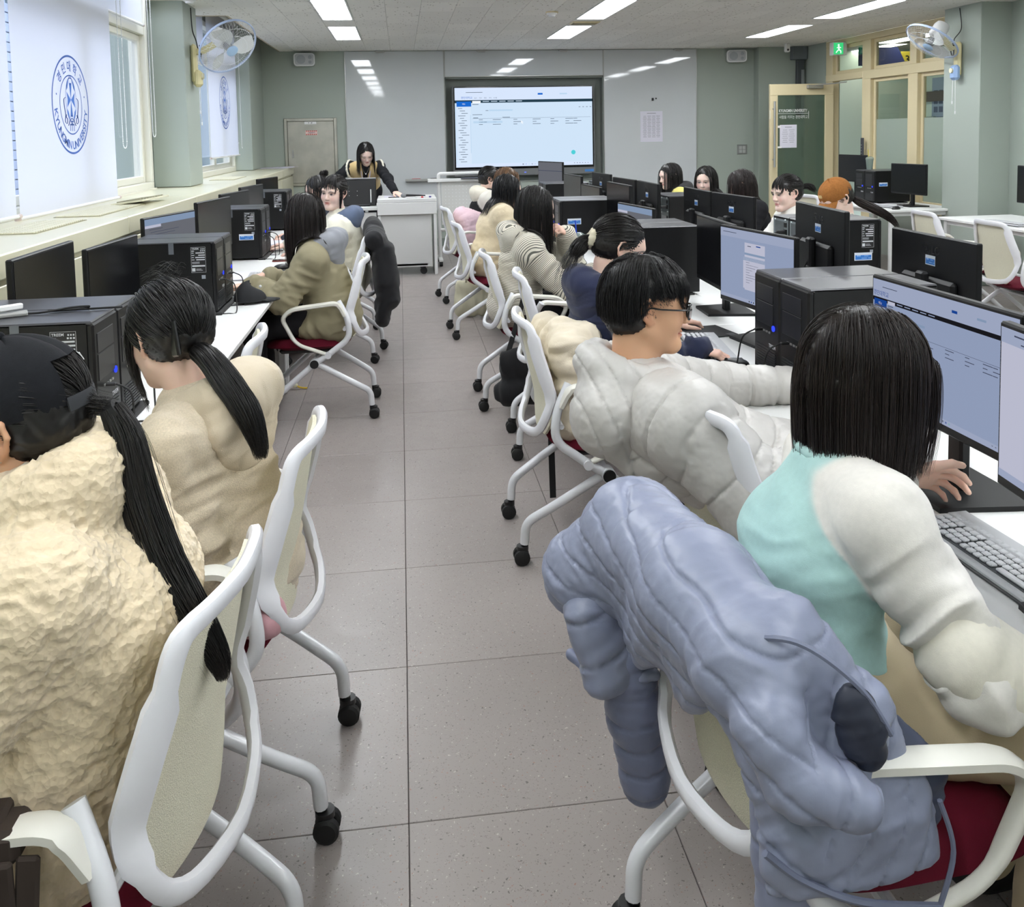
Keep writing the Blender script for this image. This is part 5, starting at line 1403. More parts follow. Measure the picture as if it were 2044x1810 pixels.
# ------------------------------------------------------------------ head, hands
def head_prims(X, sc=1.0, male=False):
    """X(p): head-local (right, forward, up) -> world. Returns skin solids."""
    P = lambda x, y, z: X(np.array([x, y, z])*sc)
    R = X.R; e = lambda c, r, k=.02, **q: ell(P(*c), np.array(r)*sc, R, k*sc, **q)
    c = lambda a, b, r0, r1, k=.015, **q: cap(P(*a), P(*b), r0*sc, r1*sc, k*sc, **q)
    L = [e((0, -.018, .035), (.075, .096, .083), .02), e((0, .030, -.030), (.064, .056, .082), .03), e((0, .02, .03), (.068, .070, .062), .03)]
    for s in (-1, 1):
        L += [c((s*.050, -.004, -.055), (s*.018, .066, -.098), .020, .018, .03), e((s*.040, .056, -.030), (.024, .024, .022), .03)]
    L += [c((-.036, .076, .026), (.036, .076, .026), .013, .013, .02), e((0, .074, -.098), (.020, .018, .016), .025),
          c((0, .088, .010), (0, .101, -.026), .0075, .0105, .012), e((0, .104, -.030), (.0105, .0095, .009), .008)]
    for s in (-1, 1): L.append(e((s*.011, .096, -.033), (.0075, .009, .0065), .007))
    for s in (-1, 1): L.append(e((s*.031, .094, .002), (.017, .013, .010), .014, sub=True))
    for s in (-1, 1): L.append(e((s*.031, .0765, .002), (.0150, .0115, .0105), .006))
    L += [c((-.016, .086, -.0585), (.016, .086, -.0585), .0062, .0062, .006), c((-.013, .0865, -.0685), (.013, .0865, -.0685), .0072, .0072, .006), e((0, .084, -.064), (.022, .008, .002), .004, sub=True)]
    # ears: a C-shaped helix, hollow and lobe
    for s in (-1, 1):
        pts = [(.069, .004, -.004), (.078, -.002, .022), (.085, -.016, .030), (.089, -.030, .020), (.088, -.033, -.002), (.080, -.022, -.022), (.072, -.006, -.034), (.069, .003, -.030)]
        pts = [(s*a, b, z) for a, b, z in pts]; rr = [.004, .0045, .005, .005, .0045, .005, .007, .006]
        for i in range(len(pts)-1): L.append(c(pts[i], pts[i+1], rr[i], rr[i+1], .004))
        L.append(c((s*.071, -.014, .012), (s*.070, -.010, -.022), .011, .009, .008))
    return L
class HX:
    def __init__(s, c, fwd, up, sc=1.0):
        s.c = np.asarray(c, float); f = unit(fwd); r = unit(np.cross(f, up)); u = np.cross(r, f); s.R = np.stack([r, f, u], 1); s.sc = sc
    def __call__(s, p): return s.c+s.R @ np.asarray(p, float)
    def inv(s, P): return (P-s.c) @ s.R/s.sc
SKIN_TONES = {'fair': (238, 204, 186), 'tan': (214, 168, 134), 'mid': (228, 188, 164), 'pale': (244, 214, 200)}
def face_colour(V, hx, tone, brow=True):
    base = np.array(s2l(SKIN_TONES[tone])); c = np.tile(base, (len(V), 1)); p = hx.inv(V)
    lip = np.exp(-(((p[:, 0])/.020)**4+((p[:, 2]+.0635)/.0088)**4))*(p[:, 1] > .07)
    c = c+(np.array(s2l((196, 112, 108)))-c)*(lip*.85)[:, None]
    ck = np.exp(-(((np.abs(p[:, 0])-.04)/.018)**2+((p[:, 2]+.03)/.018)**2))*(p[:, 1] > .02)
    c = c*(1-np.outer(ck, np.array([.0, .12, .12])))
    if brow:
        zb = .0245-.35*np.abs(np.abs(p[:, 0])-.028)**1.1*.8
        b = np.exp(-(((np.abs(p[:, 0])-.031)/.0165)**4+((p[:, 2]-zb)/.0030)**2))*(p[:, 1] > .05)
        c = c+(np.array(s2l((52, 40, 36)))-c)*np.clip(b*.9, 0, 1)[:, None]
    ear = np.exp(-((np.abs(p[:, 0])-.083)/.008)**2)*(np.abs(p[:, 2]) < .045)*(p[:, 1] < .02)
    c = c*(1-np.outer(ear, np.array([.0, .12, .14])))
    return c
def eyes(hx, parent, root, mode='open', sc=1.0):
    """eyeballs with iris and lash lines, children of the body"""
    for s in (-1, 1):
        mb = MB(); c = hx(np.array([s*.031, .0825, .0015])*sc); R = hx.R
        if mode == 'open':
            mb.ball(c, np.array([.0118, .0068, .0052])*sc, 12, 8, R, 0)
            mb.ball(hx(np.array([s*.031, .0872, .0015])*sc), np.array([.0048, .0024, .0048])*sc, 10, 8, R, 1)
        la = [hx(np.array([s*.031+x, .0895-abs(x)*.25, .0015+(.0056-abs(x)**2*28 if mode == 'open' else -.0035+abs(x)**2*18)])*sc) for x in (-.0135, -.007, 0, .007, .0135)]
        mb.tube(smooth_path(la, 3), .0017*sc, 5, 1)
        mb.xf(t=-np.asarray(root, float))
        mb.build('eye', [mat('eye_white', (226, 222, 218), .2), mat('eye_dark', (30, 22, 20), .15)], parent)
def hand_prims(w, dirn, back, right, pose, sc=1.0):
    """w wrist, dirn towards the fingers, back = normal of the back of the hand"""
    y = unit(dirn); z = unit(np.asarray(back, float)-y*(np.asarray(back, float) @ y)); x = np.cross(y, z)
    sd = 1.0 if right else -1.0      # thumb side = -x for a right hand with back up
    X = lambda a, b, c: np.asarray(w, float)+(-sd*a*x+b*y+c*z)*sc
    L = [cap(X(.0, -.03, 0), X(.0, .02, 0), (.027*sc, .019*sc), (.030*sc, .018*sc), .015, u=x), cap(X(.0, .018, 0), X(0, .078, .003), (.033*sc, .0155*sc), (.040*sc, .0135*sc), .015, u=x)]
    curl = {'mouse': (.35, .55, .35), 'type': (.25, .75, .5), 'rest': (.3, .45, .35), 'fist': (1.2, 1.5, .9), 'flat': (.05, .12, .1), 'chin': (.7, 1.1, .6), 'claw': (.2, .7, .5)}[pose]
    for i, (fx, ln, r) in enumerate(((.030, .072, .0086), (.010, .080, .0088), (-.010, .074, .0084), (-.029, .058, .0074))):
        p = np.array([fx, .082-abs(i-1)*.004, .002]); a = 0.0; spread = (fx)*1.6+(0 if pose != 'claw' else fx*2)
        pts = [p]; 
        for k, f in enumerate((.46, .30, .24)):
            a += curl[k]*(1+.06*i); d = np.array([spread*math.cos(a), math.cos(a), -math.sin(a)]); d /= np.linalg.norm(d)
            p = p+d*ln*f*1.12; pts.append(p)
        rr = [r*1.08, r, r*.92, r*.78]
        for k in range(3): L.append(cap(X(*pts[k]), X(*pts[k+1]), rr[k]*sc, rr[k+1]*sc, .0045))
    ta = {'fist': .5, 'flat': .8, 'claw': .9, 'mouse': .75}.get(pose, .65)
    p0 = (.022, .018, -.004); p1 = (.022+.040*ta, .048, -.014); p2 = (p1[0]+.018*ta, .080, -.020 if pose != 'flat' else -.012); p3 = (p2[0]+.002, .103, -.026 if pose != 'flat' else -.012)
    L += [cap(X(*p0), X(*p1), .0155*sc, .0118*sc, .012), cap(X(*p1), X(*p2), .0112*sc, .0098*sc, .005), cap(X(*p2), X(*p3), .0098*sc, .0078*sc, .004)]
    return L
def ik(a, b, l1, l2, pole):
    a, b = np.asarray(a, float), np.asarray(b, float); d = b-a; L = min(np.linalg.norm(d), (l1+l2)*.999); u = unit(d)
    x = (l1*l1-l2*l2+L*L)/(2*L); h = math.sqrt(max(l1*l1-x*x, 0)); p = np.asarray(pole, float); p = unit(p-u*(u @ p))
    return a+u*x+p*h
# ------------------------------------------------------------------ a seated (or standing) person
m_skin = mat('skin', (230, 190, 165), .52, .35, attr='Col', bump=(300, .05, .001))
m_skin.node_tree.nodes['Principled BSDF'].inputs['Subsurface Weight'].default_value = .08
m_skin.node_tree.nodes['Principled BSDF'].inputs['Subsurface Radius'].default_value = (.012, .005, .003)
m_hairc = mat('hair', (20, 17, 16), .36, .45, attr='Col')
def cloth(name, rough=.85, bump=(700, .35, .0015), sheen=.0, spec=.25, stripes=None, noise=None, spots=False):
    """colour from the vertex attribute; stripes=(period, dark rgb) run along the limb axis attribute"""
    m = mat(name, (200, 200, 200), rough, spec, attr='Col', bump=bump, sheen=sheen, noise=noise)
    if stripes and not m.get('done'):
        m['done'] = 1; nt = m.node_tree; b = nt.nodes['Principled BSDF']; N = nt.nodes.new; L = nt.links.new
        src = b.inputs['Base Color'].links[0].from_socket
        a = N('ShaderNodeAttribute'); a.attribute_name = 'run'
        mu = N('ShaderNodeMath'); mu.operation = 'MULTIPLY'; mu.inputs[1].default_value = 1/stripes[0]; L(a.outputs['Fac'], mu.inputs[0])
        fr = N('ShaderNodeMath'); fr.operation = 'FRACT'; L(mu.outputs[0], fr.inputs[0])
        lt = N('ShaderNodeMath'); lt.operation = 'LESS_THAN'; lt.inputs[1].default_value = stripes[2]; L(fr.outputs[0], lt.inputs[0])
        mx = N('ShaderNodeMix'); mx.data_type = 'RGBA'; mx.inputs[7].default_value = (*s2l(stripes[1]), 1); L(lt.outputs[0], mx.inputs[0]); L(src, mx.inputs[6]); L(mx.outputs[2], b.inputs['Base Color'])
    if spots and not m.get('done'):
        m['done'] = 1; nt = m.node_tree; b = nt.nodes['Principled BSDF']; N = nt.nodes.new; L = nt.links.new
        src = b.inputs['Base Color'].links[0].from_socket; tc = N('ShaderNodeTexCoord')
        v = N('ShaderNodeTexVoronoi'); v.inputs['Scale'].default_value = 34; v.inputs['Randomness'].default_value = .8; L(tc.outputs['Object'], v.inputs['Vector'])
        lt = N('ShaderNodeMath'); lt.operation = 'LESS_THAN'; lt.inputs[1].default_value = .24; L(v.outputs['Distance'], lt.inputs[0])
        mx = N('ShaderNodeMix'); mx.data_type = 'RGBA'; mx.inputs[7].default_value = (*s2l((52, 46, 40)), 1); L(lt.outputs[0], mx.inputs[0]); L(src, mx.inputs[6]); L(mx.outputs[2], b.inputs['Base Color'])
    return m
class Body:
    def __init__(s, x, y, deg, female=True, sc=1.0, head_yaw=0, head_pitch=10, head_roll=0, **J):
        a = math.radians(deg); s.O = np.array([x, y, 0.0]); s.F = np.array([math.cos(a), math.sin(a), 0]); s.L = np.array([-math.sin(a), math.cos(a), 0]); s.U = np.array([0, 0, 1.0]); s.sc = sc
        sw = .158 if female else .185
        d = dict(hip=(-.06, 0, .555), waist=(-.035, 0, .70), chest=(.0, 0, .83), neckb=(.035, 0, .985), head=(.095, 0, 1.13),
                 shR=(.02, -sw, .925), shL=(.02, sw, .925), hpR=(-.03, -.09, .53), hpL=(-.03, .09, .53), knR=(.37, -.12, .52), knL=(.37, .12, .52), anR=(.33, -.12, .10), anL=(.33, .12, .10),
                 wrR=(.36, -.16, .745), wrL=(.36, .16, .745), poleR=(-.5, -.6, -.8), poleL=(-.5, .6, -.8))
        d.update({k: v for k, v in J.items() if k in d})
        for k, v in d.items(): setattr(s, k, s.dirw(v) if k.startswith('pole') else s.w(v))
        for k, v in J.items():
            if k.endswith('_w'): setattr(s, k[:-2], np.array(v, float))
        l1, l2 = (.275, .235) if female else (.30, .26)
        s.elR = J.get('elR_w', None); s.elL = J.get('elL_w', None)
        s.elR = ik(s.shR, s.wrR, l1, l2, s.poleR) if s.elR is None else np.array(s.elR, float)
        s.elL = ik(s.shL, s.wrL, l1, l2, s.poleL) if s.elL is None else np.array(s.elL, float)
        s.Ls = unit(s.shL-s.shR)
        yaw, pit, rol = [math.radians(q) for q in (head_yaw, head_pitch, head_roll)]
        f = s.F*math.cos(yaw)+s.L*math.sin(yaw); r = np.cross(f, s.U)
        fw = f*math.cos(pit)-s.U*math.sin(pit); up = np.cross(r, fw); up = unit(up*math.cos(rol)+r*math.sin(rol))
        s.hx = HX(s.head, fw, up, sc); s.female = female
    def w(s, p): return s.O+s.F*p[0]+s.L*p[1]+s.U*p[2]
    def dirw(s, p): return s.F*p[0]+s.L*p[1]+s.U*p[2]
    def torso(s, g=.0, col=0, scl=1.0, k=.06):
        f = .92 if s.female else 1.06; q = lambda a, b: (a*f*scl+g, b*f*scl+g)
        n = s.neckb-s.U*.035
        T = [cap(s.hip, s.waist, q(.160, .112), q(.134, .096), k, col, s.L, 0.0), cap(s.waist, s.chest, q(.134, .096), q(.152, .106), k, col, s.Ls, float(np.linalg.norm(s.waist-s.hip))),
                cap(s.chest, n, q(.152, .106), q(.090, .070), k, col, s.Ls, float(np.linalg.norm(s.waist-s.hip)+np.linalg.norm(s.chest-s.waist)))]
        for p in T: p.grp = 0; p.tax = (s.hip, unit(s.neckb-s.hip))
        return T
    def arm(s, side, g=.0, col=1, end=1.0, scl=1.0, k=.045):
        sh, el, wr = [getattr(s, n+side) for n in ('sh', 'el', 'wr')]; f = (.94 if s.female else 1.05)*scl
        n = s.neckb-s.U*.06; L1 = float(np.linalg.norm(el-sh))
        e = el+(wr-el)*end
        A = [cap(n+(sh-n)*.35, sh, .060*f+g, .058*f+g, k, col, None, -.12), cap(sh, el, .053*f+g, .045*f+g*1.05, k, col, None, 0.0), cap(el, e, .044*f+g*1.05, (.044+(.031-.044)*end)*f+g*.9, .03, col, None, L1)]
        for p in A: p.grp = 1 if side == 'R' else 2
        return A
    def legs(s, g=.0, col=0, k=.05):
        L = [cap(s.hpR, s.hpL, .086+g, .086+g, k, col)]
        for q in 'RL':
            hp, kn, an = [getattr(s, n+q) for n in ('hp', 'kn', 'an')]
            L += [cap(hp+s.U*.012, kn, .078+g, .058+g, k, col), cap(kn, an, .060+g, .042+g, .03, col)]
        return L
    def hoodring(s, r=.034, rad=.088, col=0, k=.03, back=.0, drop=.03, lift=.015):
        c = s.neckb+s.U*.012; r = r*1.12; pts = []
        for k_ in range(9):
            a = math.radians(40+280*k_/8); pts.append(c+s.F*rad*math.cos(a)*1.0+s.Ls*rad*math.sin(a)*1.08+s.U*(lift-drop*(1+math.cos(a))*.9)-s.F*back*(1-math.cos(a))*.5)
        w = [.55+.75*(1-math.cos(math.radians(40+280*q/8)))/2 for q in range(9)]
        return chain(pts, [r*q for q in w], k, col)
    def hoodbag(s, w=.12, col=0, k=.04, out=.10, low=.07, h=.11, d=.05):
        up = unit(s.neckb-s.chest); bk = unit(np.cross(up, s.Ls)); bk = bk*(-1 if bk @ s.F > 0 else 1)
        c = s.neckb+bk*(out*.80)-up*low*.9; Rm = np.stack([np.cross(s.Ls, up), s.Ls, up], 1)
        return [ell(c, (d*1.25, w*1.22, h*1.05), Rm, .06, col), ell(c-up*h*.55+bk*.012, (d*.95, w*.75, h*.6), Rm, .06, col)]

def dress(name, prims, h, mats, cols, parent, root, wr=.004, fr=9.0, quilt=None, fleece=0.0, seed=0, it=1, elbows=(), elamp=.006, axis_fold=0.0):
    V, F = skin(prims, h, it); N = vnormals(V, F)
    ad, D, Wt = weights(prims, V)
    S = np.stack([p.axial(V) for p in ad], 1); s = (S*Wt).sum(1); gb = None
    G = np.array([getattr(p, 'grp', 0) for p in ad])
    if G.max() > 0:
        tax = next((p.tax for p in ad if hasattr(p, 'tax')), None)
        gw = np.stack([Wt[:, G == k].sum(1) for k in range(3)], 1); gi = np.argmax(gw, 1); s = np.zeros(len(V))
        for k in range(3):
            m = gi == k
            if not m.any(): continue
            if k == 0 and tax is not None: s[m] = (V[m]-tax[0]) @ tax[1]
            else: s[m] = (S[m]*Wt[m]*(G == k)).sum(1)/np.maximum(gw[m, k], 1e-6)
        so = np.sort(gw, 1); gb = np.exp(-((so[:, 2]-so[:, 1])/.30)**2)
    d = np.zeros(len(V))
    if wr:
        amp = np.ones(len(V))
        for e in elbows: amp += 2.2*np.exp(-(((V-e)**2).sum(1))/(2*.07**2))
        wob = .30*np.stack([noise3(V*6, seed+9), noise3(V*6+7, seed+5), noise3(V*6+3, seed+4)], 1)
        for i, p in enumerate(ad):
            m = Wt[:, i] > .02
            if not m.any(): continue
            ax = unit(p.b-p.a) if p.kind == 'cap' and np.linalg.norm(p.b-p.a) > 1e-4 else np.array([0, 0, 1.0])
            u = unit(np.cross(ax, [.3, .5, .81])); v = np.cross(ax, u); Q = V[m]
            sk = .55*noise3(Q*3.0, seed+31)
            q = np.stack([S[m, i]*fr*2.2+sk*2.0+(Q @ u)*fr*.5, (Q @ u)*fr*.75, (Q @ v)*fr*.75], 1)+wob[m]
            n = fbm(q, 2, seed); g_ = .62-1.55*np.sqrt(n*n+.006)
            d[m] += Wt[m, i]*amp[m]*wr*g_
        d += wr*.5*fbm(V*5.0, 2, seed+17)
        if axis_fold: d += axis_fold*np.sin(s*70+3*noise3(V*7, seed+2))*(.5+.5*noise3(V*4, seed+3))
    if quilt:
        L_, A_ = quilt[:2]; sq = quilt[2](V) if len(quilt) > 2 else s
        sq = sq+.006*noise3(V*9, seed+41)
        ph = np.abs(np.sin(math.pi*sq/L_)); d += A_*(.22-1.0*np.exp(-(ph/.13)**2)+.38*ph)
        pk = np.exp(-(ph/.65)**2); d += A_*.34*pk*noise3(V*62, seed+8)+A_*.16*noise3(V*120, seed+7)
        if gb is not None: d -= A_*.9*gb
    if fleece:
        a = noise3(V*62, seed+1); b = noise3(V*125+5, seed+2); c = noise3(V*12, seed+3)
        d += fleece*(.9-1.9*np.abs(a))+fleece*.45*(.8-1.6*np.abs(b))+fleece*.35*c
    V = V+N*d[:, None]
    C = np.array([s2l(c) for c in cols]); ci = np.array([p.col % len(cols) for p in ad])
    wc = np.exp(-(D-D.min(1, keepdims=True))/.0022); wc /= wc.sum(1, keepdims=True); c = wc @ C[ci]
    o = link(name, to_mesh(name, V, F, mats, root, c, s), parent); return o
def body_mesh(b, parent, root, tone, hands, fine=.0042, arms_bare=(), brow=True, legs=True):
    """one skin mesh: head and neck, trunk, limbs, five-fingered hands"""
    hp = head_prims(b.hx, b.sc, not b.female); nb = b.hx(np.array([0, -.028, -.075])*b.sc)
    hp += [cap(nb, b.neckb-b.U*.03, .054 if b.female else .062, .062 if b.female else .072, .03), cap(b.neckb-b.U*.04, b.neckb-b.U*.06-b.F*.01, (.10, .06), (.11, .06), .03, u=b.Ls)]
    parts = [skin(hp, fine, 1)]
    cs = face_colour(parts[0][0], b.hx, tone, brow); base = np.array(s2l(SKIN_TONES[tone])); cols = [cs]
    tr = b.torso(-.015)+b.arm('R', -.012, end=.9)+b.arm('L', -.012, end=.9)+(b.legs(-.012) if legs else [])
    parts.append(skin(tr, .022, 1)); cols.append(np.tile(base, (len(parts[-1][0]), 1)))
    for side, q in hands.items():
        wr = getattr(b, 'wr'+side); el = getattr(b, 'el'+side); f0 = wr+(el-wr)*(.45 if side not in arms_bare else 1.0)
        hl = [cap(f0, wr, .036 if side in arms_bare else .031, .0255, .02)]+hand_prims(wr, q[0], q[1], side == 'R', q[2], .96 if b.female else 1.03)
        V, F = skin(hl, fine*.92, 1); parts.append((V, F))
        c = np.tile(base*np.array([1.0, .93, .90]), (len(V), 1)); cols.append(c)
    V, F = merge(parts)
    return link('body', to_mesh('body', V, F, m_skin, root, np.vstack(cols)), parent)
# ------------------------------------------------------------------ hair
def strands_mesh(name, paths, rad, colour, parent, root, var=.35, seed=0, mats=None):
    """paths (N, M, 3); rad scalar or (N,1); three-sided tapering tubes joined as one head of hair"""
    rng = np.random.default_rng(seed+100); N, M, _ = paths.shape
    T = np.gradient(paths, axis=1); T /= np.maximum(np.linalg.norm(T, axis=2, keepdims=True), 1e-9)
    ref = rng.normal(size=(N, 1, 3)); u = ref-T*(ref*T).sum(2, keepdims=True); u /= np.maximum(np.linalg.norm(u, axis=2, keepdims=True), 1e-9); v = np.cross(T, u)
    t = np.linspace(0, 1, M)[None, :, None]; prof = np.minimum(1, .5+t*6)*(1-.85*t**3)
    r = np.asarray(rad).reshape(-1, 1, 1)*prof
    ang = [0, 2.094, 4.189]
    V = np.stack([paths+(u*math.cos(a)+v*math.sin(a))*r for a in ang], 2)     # N,M,3sides,3
    V = V.reshape(-1, 3); base = (np.arange(N)[:, None]*M+np.arange(M-1)[None, :])*3
    F = []
    for k in range(3):
        k2 = (k+1) % 3; F.append(np.stack([base+k, base+k2, base+3+k2, base+3+k], 2).reshape(-1, 4))
    F = np.vstack(F)
    c = np.array(s2l(colour)); f = np.exp(rng.normal(0, var, N)); 
    C = np.repeat(c[None]*f[:, None], M*3, 0)
    return V, F, C
def hair_base(b, prims, h, colour, seed=0):
    V, F = skin(prims, h, 2); N = vnormals(V, F); p = b.hx.inv(V)
    a = np.arctan2(p[:, 0], p[:, 2]+.0); V = V+N*(.0022*np.sin(a*60+4*noise3(V*14, seed)))[:, None]
    return V, F, np.tile(np.array(s2l(colour))*.8, (len(V), 1))
def proj_ell(Q, r):   # push points of head-local space onto the ellipsoid of radii r about the skull centre
    c = np.array([0, -.018, .035]); q = (Q-c)/r; n = np.linalg.norm(q, axis=-1, keepdims=True); return c+q/n*r
SK = np.array([.075, .096, .083])
def resample(P, n, upto):
    """P (N,S,3) -> (N,n,3) along index 0..upto[i]"""
    N, S, _ = P.shape; k = np.linspace(0, 1, n)[None]*upto[:, None]; i = np.clip(np.floor(k).astype(int), 0, S-2); f = (k-i)[..., None]
    a = np.take_along_axis(P, i[..., None].repeat(3, 2), 1); c = np.take_along_axis(P, (i+1)[..., None].repeat(3, 2), 1); return a+(c-a)*f
def fall_hair(b, n, length, part=.0, thick=.014, zcut=None, collide=(), seed=0, M=16, stiff=.80, face=.62, back_only=False, wave=.0, curl_in=0.0, front_sweep=0.0, zfun=None):
    """strands that leave the parting, follow the skull, then fall under gravity over neck and shoulders"""
    rng = np.random.default_rng(seed); hx = b.hx; sc = b.sc
    d = rng.normal(size=(n*3, 3)); d /= np.linalg.norm(d, axis=1, keepdims=True)
    p = np.array([0, -.018, .035])+d*SK
    ok = ((p[:, 2] > -.005) | (p[:, 1] < -.05)) & ~((p[:, 1] > .035) & (p[:, 2] < .078) & (np.abs(p[:, 0]) < .062)) & (p[:, 2] > -.03) & ~((p[:, 1] > .0) & (p[:, 2] < .02))
    if back_only: ok &= p[:, 1] < .01
    p = p[ok][:n]; d = d[ok][:n]; N = len(p)
    th = thick*(.35+.9*rng.random((N, 1))); r = SK+th
    Q = proj_ell(p, r); sg = np.sign(p[:, :1]-part); sg[sg == 0] = 1
    top = np.clip(d[:, 2:3], 0, 1)
    vel = np.concatenate([sg*(.25+.9*top), -.15-.35*top*(d[:, 1:2] < .3)+.0*top+front_sweep*(d[:, 1:2] > 0), -1.05+.75*top], 1)
    W = hx.c+(Q*sc) @ hx.R.T; vel = vel @ hx.R.T; vel /= np.linalg.norm(vel, axis=1, keepdims=True)
    S = 46; ds = length/S*(.88+.24*rng.random((N, 1))); out = [W.copy()]; g = np.array([0, 0, -1.0])
    lim = np.full(N, S-1.0); ph = rng.random((N, 1))*6.28
    for k in range(1, S):
        vel = vel*stiff+g*(1-stiff); vel /= np.linalg.norm(vel, axis=1, keepdims=True)
        W = W+vel*ds+(wave*np.sin(ph+k*.35)*b.L if wave else 0)
        q = (W-hx.c) @ hx.R/sc; e = np.linalg.norm((q-np.array([0, -.018, .035]))/r, axis=1); m = e < 1
        if m.any():
            qq = proj_ell(q[m], r[m]); nw = hx.c+(qq*sc) @ hx.R.T; W[m] = nw
            dd = nw-out[-1][m]; vel[m] = dd/np.maximum(np.linalg.norm(dd, axis=1, keepdims=True), 1e-6)
        # keep a curtain open in front of the face
        q = (W-hx.c) @ hx.R/sc; fz = (q[:, 1] > .025) & (np.abs(q[:, 0]) < face*.1) & (q[:, 2] < .07) & (q[:, 2] > -.16)
        if fz.any(): q[fz, 0] = np.where(q[fz, 0] >= 0, 1, -1)*face*.1; W[fz] = hx.c+(q[fz]*sc) @ hx.R.T
        # jaw and neck
        jd = np.linalg.norm((q-np.array([0, .0, -.06]))/np.array([.070, .075, .09]), axis=1); m = (jd < 1) & (q[:, 2] < .0)
        if m.any(): q[m] = np.array([0, .0, -.06])+(q[m]-np.array([0, .0, -.06]))/jd[m][:, None]; W[m] = hx.c+(q[m]*sc) @ hx.R.T
        for pr in collide:
            dd = pr.dist(W)-.006-th[:, 0]*.5; m = dd < 0
            if m.any():
                e_ = 1e-3; Gd = np.stack([(pr.dist(W[m]+np.eye(3)[c]*e_)-pr.dist(W[m]-np.eye(3)[c]*e_))/(2*e_) for c in range(3)], 1); W[m] = W[m]-Gd*dd[m][:, None]
        if curl_in: W = W+(hx.c-hx.R[:, 2]*.1-W)*np.array([1, 1, 0])*curl_in*(k/S)**2
        if zcut is not None:
            low = W[:, 2] < hx.c[2]+zcut+.012*rng.normal(size=N)*.4; lim = np.where(low & (lim == S-1), float(k), lim)
        if zfun is not None:
            q = (W-hx.c) @ hx.R/sc; low = q[:, 2] < zfun(q)+.004*np.sin(ph[:, 0]*3); lim = np.where(low & (lim == S-1), float(k), lim)
        out.append(W.copy())
    P = np.stack(out, 1); return resample(P, M, lim), th
def bangs(b, n, zend=.012, seed=0, M=9, width=.052, thick=.012, sweep=0.0):
    rng = np.random.default_rng(seed+3); hx = b.hx; x = (rng.random(n)*2-1)*width; t = np.linspace(0, 1, M)
    th = thick*(.5+.8*rng.random(n)); P = []
    for i in range(n):
        z0, y0 = .118, .02; a = (1-t)[:, None]*np.array([x[i]*.45, y0, z0])+t[:, None]*np.array([x[i]*1.12+sweep*(1 if x[i] > 0 else -1)*abs(x[i])*.5, .093-(x[i]/.07)**2*.02, zend+.008*rng.normal()+.25*abs(x[i])*(-1)])
        q = proj_ell(a, SK+th[i]+.002); q[:, 1] = np.where(t > .75, np.maximum(q[:, 1], a[:, 1]+.004), q[:, 1]); P.append(q)
    P = np.array(P); return hx.c+(P*b.sc) @ hx.R.T, th[:, None]
def gathered(b, n, tie, thick=.012, seed=0, M=12, rough=.0, low=-.045):
    """strands combed over the skull to a tie point (head-local)"""
    rng = np.random.default_rng(seed+5); d = rng.normal(size=(n*3, 3)); d /= np.linalg.norm(d, axis=1, keepdims=True); p = np.array([0, -.018, .035])+d*SK
    ok = ~((p[:, 1] > .03) & (p[:, 2] < .075)) & ~((p[:, 1] > .0) & (p[:, 2] < .01)) & (p[:, 2] > low-.1*np.clip(p[:, 1]+.06, -1, 0))
    p = p[ok][:n]; t = np.linspace(0, 1, M)[None, :, None]; tie = np.asarray(tie, float)
    e = tie+rng.normal(size=(len(p), 3))*.006; a = p[:, None, :]*(1-t)+e[:, None, :]*t
    th = thick*(.4+.8*rng.random(len(p)))[:, None, None]
    q = proj_ell(a, SK+th+rough*rng.random((len(p), 1, 1))); k = np.clip((t-.72)/.28, 0, 1)**1.5; q = q*(1-k)+a*k
    return b.hx.c+(q*b.sc) @ b.hx.R.T, th[:, 0, 0]
def tail(ctrl, radii, n, seed=0, M=18, fray=.0):
    """a hanging lock of hair along world control points, cross-section radius along it"""
    rng = np.random.default_rng(seed+8); C = smooth_path(ctrl, 8); k = np.linspace(0, len(C)-1, M); i = np.clip(k.astype(int), 0, len(C)-2); f = (k-i)[:, None]; C = C[i]*(1-f)+C[i+1]*f
    R = np.interp(np.linspace(0, 1, M), np.linspace(0, 1, len(radii)), radii)
    T = np.gradient(C, axis=0); T /= np.linalg.norm(T, axis=1)[:, None]; u = np.array([1.0, .2, .1]); U = u-T*(T @ u)[:, None]; U /= np.linalg.norm(U, axis=1)[:, None]; Vv = np.cross(T, U)
    a = rng.random(n)*2*math.pi; rr = np.sqrt(rng.random(n)); ph = rng.random(n)*6.28
    ln = 1-fray*rng.random(n)
    P = []
    for s in range(n):
        w = (rr[s]*R)[:, None]*(U*math.cos(a[s])+Vv*math.sin(a[s])); q = C+w+.003*np.sin(ph[s]+np.linspace(0, 7, M))[:, None]*U
        if fray:
            kk = np.linspace(0, (M-1)*ln[s], M); i = np.clip(kk.astype(int), 0, M-2); f = (kk-i)[:, None]; q = q[i]*(1-f)+q[i+1]*f
        P.append(q)
    return np.array(P)
def scalp(b, thick=.010, low=-.04, extra=()):
    hx = b.hx; sc = b.sc; P = lambda x, y, z: hx(np.array([x, y, z])*sc)
    L = [ell(P(0, -.018, .035), (SK+thick)*sc, hx.R, .02), ell(P(0, -.045, -.01), np.array([.068+thick, .065+thick, .06])*sc, hx.R, .03)]
    L += list(extra)
    L += [ell(P(0, .105, -.035), np.array([.078, .085, .105])*sc, hx.R, .012, sub=True), ell(P(0, .10, .0), np.array([.060, .06, .070])*sc, hx.R, .02, sub=True)]
    for s in (-1, 1): L.append(ell(P(s*.088, .0, -.03), np.array([.022, .030, .055])*sc, hx.R, .01, sub=True))
    return L
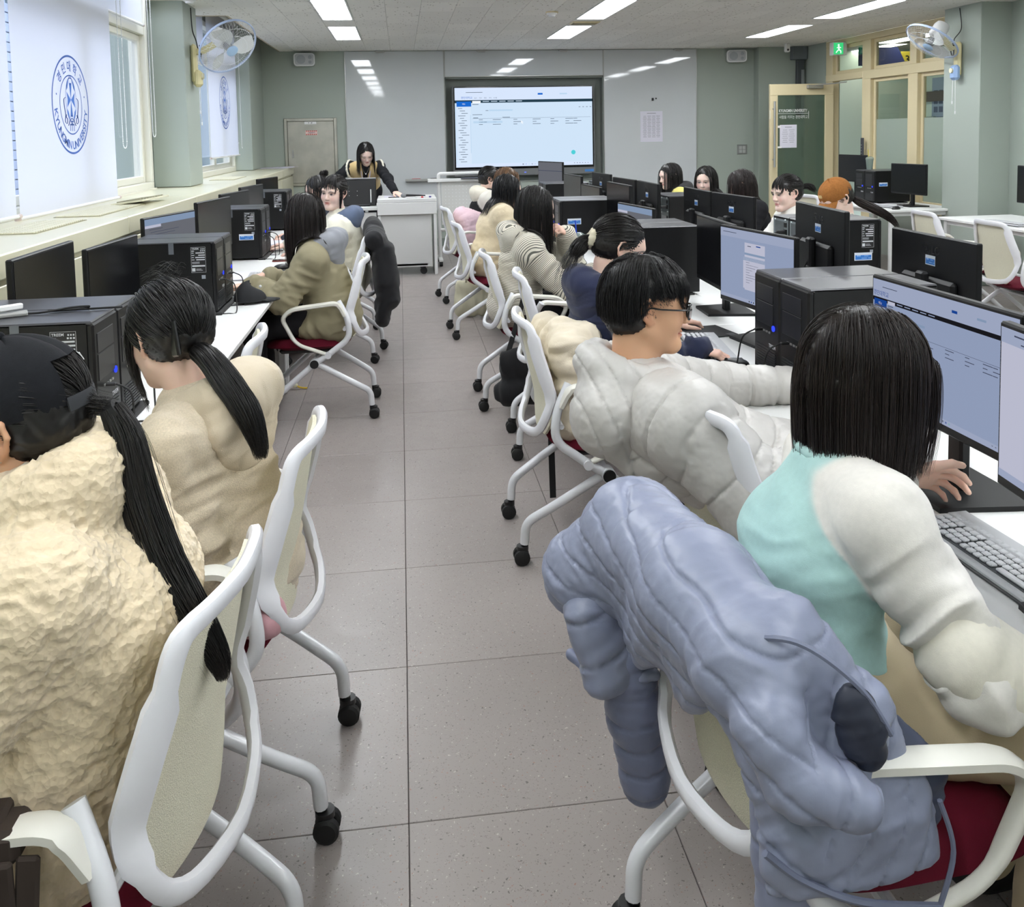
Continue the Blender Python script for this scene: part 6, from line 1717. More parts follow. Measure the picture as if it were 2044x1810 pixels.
def hair_obj(b, parent, root, colour, sets, base=None, rad=.0014, h=.007, seed=0, name='hair'):
    Vs, Fs, Cs, n = [], [], [], 0
    if base is not None:
        V, F, C = hair_base(b, base, h, colour, seed); Vs.append(V); Fs.append(F); Cs.append(C); n += len(V)
    for k, P in enumerate(sets):
        r = rad
        if isinstance(P, tuple): P, r = P
        V, F, C = strands_mesh('hair', P, np.full(len(P), r), colour, parent, root, seed=seed+k); Vs.append(V); Fs.append(F+n); Cs.append(C); n += len(V)
    return link(name, to_mesh(name, np.vstack(Vs), np.vstack(Fs), m_hairc, root, np.vstack(Cs)), parent)
def cap_hat(b, parent, root, rgb, name, brim=True, open_back=False, logo=None):
    hx = b.hx; sc = b.sc*1.0; V = []; F = []; nu, nv = 36, 12; c0 = np.array([0, -.014, .040]); R = np.array([.091, .112, .098])
    def pt(a, t, off=0): # a azimuth from front, t 0 band .. 1 top
        el = t*math.pi/2; x = math.sin(a)*math.cos(el); y = math.cos(a)*math.cos(el); z = math.sin(el)
        return hx((c0+(R+off)*np.array([x, y, z]))*sc)
    m = mat(name, rgb, .85, .2, bump=(500, .4, .0012), noise=(90, .12))
    mb = MB()
    for off in (0, -.003):
        V = []; F = []
        for j in range(nv+1):
            for i in range(nu+1):
                t = -.16+1.16*j/nv; a = -math.pi+2*math.pi*i/nu
                seam = .0012*abs(math.cos(3*a))**20
                V.append(pt(a, t, off-seam*4))
        for j in range(nv):
            for i in range(nu):
                if open_back and j < 5 and (i < 3 or i >= nu-3): continue
                q = (j*(nu+1)+i, j*(nu+1)+i+1, (j+1)*(nu+1)+i+1, (j+1)*(nu+1)+i); F.append(q if off else q[::-1])
        mb.add(np.array(V)-root, F)
    hat = mb.build('cap', m, parent, 60)
    MB().ball(pt(0, 1.0)-root, .008, 10, 6).build('button', m, hat)
    if brim:
        V = []; F = []; n, k = 16, 6
        for off in (0, 1):
            for j in range(k+1):
                for i in range(n+1):
                    a = math.radians(-62+124*i/n); e = .078*math.cos(a*1.15)**.7*(j/k) if abs(a*1.15) < 1.57 else 0
                    p = c0+np.array([R[0]*math.sin(a)*.985, R[1]*math.cos(a)*.985+e, -.014-.020*(j/k)-.9*(R[0]*math.sin(a))**2*3.2*(.4+.6*j/k)-.0035*off]); V.append(hx(p*sc))
        w = n+1; S = (k+1)*w
        for j in range(k):
            for i in range(n): a = j*w+i; F += [(a, a+1, a+w+1, a+w), (a+S, a+w+S, a+w+1+S, a+1+S)]
        for i in range(n): a = k*w+i; F.append((a, a+1, a+1+S, a+S))
        MB().add(np.array(V)-root, F).build('brim', m, hat, 60)
    if open_back:
        MB().rbar([pt(math.radians(q), -.15, .002)-root for q in range(150, 211, 6)], .004, .022, hx.R[:, 2]).build('strap', mat('cap_strap', (44, 46, 50), .7), hat)
    return hat, pt
def person(b, label, tone, hands, eye='open', fine=.0045, arms_bare=(), brow=True, legs=True, group=None):
    root = b.hip*np.array([1, 1, 0]); t = thing('person', label, 'person', tuple(root)); bd = body_mesh(b, t, root, tone, hands, fine, arms_bare, brow, legs)
    if eye: eyes(b.hx, bd, root, eye, b.sc)
    return t, root
def trousers(b, t, root, rgb, g=.012, h=.014, shoe=(30, 30, 32), kind='trousers'):
    dress(kind, b.legs(g)+[cap(b.hip-b.U*.02, b.hip+b.U*.06, (.16+g, .115+g), (.15+g, .11+g), .05, 0, b.L)], h, cloth('cloth_plain'), [rgb], t, root, .006, 7, seed=3)
    for q in 'RL':
        an = getattr(b, 'an'+q); 
        sh = [cap(an+b.U*-.045-b.F*.03, an+b.F*.13-b.U*.055, (.040, .042), (.036, .030), .03, 0, b.L), cap(an+b.U*.01, an-b.U*.045, .045, .042, .03)]
        dress('shoe', sh, .010, cloth('shoe_leather', .5, None), [shoe], t, root, 0)
# ------------------------------------------------------------------ the people
BLK = (26, 23, 22); PB = {}
def coll(b, g=.012): return b.torso(g)+b.arm('R', g)+b.arm('L', g)
# --- woman in the fleece coat and black cap (left foreground)
def woman_fleece():
    b = Body(-.49, 1.44, 180, head_yaw=-4, head_pitch=12, neckb=(.085, 0, 1.0), head=(.125, .0, 1.138), chest=(.02, 0, .84), waist=(.045, 0, .70), hip=(.10, 0, .555), hpL=(.10, .09, .545), hpR=(.10, -.09, .545), shL=(.045, .165, .93), shR=(.045, -.165, .93), wrL=(.42, .17, .76), wrR=(.42, -.16, .76))
    t, root = person(b, 'person in a cream fleece coat and black cap with a long ponytail', 'tan', {'R': (b.F, b.U, 'type'), 'L': (b.F, b.U, 'type')}, 'open', .0038)
    g = .046
    P = b.torso(g, k=.07)+b.arm('L', g*.75, 0, .98)+b.arm('R', g*.75, 0, .98)+[cap(b.hip-b.U*.0, b.hip+b.U*.08, (.225, .17), (.20, .155), .06, 0, b.L), cap(b.hip+b.F*.05-b.U*.06, b.hip+b.F*.05, (.225, .16), (.22, .16), .06, 0, b.L)]
    P += b.hoodring(.036, .080, 0, .03, .01, .02, .055)+b.hoodring(.03, .088, 0, .03, .01, .02, .02)
    dress('fleece_coat', P, .0058, cloth('sherpa', .95, (105, .42, .006, 'voro'), .3), [(224, 206, 174)], t, root, .004, 4, fleece=.0050, seed=1)
    trousers(b, t, root, (24, 24, 28))
    g1, th = gathered(b, 600, (0, -.148, -.010), .010, 4)
    hx = b.hx; tie = hx(np.array([0, -.150, -.012]))
    tl = tail([tie+np.array(d) for d in ((0, 0, 0), (.022, -.005, -.05), (.042, -.02, -.14), (.078, -.04, -.235), (.118, -.055, -.31), (.158, -.06, -.39), (.165, -.06, -.43))], [.016, .024, .029, .031, .028, .018, .006], 1500, 6, 22, .25)
    fly = tail([tie+np.array(d) for d in ((0, 0, 0), (.03, -.01, -.05), (.055, -.03, -.15), (.10, -.06, -.28), (.165, -.07, -.42))], [.018, .03, .038, .04, .03], 50, 9, 18, .5)
    hair_obj(b, t, root, BLK, [g1, (tl, .0011), (fly, .0004)], scalp(b, .006), .0010, .007, 1)
    hat, pt = cap_hat(b, t, root, (25, 26, 30), 'black_cotton_cap', True, True)
    lg = MB(); a0 = math.radians(128)
    for (da, dt, w, h) in ((0, .34, .030, .016), (.05, .30, .016, .012), (.20, .24, .010, .010), (.28, .22, .010, .012), (.36, .21, .008, .014)):
        p = pt(a0+da, dt, .0015)-root; n = unit(p+root-hx(np.array([0, -.014, .04]))); u = unit(np.cross(hx.R[:, 2], n)); v = np.cross(n, u); lg.box(p, (w, h, .0015), .0005, np.stack([u, v, n], 1))
    lg.build('cap_patch', mat('patch_white', (226, 226, 226), .7), hat, 0)
    tb = MB(); tb.lathe([(.012, -.010), (.019, -.009), (.019, .009), (.012, .010), (.012, -.010)], tie+np.array([.006, 0, -.008])-root, 14, roty(.9), caps=False); tb.build('hair_tie', m_rubber, t)
    MB().ball(hx(np.array([-.076, -.008, -.036]))-root, .003, 8, 6).build('earring', m_alu, t)
woman_fleece()
# --- woman in the beige knitted hoodie
def woman_beige():
    b = Body(-.48, 2.16, 172, head_yaw=-38, head_pitch=14, neckb=(.02, .0, .965), head=(.092, -.01, 1.105), chest=(-.0, 0, .82), shL=(.02, .17, .885), shR=(.03, -.15, .865), elL_w=(-.47, 1.965, .60), wrL_w=(-.66, 2.02, .66), wrR=(.40, -.15, .75))
    t, root = person(b, 'person in a beige knitted hoodie with black hair tied low', 'fair', {'R': (b.F, b.U, 'type'), 'L': (b.F-.2*b.U, b.U+.3*b.L, 'rest')}, 'open', .0038)
    c = [(206, 192, 168), (206, 192, 168)]
    P = b.torso(.024)+b.arm('L', .026, 1, .97)+b.arm('R', .022, 1, .97)+[cap(b.hip+b.U*.01, b.hip+b.U*.06, (.19, .15), (.175, .135), .05, 0, b.L)]
    dress('hoodie', P, .0065, cloth('beige_knit', .95, (420, .6, .002), .2, noise=(260, .10)), c, t, root, .014, 10, seed=5, elbows=(b.elL, b.elR, b.elL*.5+b.wrL*.5))
    dress('hood', b.hoodring(.040, .090, 0, .03, .05, .03, .0)+b.hoodbag(.15, 0, .045, .105, .075, .10, .05)+b.hoodring(.026, .080, 0, .02, .025, .035, .022), .0065, cloth('beige_rib', .95, (420, .6, .002), .2), [(202, 188, 164)], t, root, .010, 10, seed=6, axis_fold=.002)
    for sd in 'LR':
        wr, el = getattr(b, 'wr'+sd), getattr(b, 'el'+sd); d = unit(wr-el)
        dress('cuff', [cap(wr-d*.055, wr-d*.005, .040, .037, .01)], .006, cloth('beige_rib'), [(200, 186, 162)], t, root, .001, 9)
    trousers(b, t, root, (40, 36, 38))
    hx = b.hx
    g1, th = gathered(b, 2400, (.0, -.108, -.045), .016, 7, 14, .006)
    tie = hx(np.array([0, -.112, -.048]))
    tl = tail([tie+np.array(d) for d in ((0, 0, 0), (.035, -.03, -.015), (.080, -.07, -.06), (.125, -.10, -.12), (.150, -.11, -.19), (.155, -.11, -.23))], [.020, .027, .030, .030, .020, .012], 1300, 8, 18, .3)
    lk = [tail([hx(np.array(p)) for p in ((s*.060, .045, .070), (s*.076, .050, .0), (s*.070, .058, -.07), (s*.060, .050, -.13), (s*.058, .045, -.17))], [.010, .013, .010, .006, .003], 60, 20+s, 12, .3) for s in (-1, 1)]
    fr, _ = bangs(b, 90, .03, 3, 9, .06)
    top = tail([hx(np.array(p)) for p in ((.0, .02, .122), (.02, -.02, .135), (.04, -.05, .128))], [.05, .05, .03], 90, 30, 8, .5)
    hair_obj(b, t, root, (23, 21, 21), [g1, (tl, .0010), (lk[0], .0009), (lk[1], .0009), (fr, .0010), (top, .0005)], scalp(b, .012), .0010, .007, 2)
    cl = MB().box(hx(np.array([-.048, -.108, -.01]))-root, (.012, .03, .085), .004, hx.R).build('hair_clip', mat('clip_black', (16, 16, 17), .3), t)
woman_beige()
# --- woman in the khaki jacket with the grey hood
def woman_khaki():
    b = Body(-.47, 5.05, 180, head_yaw=-48, head_pitch=12, neckb=(.02, 0, .975), head=(.085, -.01, 1.125), chest=(.01, 0, .82), shL=(.03, .17, .90), shR=(.05, -.165, .90), wrL_w=(-.855, 4.97, .765), wrR_w=(-.80, 5.22, .775))
    t, root = person(b, 'person in a khaki jacket with a grey hood and long dark hair', 'fair', {'L': (b.F-.12*b.U, b.U, 'type'), 'R': (b.F+.1*b.L-.1*b.U, b.U, 'mouse')}, None, .005)
    kh = (148, 140, 114)
    P = b.torso(.034, 0)+b.arm('L', .032, 0, .86)+b.arm('R', .030, 0, .86)+[cap(b.hip-b.U*.0, b.hip+b.U*.06, (.20, .16), (.185, .145), .05, 0, b.L), cap(b.hip+b.F*.12-b.U*.03, b.hip, (.20, .10), (.20, .14), .05, 0, b.L)]
    dress('khaki_jacket', P, .0095, cloth('khaki_twill', .8, (260, .2, .0015)), [kh], t, root, .013, 9, seed=11, elbows=(b.elL, b.elR, b.elL*.5+b.wrL*.5))
    dress('hood', b.hoodring(.034, .095, 0, .03, .03, .03, .012)+b.hoodbag(.13, 0, .05, .085, .055, .10, .055), .0085, cloth('grey_fleece', .95, (380, .4, .002), .1), [(140, 142, 148)], t, root, .009, 9, seed=12)
    for sd in 'LR':
        wr, el = getattr(b, 'wr'+sd), getattr(b, 'el'+sd); d = unit(wr-el)
        dress('cuff', [cap(wr-d*.07, wr-d*.005, .041, .034, .01)], .007, MATS['grey_fleece'], [(138, 140, 146)], t, root, .001, 9)
    trousers(b, t, root, (28, 27, 30), g=.004)
    h1, _ = fall_hair(b, 1300, .36, .01, .018, None, coll(b, .05)+b.hoodbag(.16, 0, .04, .12, .055, .12, .075), 14, 16, .78, face=.5)
    hair_obj(b, t, root, (30, 24, 23), [h1], scalp(b, .012), .0019, .008, 3)
woman_khaki()
# --- woman looking back at the camera
def woman_smiling():
    b = Body(-.44, 6.52, 172, head_yaw=72, head_pitch=4, head_roll=-6, neckb=(.02, 0, .985), head=(.055, .015, 1.165), shL=(.0, .165, .91), shR=(.05, -.155, .92), wrL=(.30, .12, .74), wrR_w=(-.86, 6.68, .775))
    t, root = person(b, 'person looking back at the camera in a white fleece with a blue grey hood', 'pale', {'L': (b.F, b.U, 'rest'), 'R': (b.F, b.U, 'mouse')}, 'open', .0042)
    P = b.torso(.036)+b.arm('L', .036, 0, .93)+b.arm('R', .030, 0, .93)
    dress('white_fleece', P, .0105, cloth('cream_pile', .95, (160, .5, .003), .2), [(236, 232, 214)], t, root, .008, 8, seed=21, fleece=.0022, elbows=(b.elL,))
    dress('hood', b.hoodring(.036, .088, 0, .03, .03, .03, .016)+b.hoodbag(.12, 0, .045, .085, .04, .075, .05), .009, cloth('slate_fleece', .95, (380, .4, .002), .1), [(92, 104, 128)], t, root, .007, 9, seed=22)
    trousers(b, t, root, (34, 36, 44))
    hx = b.hx
    g1, _ = gathered(b, 700, (.0, -.115, .01), .014, 23, 12, .004); bg, _ = bangs(b, 170, .020, 24, 9, .062, .014)
    lk = [tail([hx(np.array(p)) for p in ((s*.066, .030, .06), (s*.080, .030, -.01), (s*.074, .028, -.07), (s*.066, .02, -.13))], [.010, .012, .007, .003], 60, 25+s, 12, .3) for s in (-1, 1)]
    hair_obj(b, t, root, (28, 24, 24), [g1, (bg, .0013), (lk[0], .0011), (lk[1], .0011)], scalp(b, .013), .0017, .008, 4)
woman_smiling()
# --- the one half hidden behind her
def woman_behind():
    b = Body(-.59, 7.45, 180, head_yaw=14, head_pitch=16, head=(.105, 0, 1.125))
    t, root = person(b, 'person with a black hair bun half hidden behind the smiling one', 'fair', {'L': (b.F, b.U, 'type'), 'R': (b.F, b.U, 'type')}, 'down', .005)
    dress('jumper', coll(b, .02), .013, cloth('cloth_plain', .9), [(52, 54, 62)], t, root, .006, 8, seed=31); trousers(b, t, root, (34, 36, 44))
    hx = b.hx; h1, _ = fall_hair(b, 420, .30, .0, .016, None, coll(b, .025), 33, 12, .8)
    bn = tail([hx(np.array(p)) for p in ((0, -.06, .105), (.0, -.085, .135), (.0, -.11, .125), (0, -.10, .095))], [.018, .024, .022, .012], 120, 34, 10, .1)
    hair_obj(b, t, root, BLK, [h1, (bn, .0016)], scalp(b, .012), .0019, .009, 5)
woman_behind()
# --- the teacher
def teacher():
    b = Body(-.44, 10.92, -90, head_yaw=10, head_pitch=34, head_roll=5, sc=1.02, hip=(-.06, 0, .93), waist=(.03, 0, 1.05), chest=(.17, 0, 1.14), neckb=(.31, .02, 1.225), head=(.415, .03, 1.365), shR=(.235, -.165, 1.205), shL=(.245, .175, 1.20), hpR=(-.06, -.09, .90), hpL=(-.06, .09, .90), knR=(-.02, -.10, .50), knL=(-.02, .10, .50), anR=(-.08, -.11, .09), anL=(-.08, .11, .09),
             wrL_w=(-.085, 10.22, .925), wrR_w=(-.72, 10.40, .90), poleL=(-.3, .9, .2), poleR=(-.3, -.9, .2))
    t, root = person(b, 'person in a tan vest over a black shirt leaning over the lectern', 'pale', {'L': (b.F*.6+b.L*.6-.35*b.U, b.U+.2*b.F, 'flat'), 'R': (b.F-.3*b.U, b.U, 'rest')}, 'down', .0042)
    P = b.torso(.010, 0)+b.arm('L', .016, 0, .95)+b.arm('R', .016, 0, .95)+b.hoodring(.022, .064, 0, .02, .0, .02, .03)
    dress('black_shirt', P, .0095, cloth('cloth_plain', .9), [(26, 27, 31)], t, root, .006, 8, seed=41, elbows=(b.elL,))
    dress('suede_vest', b.torso(.040, 0)+[cap(b.neckb-b.U*.06, b.shL*.85+b.neckb*.15-b.U*.02, .080, .086, .04, 0), cap(b.neckb-b.U*.06, b.shR*.85+b.neckb*.15-b.U*.02, .080, .086, .04, 0), cap(b.neckb+b.F*.20-b.U*.20, b.neckb+b.F*.07+b.U*.09, (.045, .10), (.055, .10), .02, 0, b.L, sub=True), cap(b.waist+b.F*.2-b.U*.08, b.neckb+b.F*.16-b.U*.10, (.026, .09), (.040, .10), .02, 0, b.L, sub=True)], .0085, cloth('tan_suede', .9, (500, .3, .001), .2), [(200, 174, 124)], t, root, .005, 8, seed=42)
    for s, sh in ((1, b.shL), (-1, b.shR)):
        c = sh*.82+b.neckb*.18-b.U*.03; ax = unit(sh-b.neckb); u = unit(np.cross(ax, b.U)); v = np.cross(ax, u)
        ring = [c+ax*.035+(u*math.cos(a)+v*math.sin(a))*.110 for a in np.linspace(0, 2*math.pi, 17)[:-1]]
        dress('fleece_trim', chain(ring+[ring[0]], [.011]*17, .008), .006, cloth('sherpa'), [(240, 234, 216)], t, root, .002, 9, fleece=.002)
    trousers(b, t, root, (30, 30, 34))
    for q in 'R':
        pass
    wr = b.wrL; d = unit(b.wrL-b.elL); MB().tube([wr-root-d*.012+(np.cross(d, b.U)*math.cos(a)+np.cross(d, np.cross(d, b.U))*math.sin(a))*.029 for a in np.linspace(0, 6.28, 17)[:-1]], .004, 6, closed=True).box(wr-root+b.U*.03-d*.012, (.026, .026, .008), .003).build('wristwatch', m_rubber, t)
    nk = MB(); n0 = b.neckb-root; nk.tube(smooth_path([n0+b.L*.045+b.F*.03+b.U*.02, n0+b.L*.03+b.F*.085-b.U*.05, n0+b.F*.115-b.U*.095, n0-b.L*.03+b.F*.085-b.U*.05, n0-b.L*.045+b.F*.03+b.U*.02], 6), .0016, 5); nk.ball(n0+b.F*.118-b.U*.10, .009, 10, 6); nk.build('necklace', mat('silver', (220, 220, 222), .2, metal=1), t)
    ld = MB(); 
    for s in (-1, 1): ld.tube(smooth_path([n0+b.L*s*.06+b.F*.02+b.U*.0, n0+b.L*s*.05+b.F*.11-b.U*.10, n0+b.L*s*.02+b.F*.14-b.U*.22], 6), .0045, 5)
    ld.build('lanyard', mat('lanyard_lilac', (176, 170, 196), .7), t)
    hx = b.hx; h1, _ = fall_hair(b, 700, .27, -.005, .014, None, coll(b, .03), 43, 14, .82, face=.78)
    hair_obj(b, t, root, (24, 21, 21), [h1], scalp(b, .010), .0017, .008, 6)
teacher()
# --- right row, far to near
def woman_jacket():
    b = Body(.80, 8.60, 4, head_yaw=-6, head_pitch=16, head=(.07, 0, 1.12))
    t, root = person(b, 'person in a black jacket with a white hood, farthest of the aisle row', 'fair', {'L': (b.F, b.U, 'type'), 'R': (b.F, b.U, 'type')}, None, .0065)
    P = b.torso(.034, 0)+b.arm('L', .034, 1, .95)+b.arm('R', .034, 1, .95)
    dress('jacket', P, .013, cloth('cloth_plain', .9), [(28, 28, 30), (226, 222, 210)], t, root, .007, 8, seed=51)
    dress('hood', b.hoodring(.036, .09, 0, .03, .03, .03, .012)+b.hoodbag(.12, 0, .05, .085, .03, .075, .055), .011, cloth('cloth_plain'), [(232, 226, 208)], t, root, .006, 9, seed=52); trousers(b, t, root, (30, 30, 36))
    h1, _ = gathered(b, 400, (0, -.10, -.05), .014, 53, 10, .005); hair_obj(b, t, root, BLK, [h1], scalp(b, .013), .002, .009, 7)
woman_jacket()
def woman_brown():
    b = Body(.86, 7.85, 4, head_yaw=-10, head_pitch=14, head=(.09, 0, 1.135))
    t, root = person(b, 'person with straight light brown hair in the aisle row', 'fair', {'L': (b.F, b.U, 'type'), 'R': (b.F, b.U, 'type')}, None, .0065)
    dress('jumper', coll(b, .024), .013, cloth('cloth_plain', .9), [(208, 212, 220)], t, root, .006, 8, seed=55); trousers(b, t, root, (50, 56, 70))
    h1, _ = fall_hair(b, 520, .36, .0, .018, None, coll(b, .03), 56, 12, .8); hair_obj(b, t, root, (112, 82, 56), [h1], scalp(b, .013), .002, .009, 8)
woman_brown()
def woman_cream():
    b = Body(.75, 6.92, 2, head_yaw=-16, head_pitch=18, head=(.085, -.01, 1.118), chest=(-.02, 0, .83), neckb=(.015, 0, .985))
    t, root = person(b, 'person in a cream fleece with shoulder length black hair in the aisle row', 'fair', {'L': (b.F, b.U, 'type'), 'R': (b.F, b.U, 'type')}, 'down', .0052)
    P = b.torso(.042)+b.arm('L', .036, 0, .95)+b.arm('R', .036, 0, .95)+[cap(b.hip+b.U*.01, b.hip+b.U*.06, (.215, .18), (.20, .16), .05, 0, b.L)]
    dress('cream_fleece', P, .011, cloth('cream_pile'), [(222, 206, 174)], t, root, .012, 8, seed=61, fleece=.002); trousers(b, t, root, (24, 24, 26))
    h1, _ = fall_hair(b, 800, .30, -.01, .016, None, coll(b, .048), 62, 14, .8, face=.6); hair_obj(b, t, root, (24, 23, 25), [h1], scalp(b, .012), .0018, .008, 9)
woman_cream()
def woman_striped():
    b = Body(.71, 5.12, 0, head_yaw=-8, head_pitch=14, head=(.075, -.015, 1.13), neckb=(.01, 0, .98), chest=(-.01, 0, .82), shR=(.0, -.165, .905), shL=(.03, .16, .92), elR_w=(.93, 4.91, .655), wrR_w=(1.13, 5.04, .765), elL_w=(1.03, 5.30, .76), wrL_w=(.968, 5.185, .975))
    up = unit(b.hx(np.array([0.01, .115, -.075]))-b.wrL)
    t, root = person(b, 'person in a striped hoodie holding a hand to the mouth', 'fair', {'R': (b.F-.1*b.U, b.U, 'type'), 'L': (up, b.F+.5*b.L, 'chin')}, 'open', .0045)
    P = b.torso(.030, 0)+b.arm('L', .030, 1, .93)+b.arm('R', .030, 1, .93)+[cap(b.hip+b.U*.01, b.hip+b.U*.06, (.20, .165), (.185, .15), .05, 0, b.L)]
    m = cloth('striped_jersey', .9, (380, .3, .0015), .1, stripes=(.0088, (96, 96, 88), .34))
    dress('striped_hoodie', P, .0085, m, [(226, 220, 204), (226, 220, 204)], t, root, .011, 9, seed=71, elbows=(b.elL, b.elR, b.elR*.5+b.shR*.5))
    dress('hood', b.hoodring(.034, .09, 0, .03, .03, .03, .012)+b.hoodbag(.125, 0, .05, .09, .05, .085, .05), .008, cloth('striped_hood', .9, (380, .3, .0015), .1, stripes=(.0105, (104, 102, 94), .32)), [(226, 220, 204)], t, root, .006, 9, seed=72)
    for sd in 'LR':
        wr, el = getattr(b, 'wr'+sd), getattr(b, 'el'+sd); d = unit(wr-el)
        dress('cuff', [cap(wr-d*.075, wr-d*.006, .043, .039, .01)], .006, cloth('beige_rib'), [(228, 216, 188)], t, root, .001, 9)
    trousers(b, t, root, (22, 22, 24))
    h1, _ = fall_hair(b, 1200, .42, .0, .016, None, coll(b, .04)+b.hoodbag(.15, 0, .05, .12, .05, .11, .07), 73, 16, .8, face=.55); hair_obj(b, t, root, BLK, [h1], scalp(b, .012), .0018, .008, 10)
woman_striped()
def woman_navy():
    b = Body(.80, 3.42, 6, head_yaw=-4, head_pitch=22, head=(.06, -.01, 1.11), neckb=(.0, 0, .965), chest=(-.005, 0, .82), shR=(.03, -.17, .90), shL=(.05, .16, .90), wrR_w=(1.055, 3.055, .772), wrL=(.36, .16, .75), poleR=(-.3, -.7, -.6))
    t, root = person(b, 'person in a navy hoodie with hair tied in a scrunchie, hand on a mouse', 'fair', {'R': (np.array([.9, -.45, -.15]), b.U, 'mouse'), 'L': (b.F, b.U, 'type')}, 'down', .0042)
    P = b.torso(.030, 0)+b.arm('L', .028, 0, .96)+b.arm('R', .026, 0, .97)+[cap(b.hip+b.U*.01, b.hip+b.U*.06, (.20, .165), (.185, .15), .05, 0, b.L)]
    dress('navy_hoodie', P, .0085, cloth('navy_fleece', .95, (380, .4, .0015), .15), [(34, 40, 66)], t, root, .012, 9, seed=81, elbows=(b.elR, b.wrR))
    dress('hood', b.hoodring(.036, .092, 0, .03, .03, .03, .01)+b.hoodbag(.125, 0, .05, .085, .06, .09, .05), .008, MATS['navy_fleece'], [(36, 42, 70)], t, root, .008, 9, seed=82, axis_fold=.004)
    trousers(b, t, root, (26, 26, 30))
    hx = b.hx; T = np.array([-.01, -.125, -.005]); tie = hx(T)
    g1, _ = gathered(b, 1100, T, .014, 83, 14, .003)
    bk = tail([tie, tie+np.array([-.025, -.0, -.012]), tie+np.array([-.055, -.01, -.040]), tie+np.array([-.08, -.02, -.075])], [.014, .030, .034, .016], 420, 84, 12, .25)
    wp = tail([tie+np.array([-.04, 0, -.02]), tie+np.array([-.08, -.01, -.07]), tie+np.array([-.115, -.03, -.14]), tie+np.array([-.12, -.03, -.20])], [.018, .03, .045, .05], 90, 85, 12, .5)
    hair_obj(b, t, root, BLK, [g1, (bk, .0015), (wp, .0007)], scalp(b, .011), .0015, .007, 11)
    ax = unit(hx.R @ T); u = unit(np.cross(ax, b.U)); v = np.cross(ax, u); R_ = []
    for k in range(25):
        a = 2*math.pi*k/24; R_.append(tie-ax*.004+(u*math.cos(a)+v*math.sin(a))*(.030+.004*math.sin(k*2.6)))
    dress('scrunchie', chain(R_, [.014+.004*math.sin(k*2.2) for k in range(25)], .006), .0048, cloth('cotton_gauze', .95, (500, .4, .001)), [(214, 206, 182)], t, root, .003, 30, seed=86, axis_fold=.003)
woman_navy()
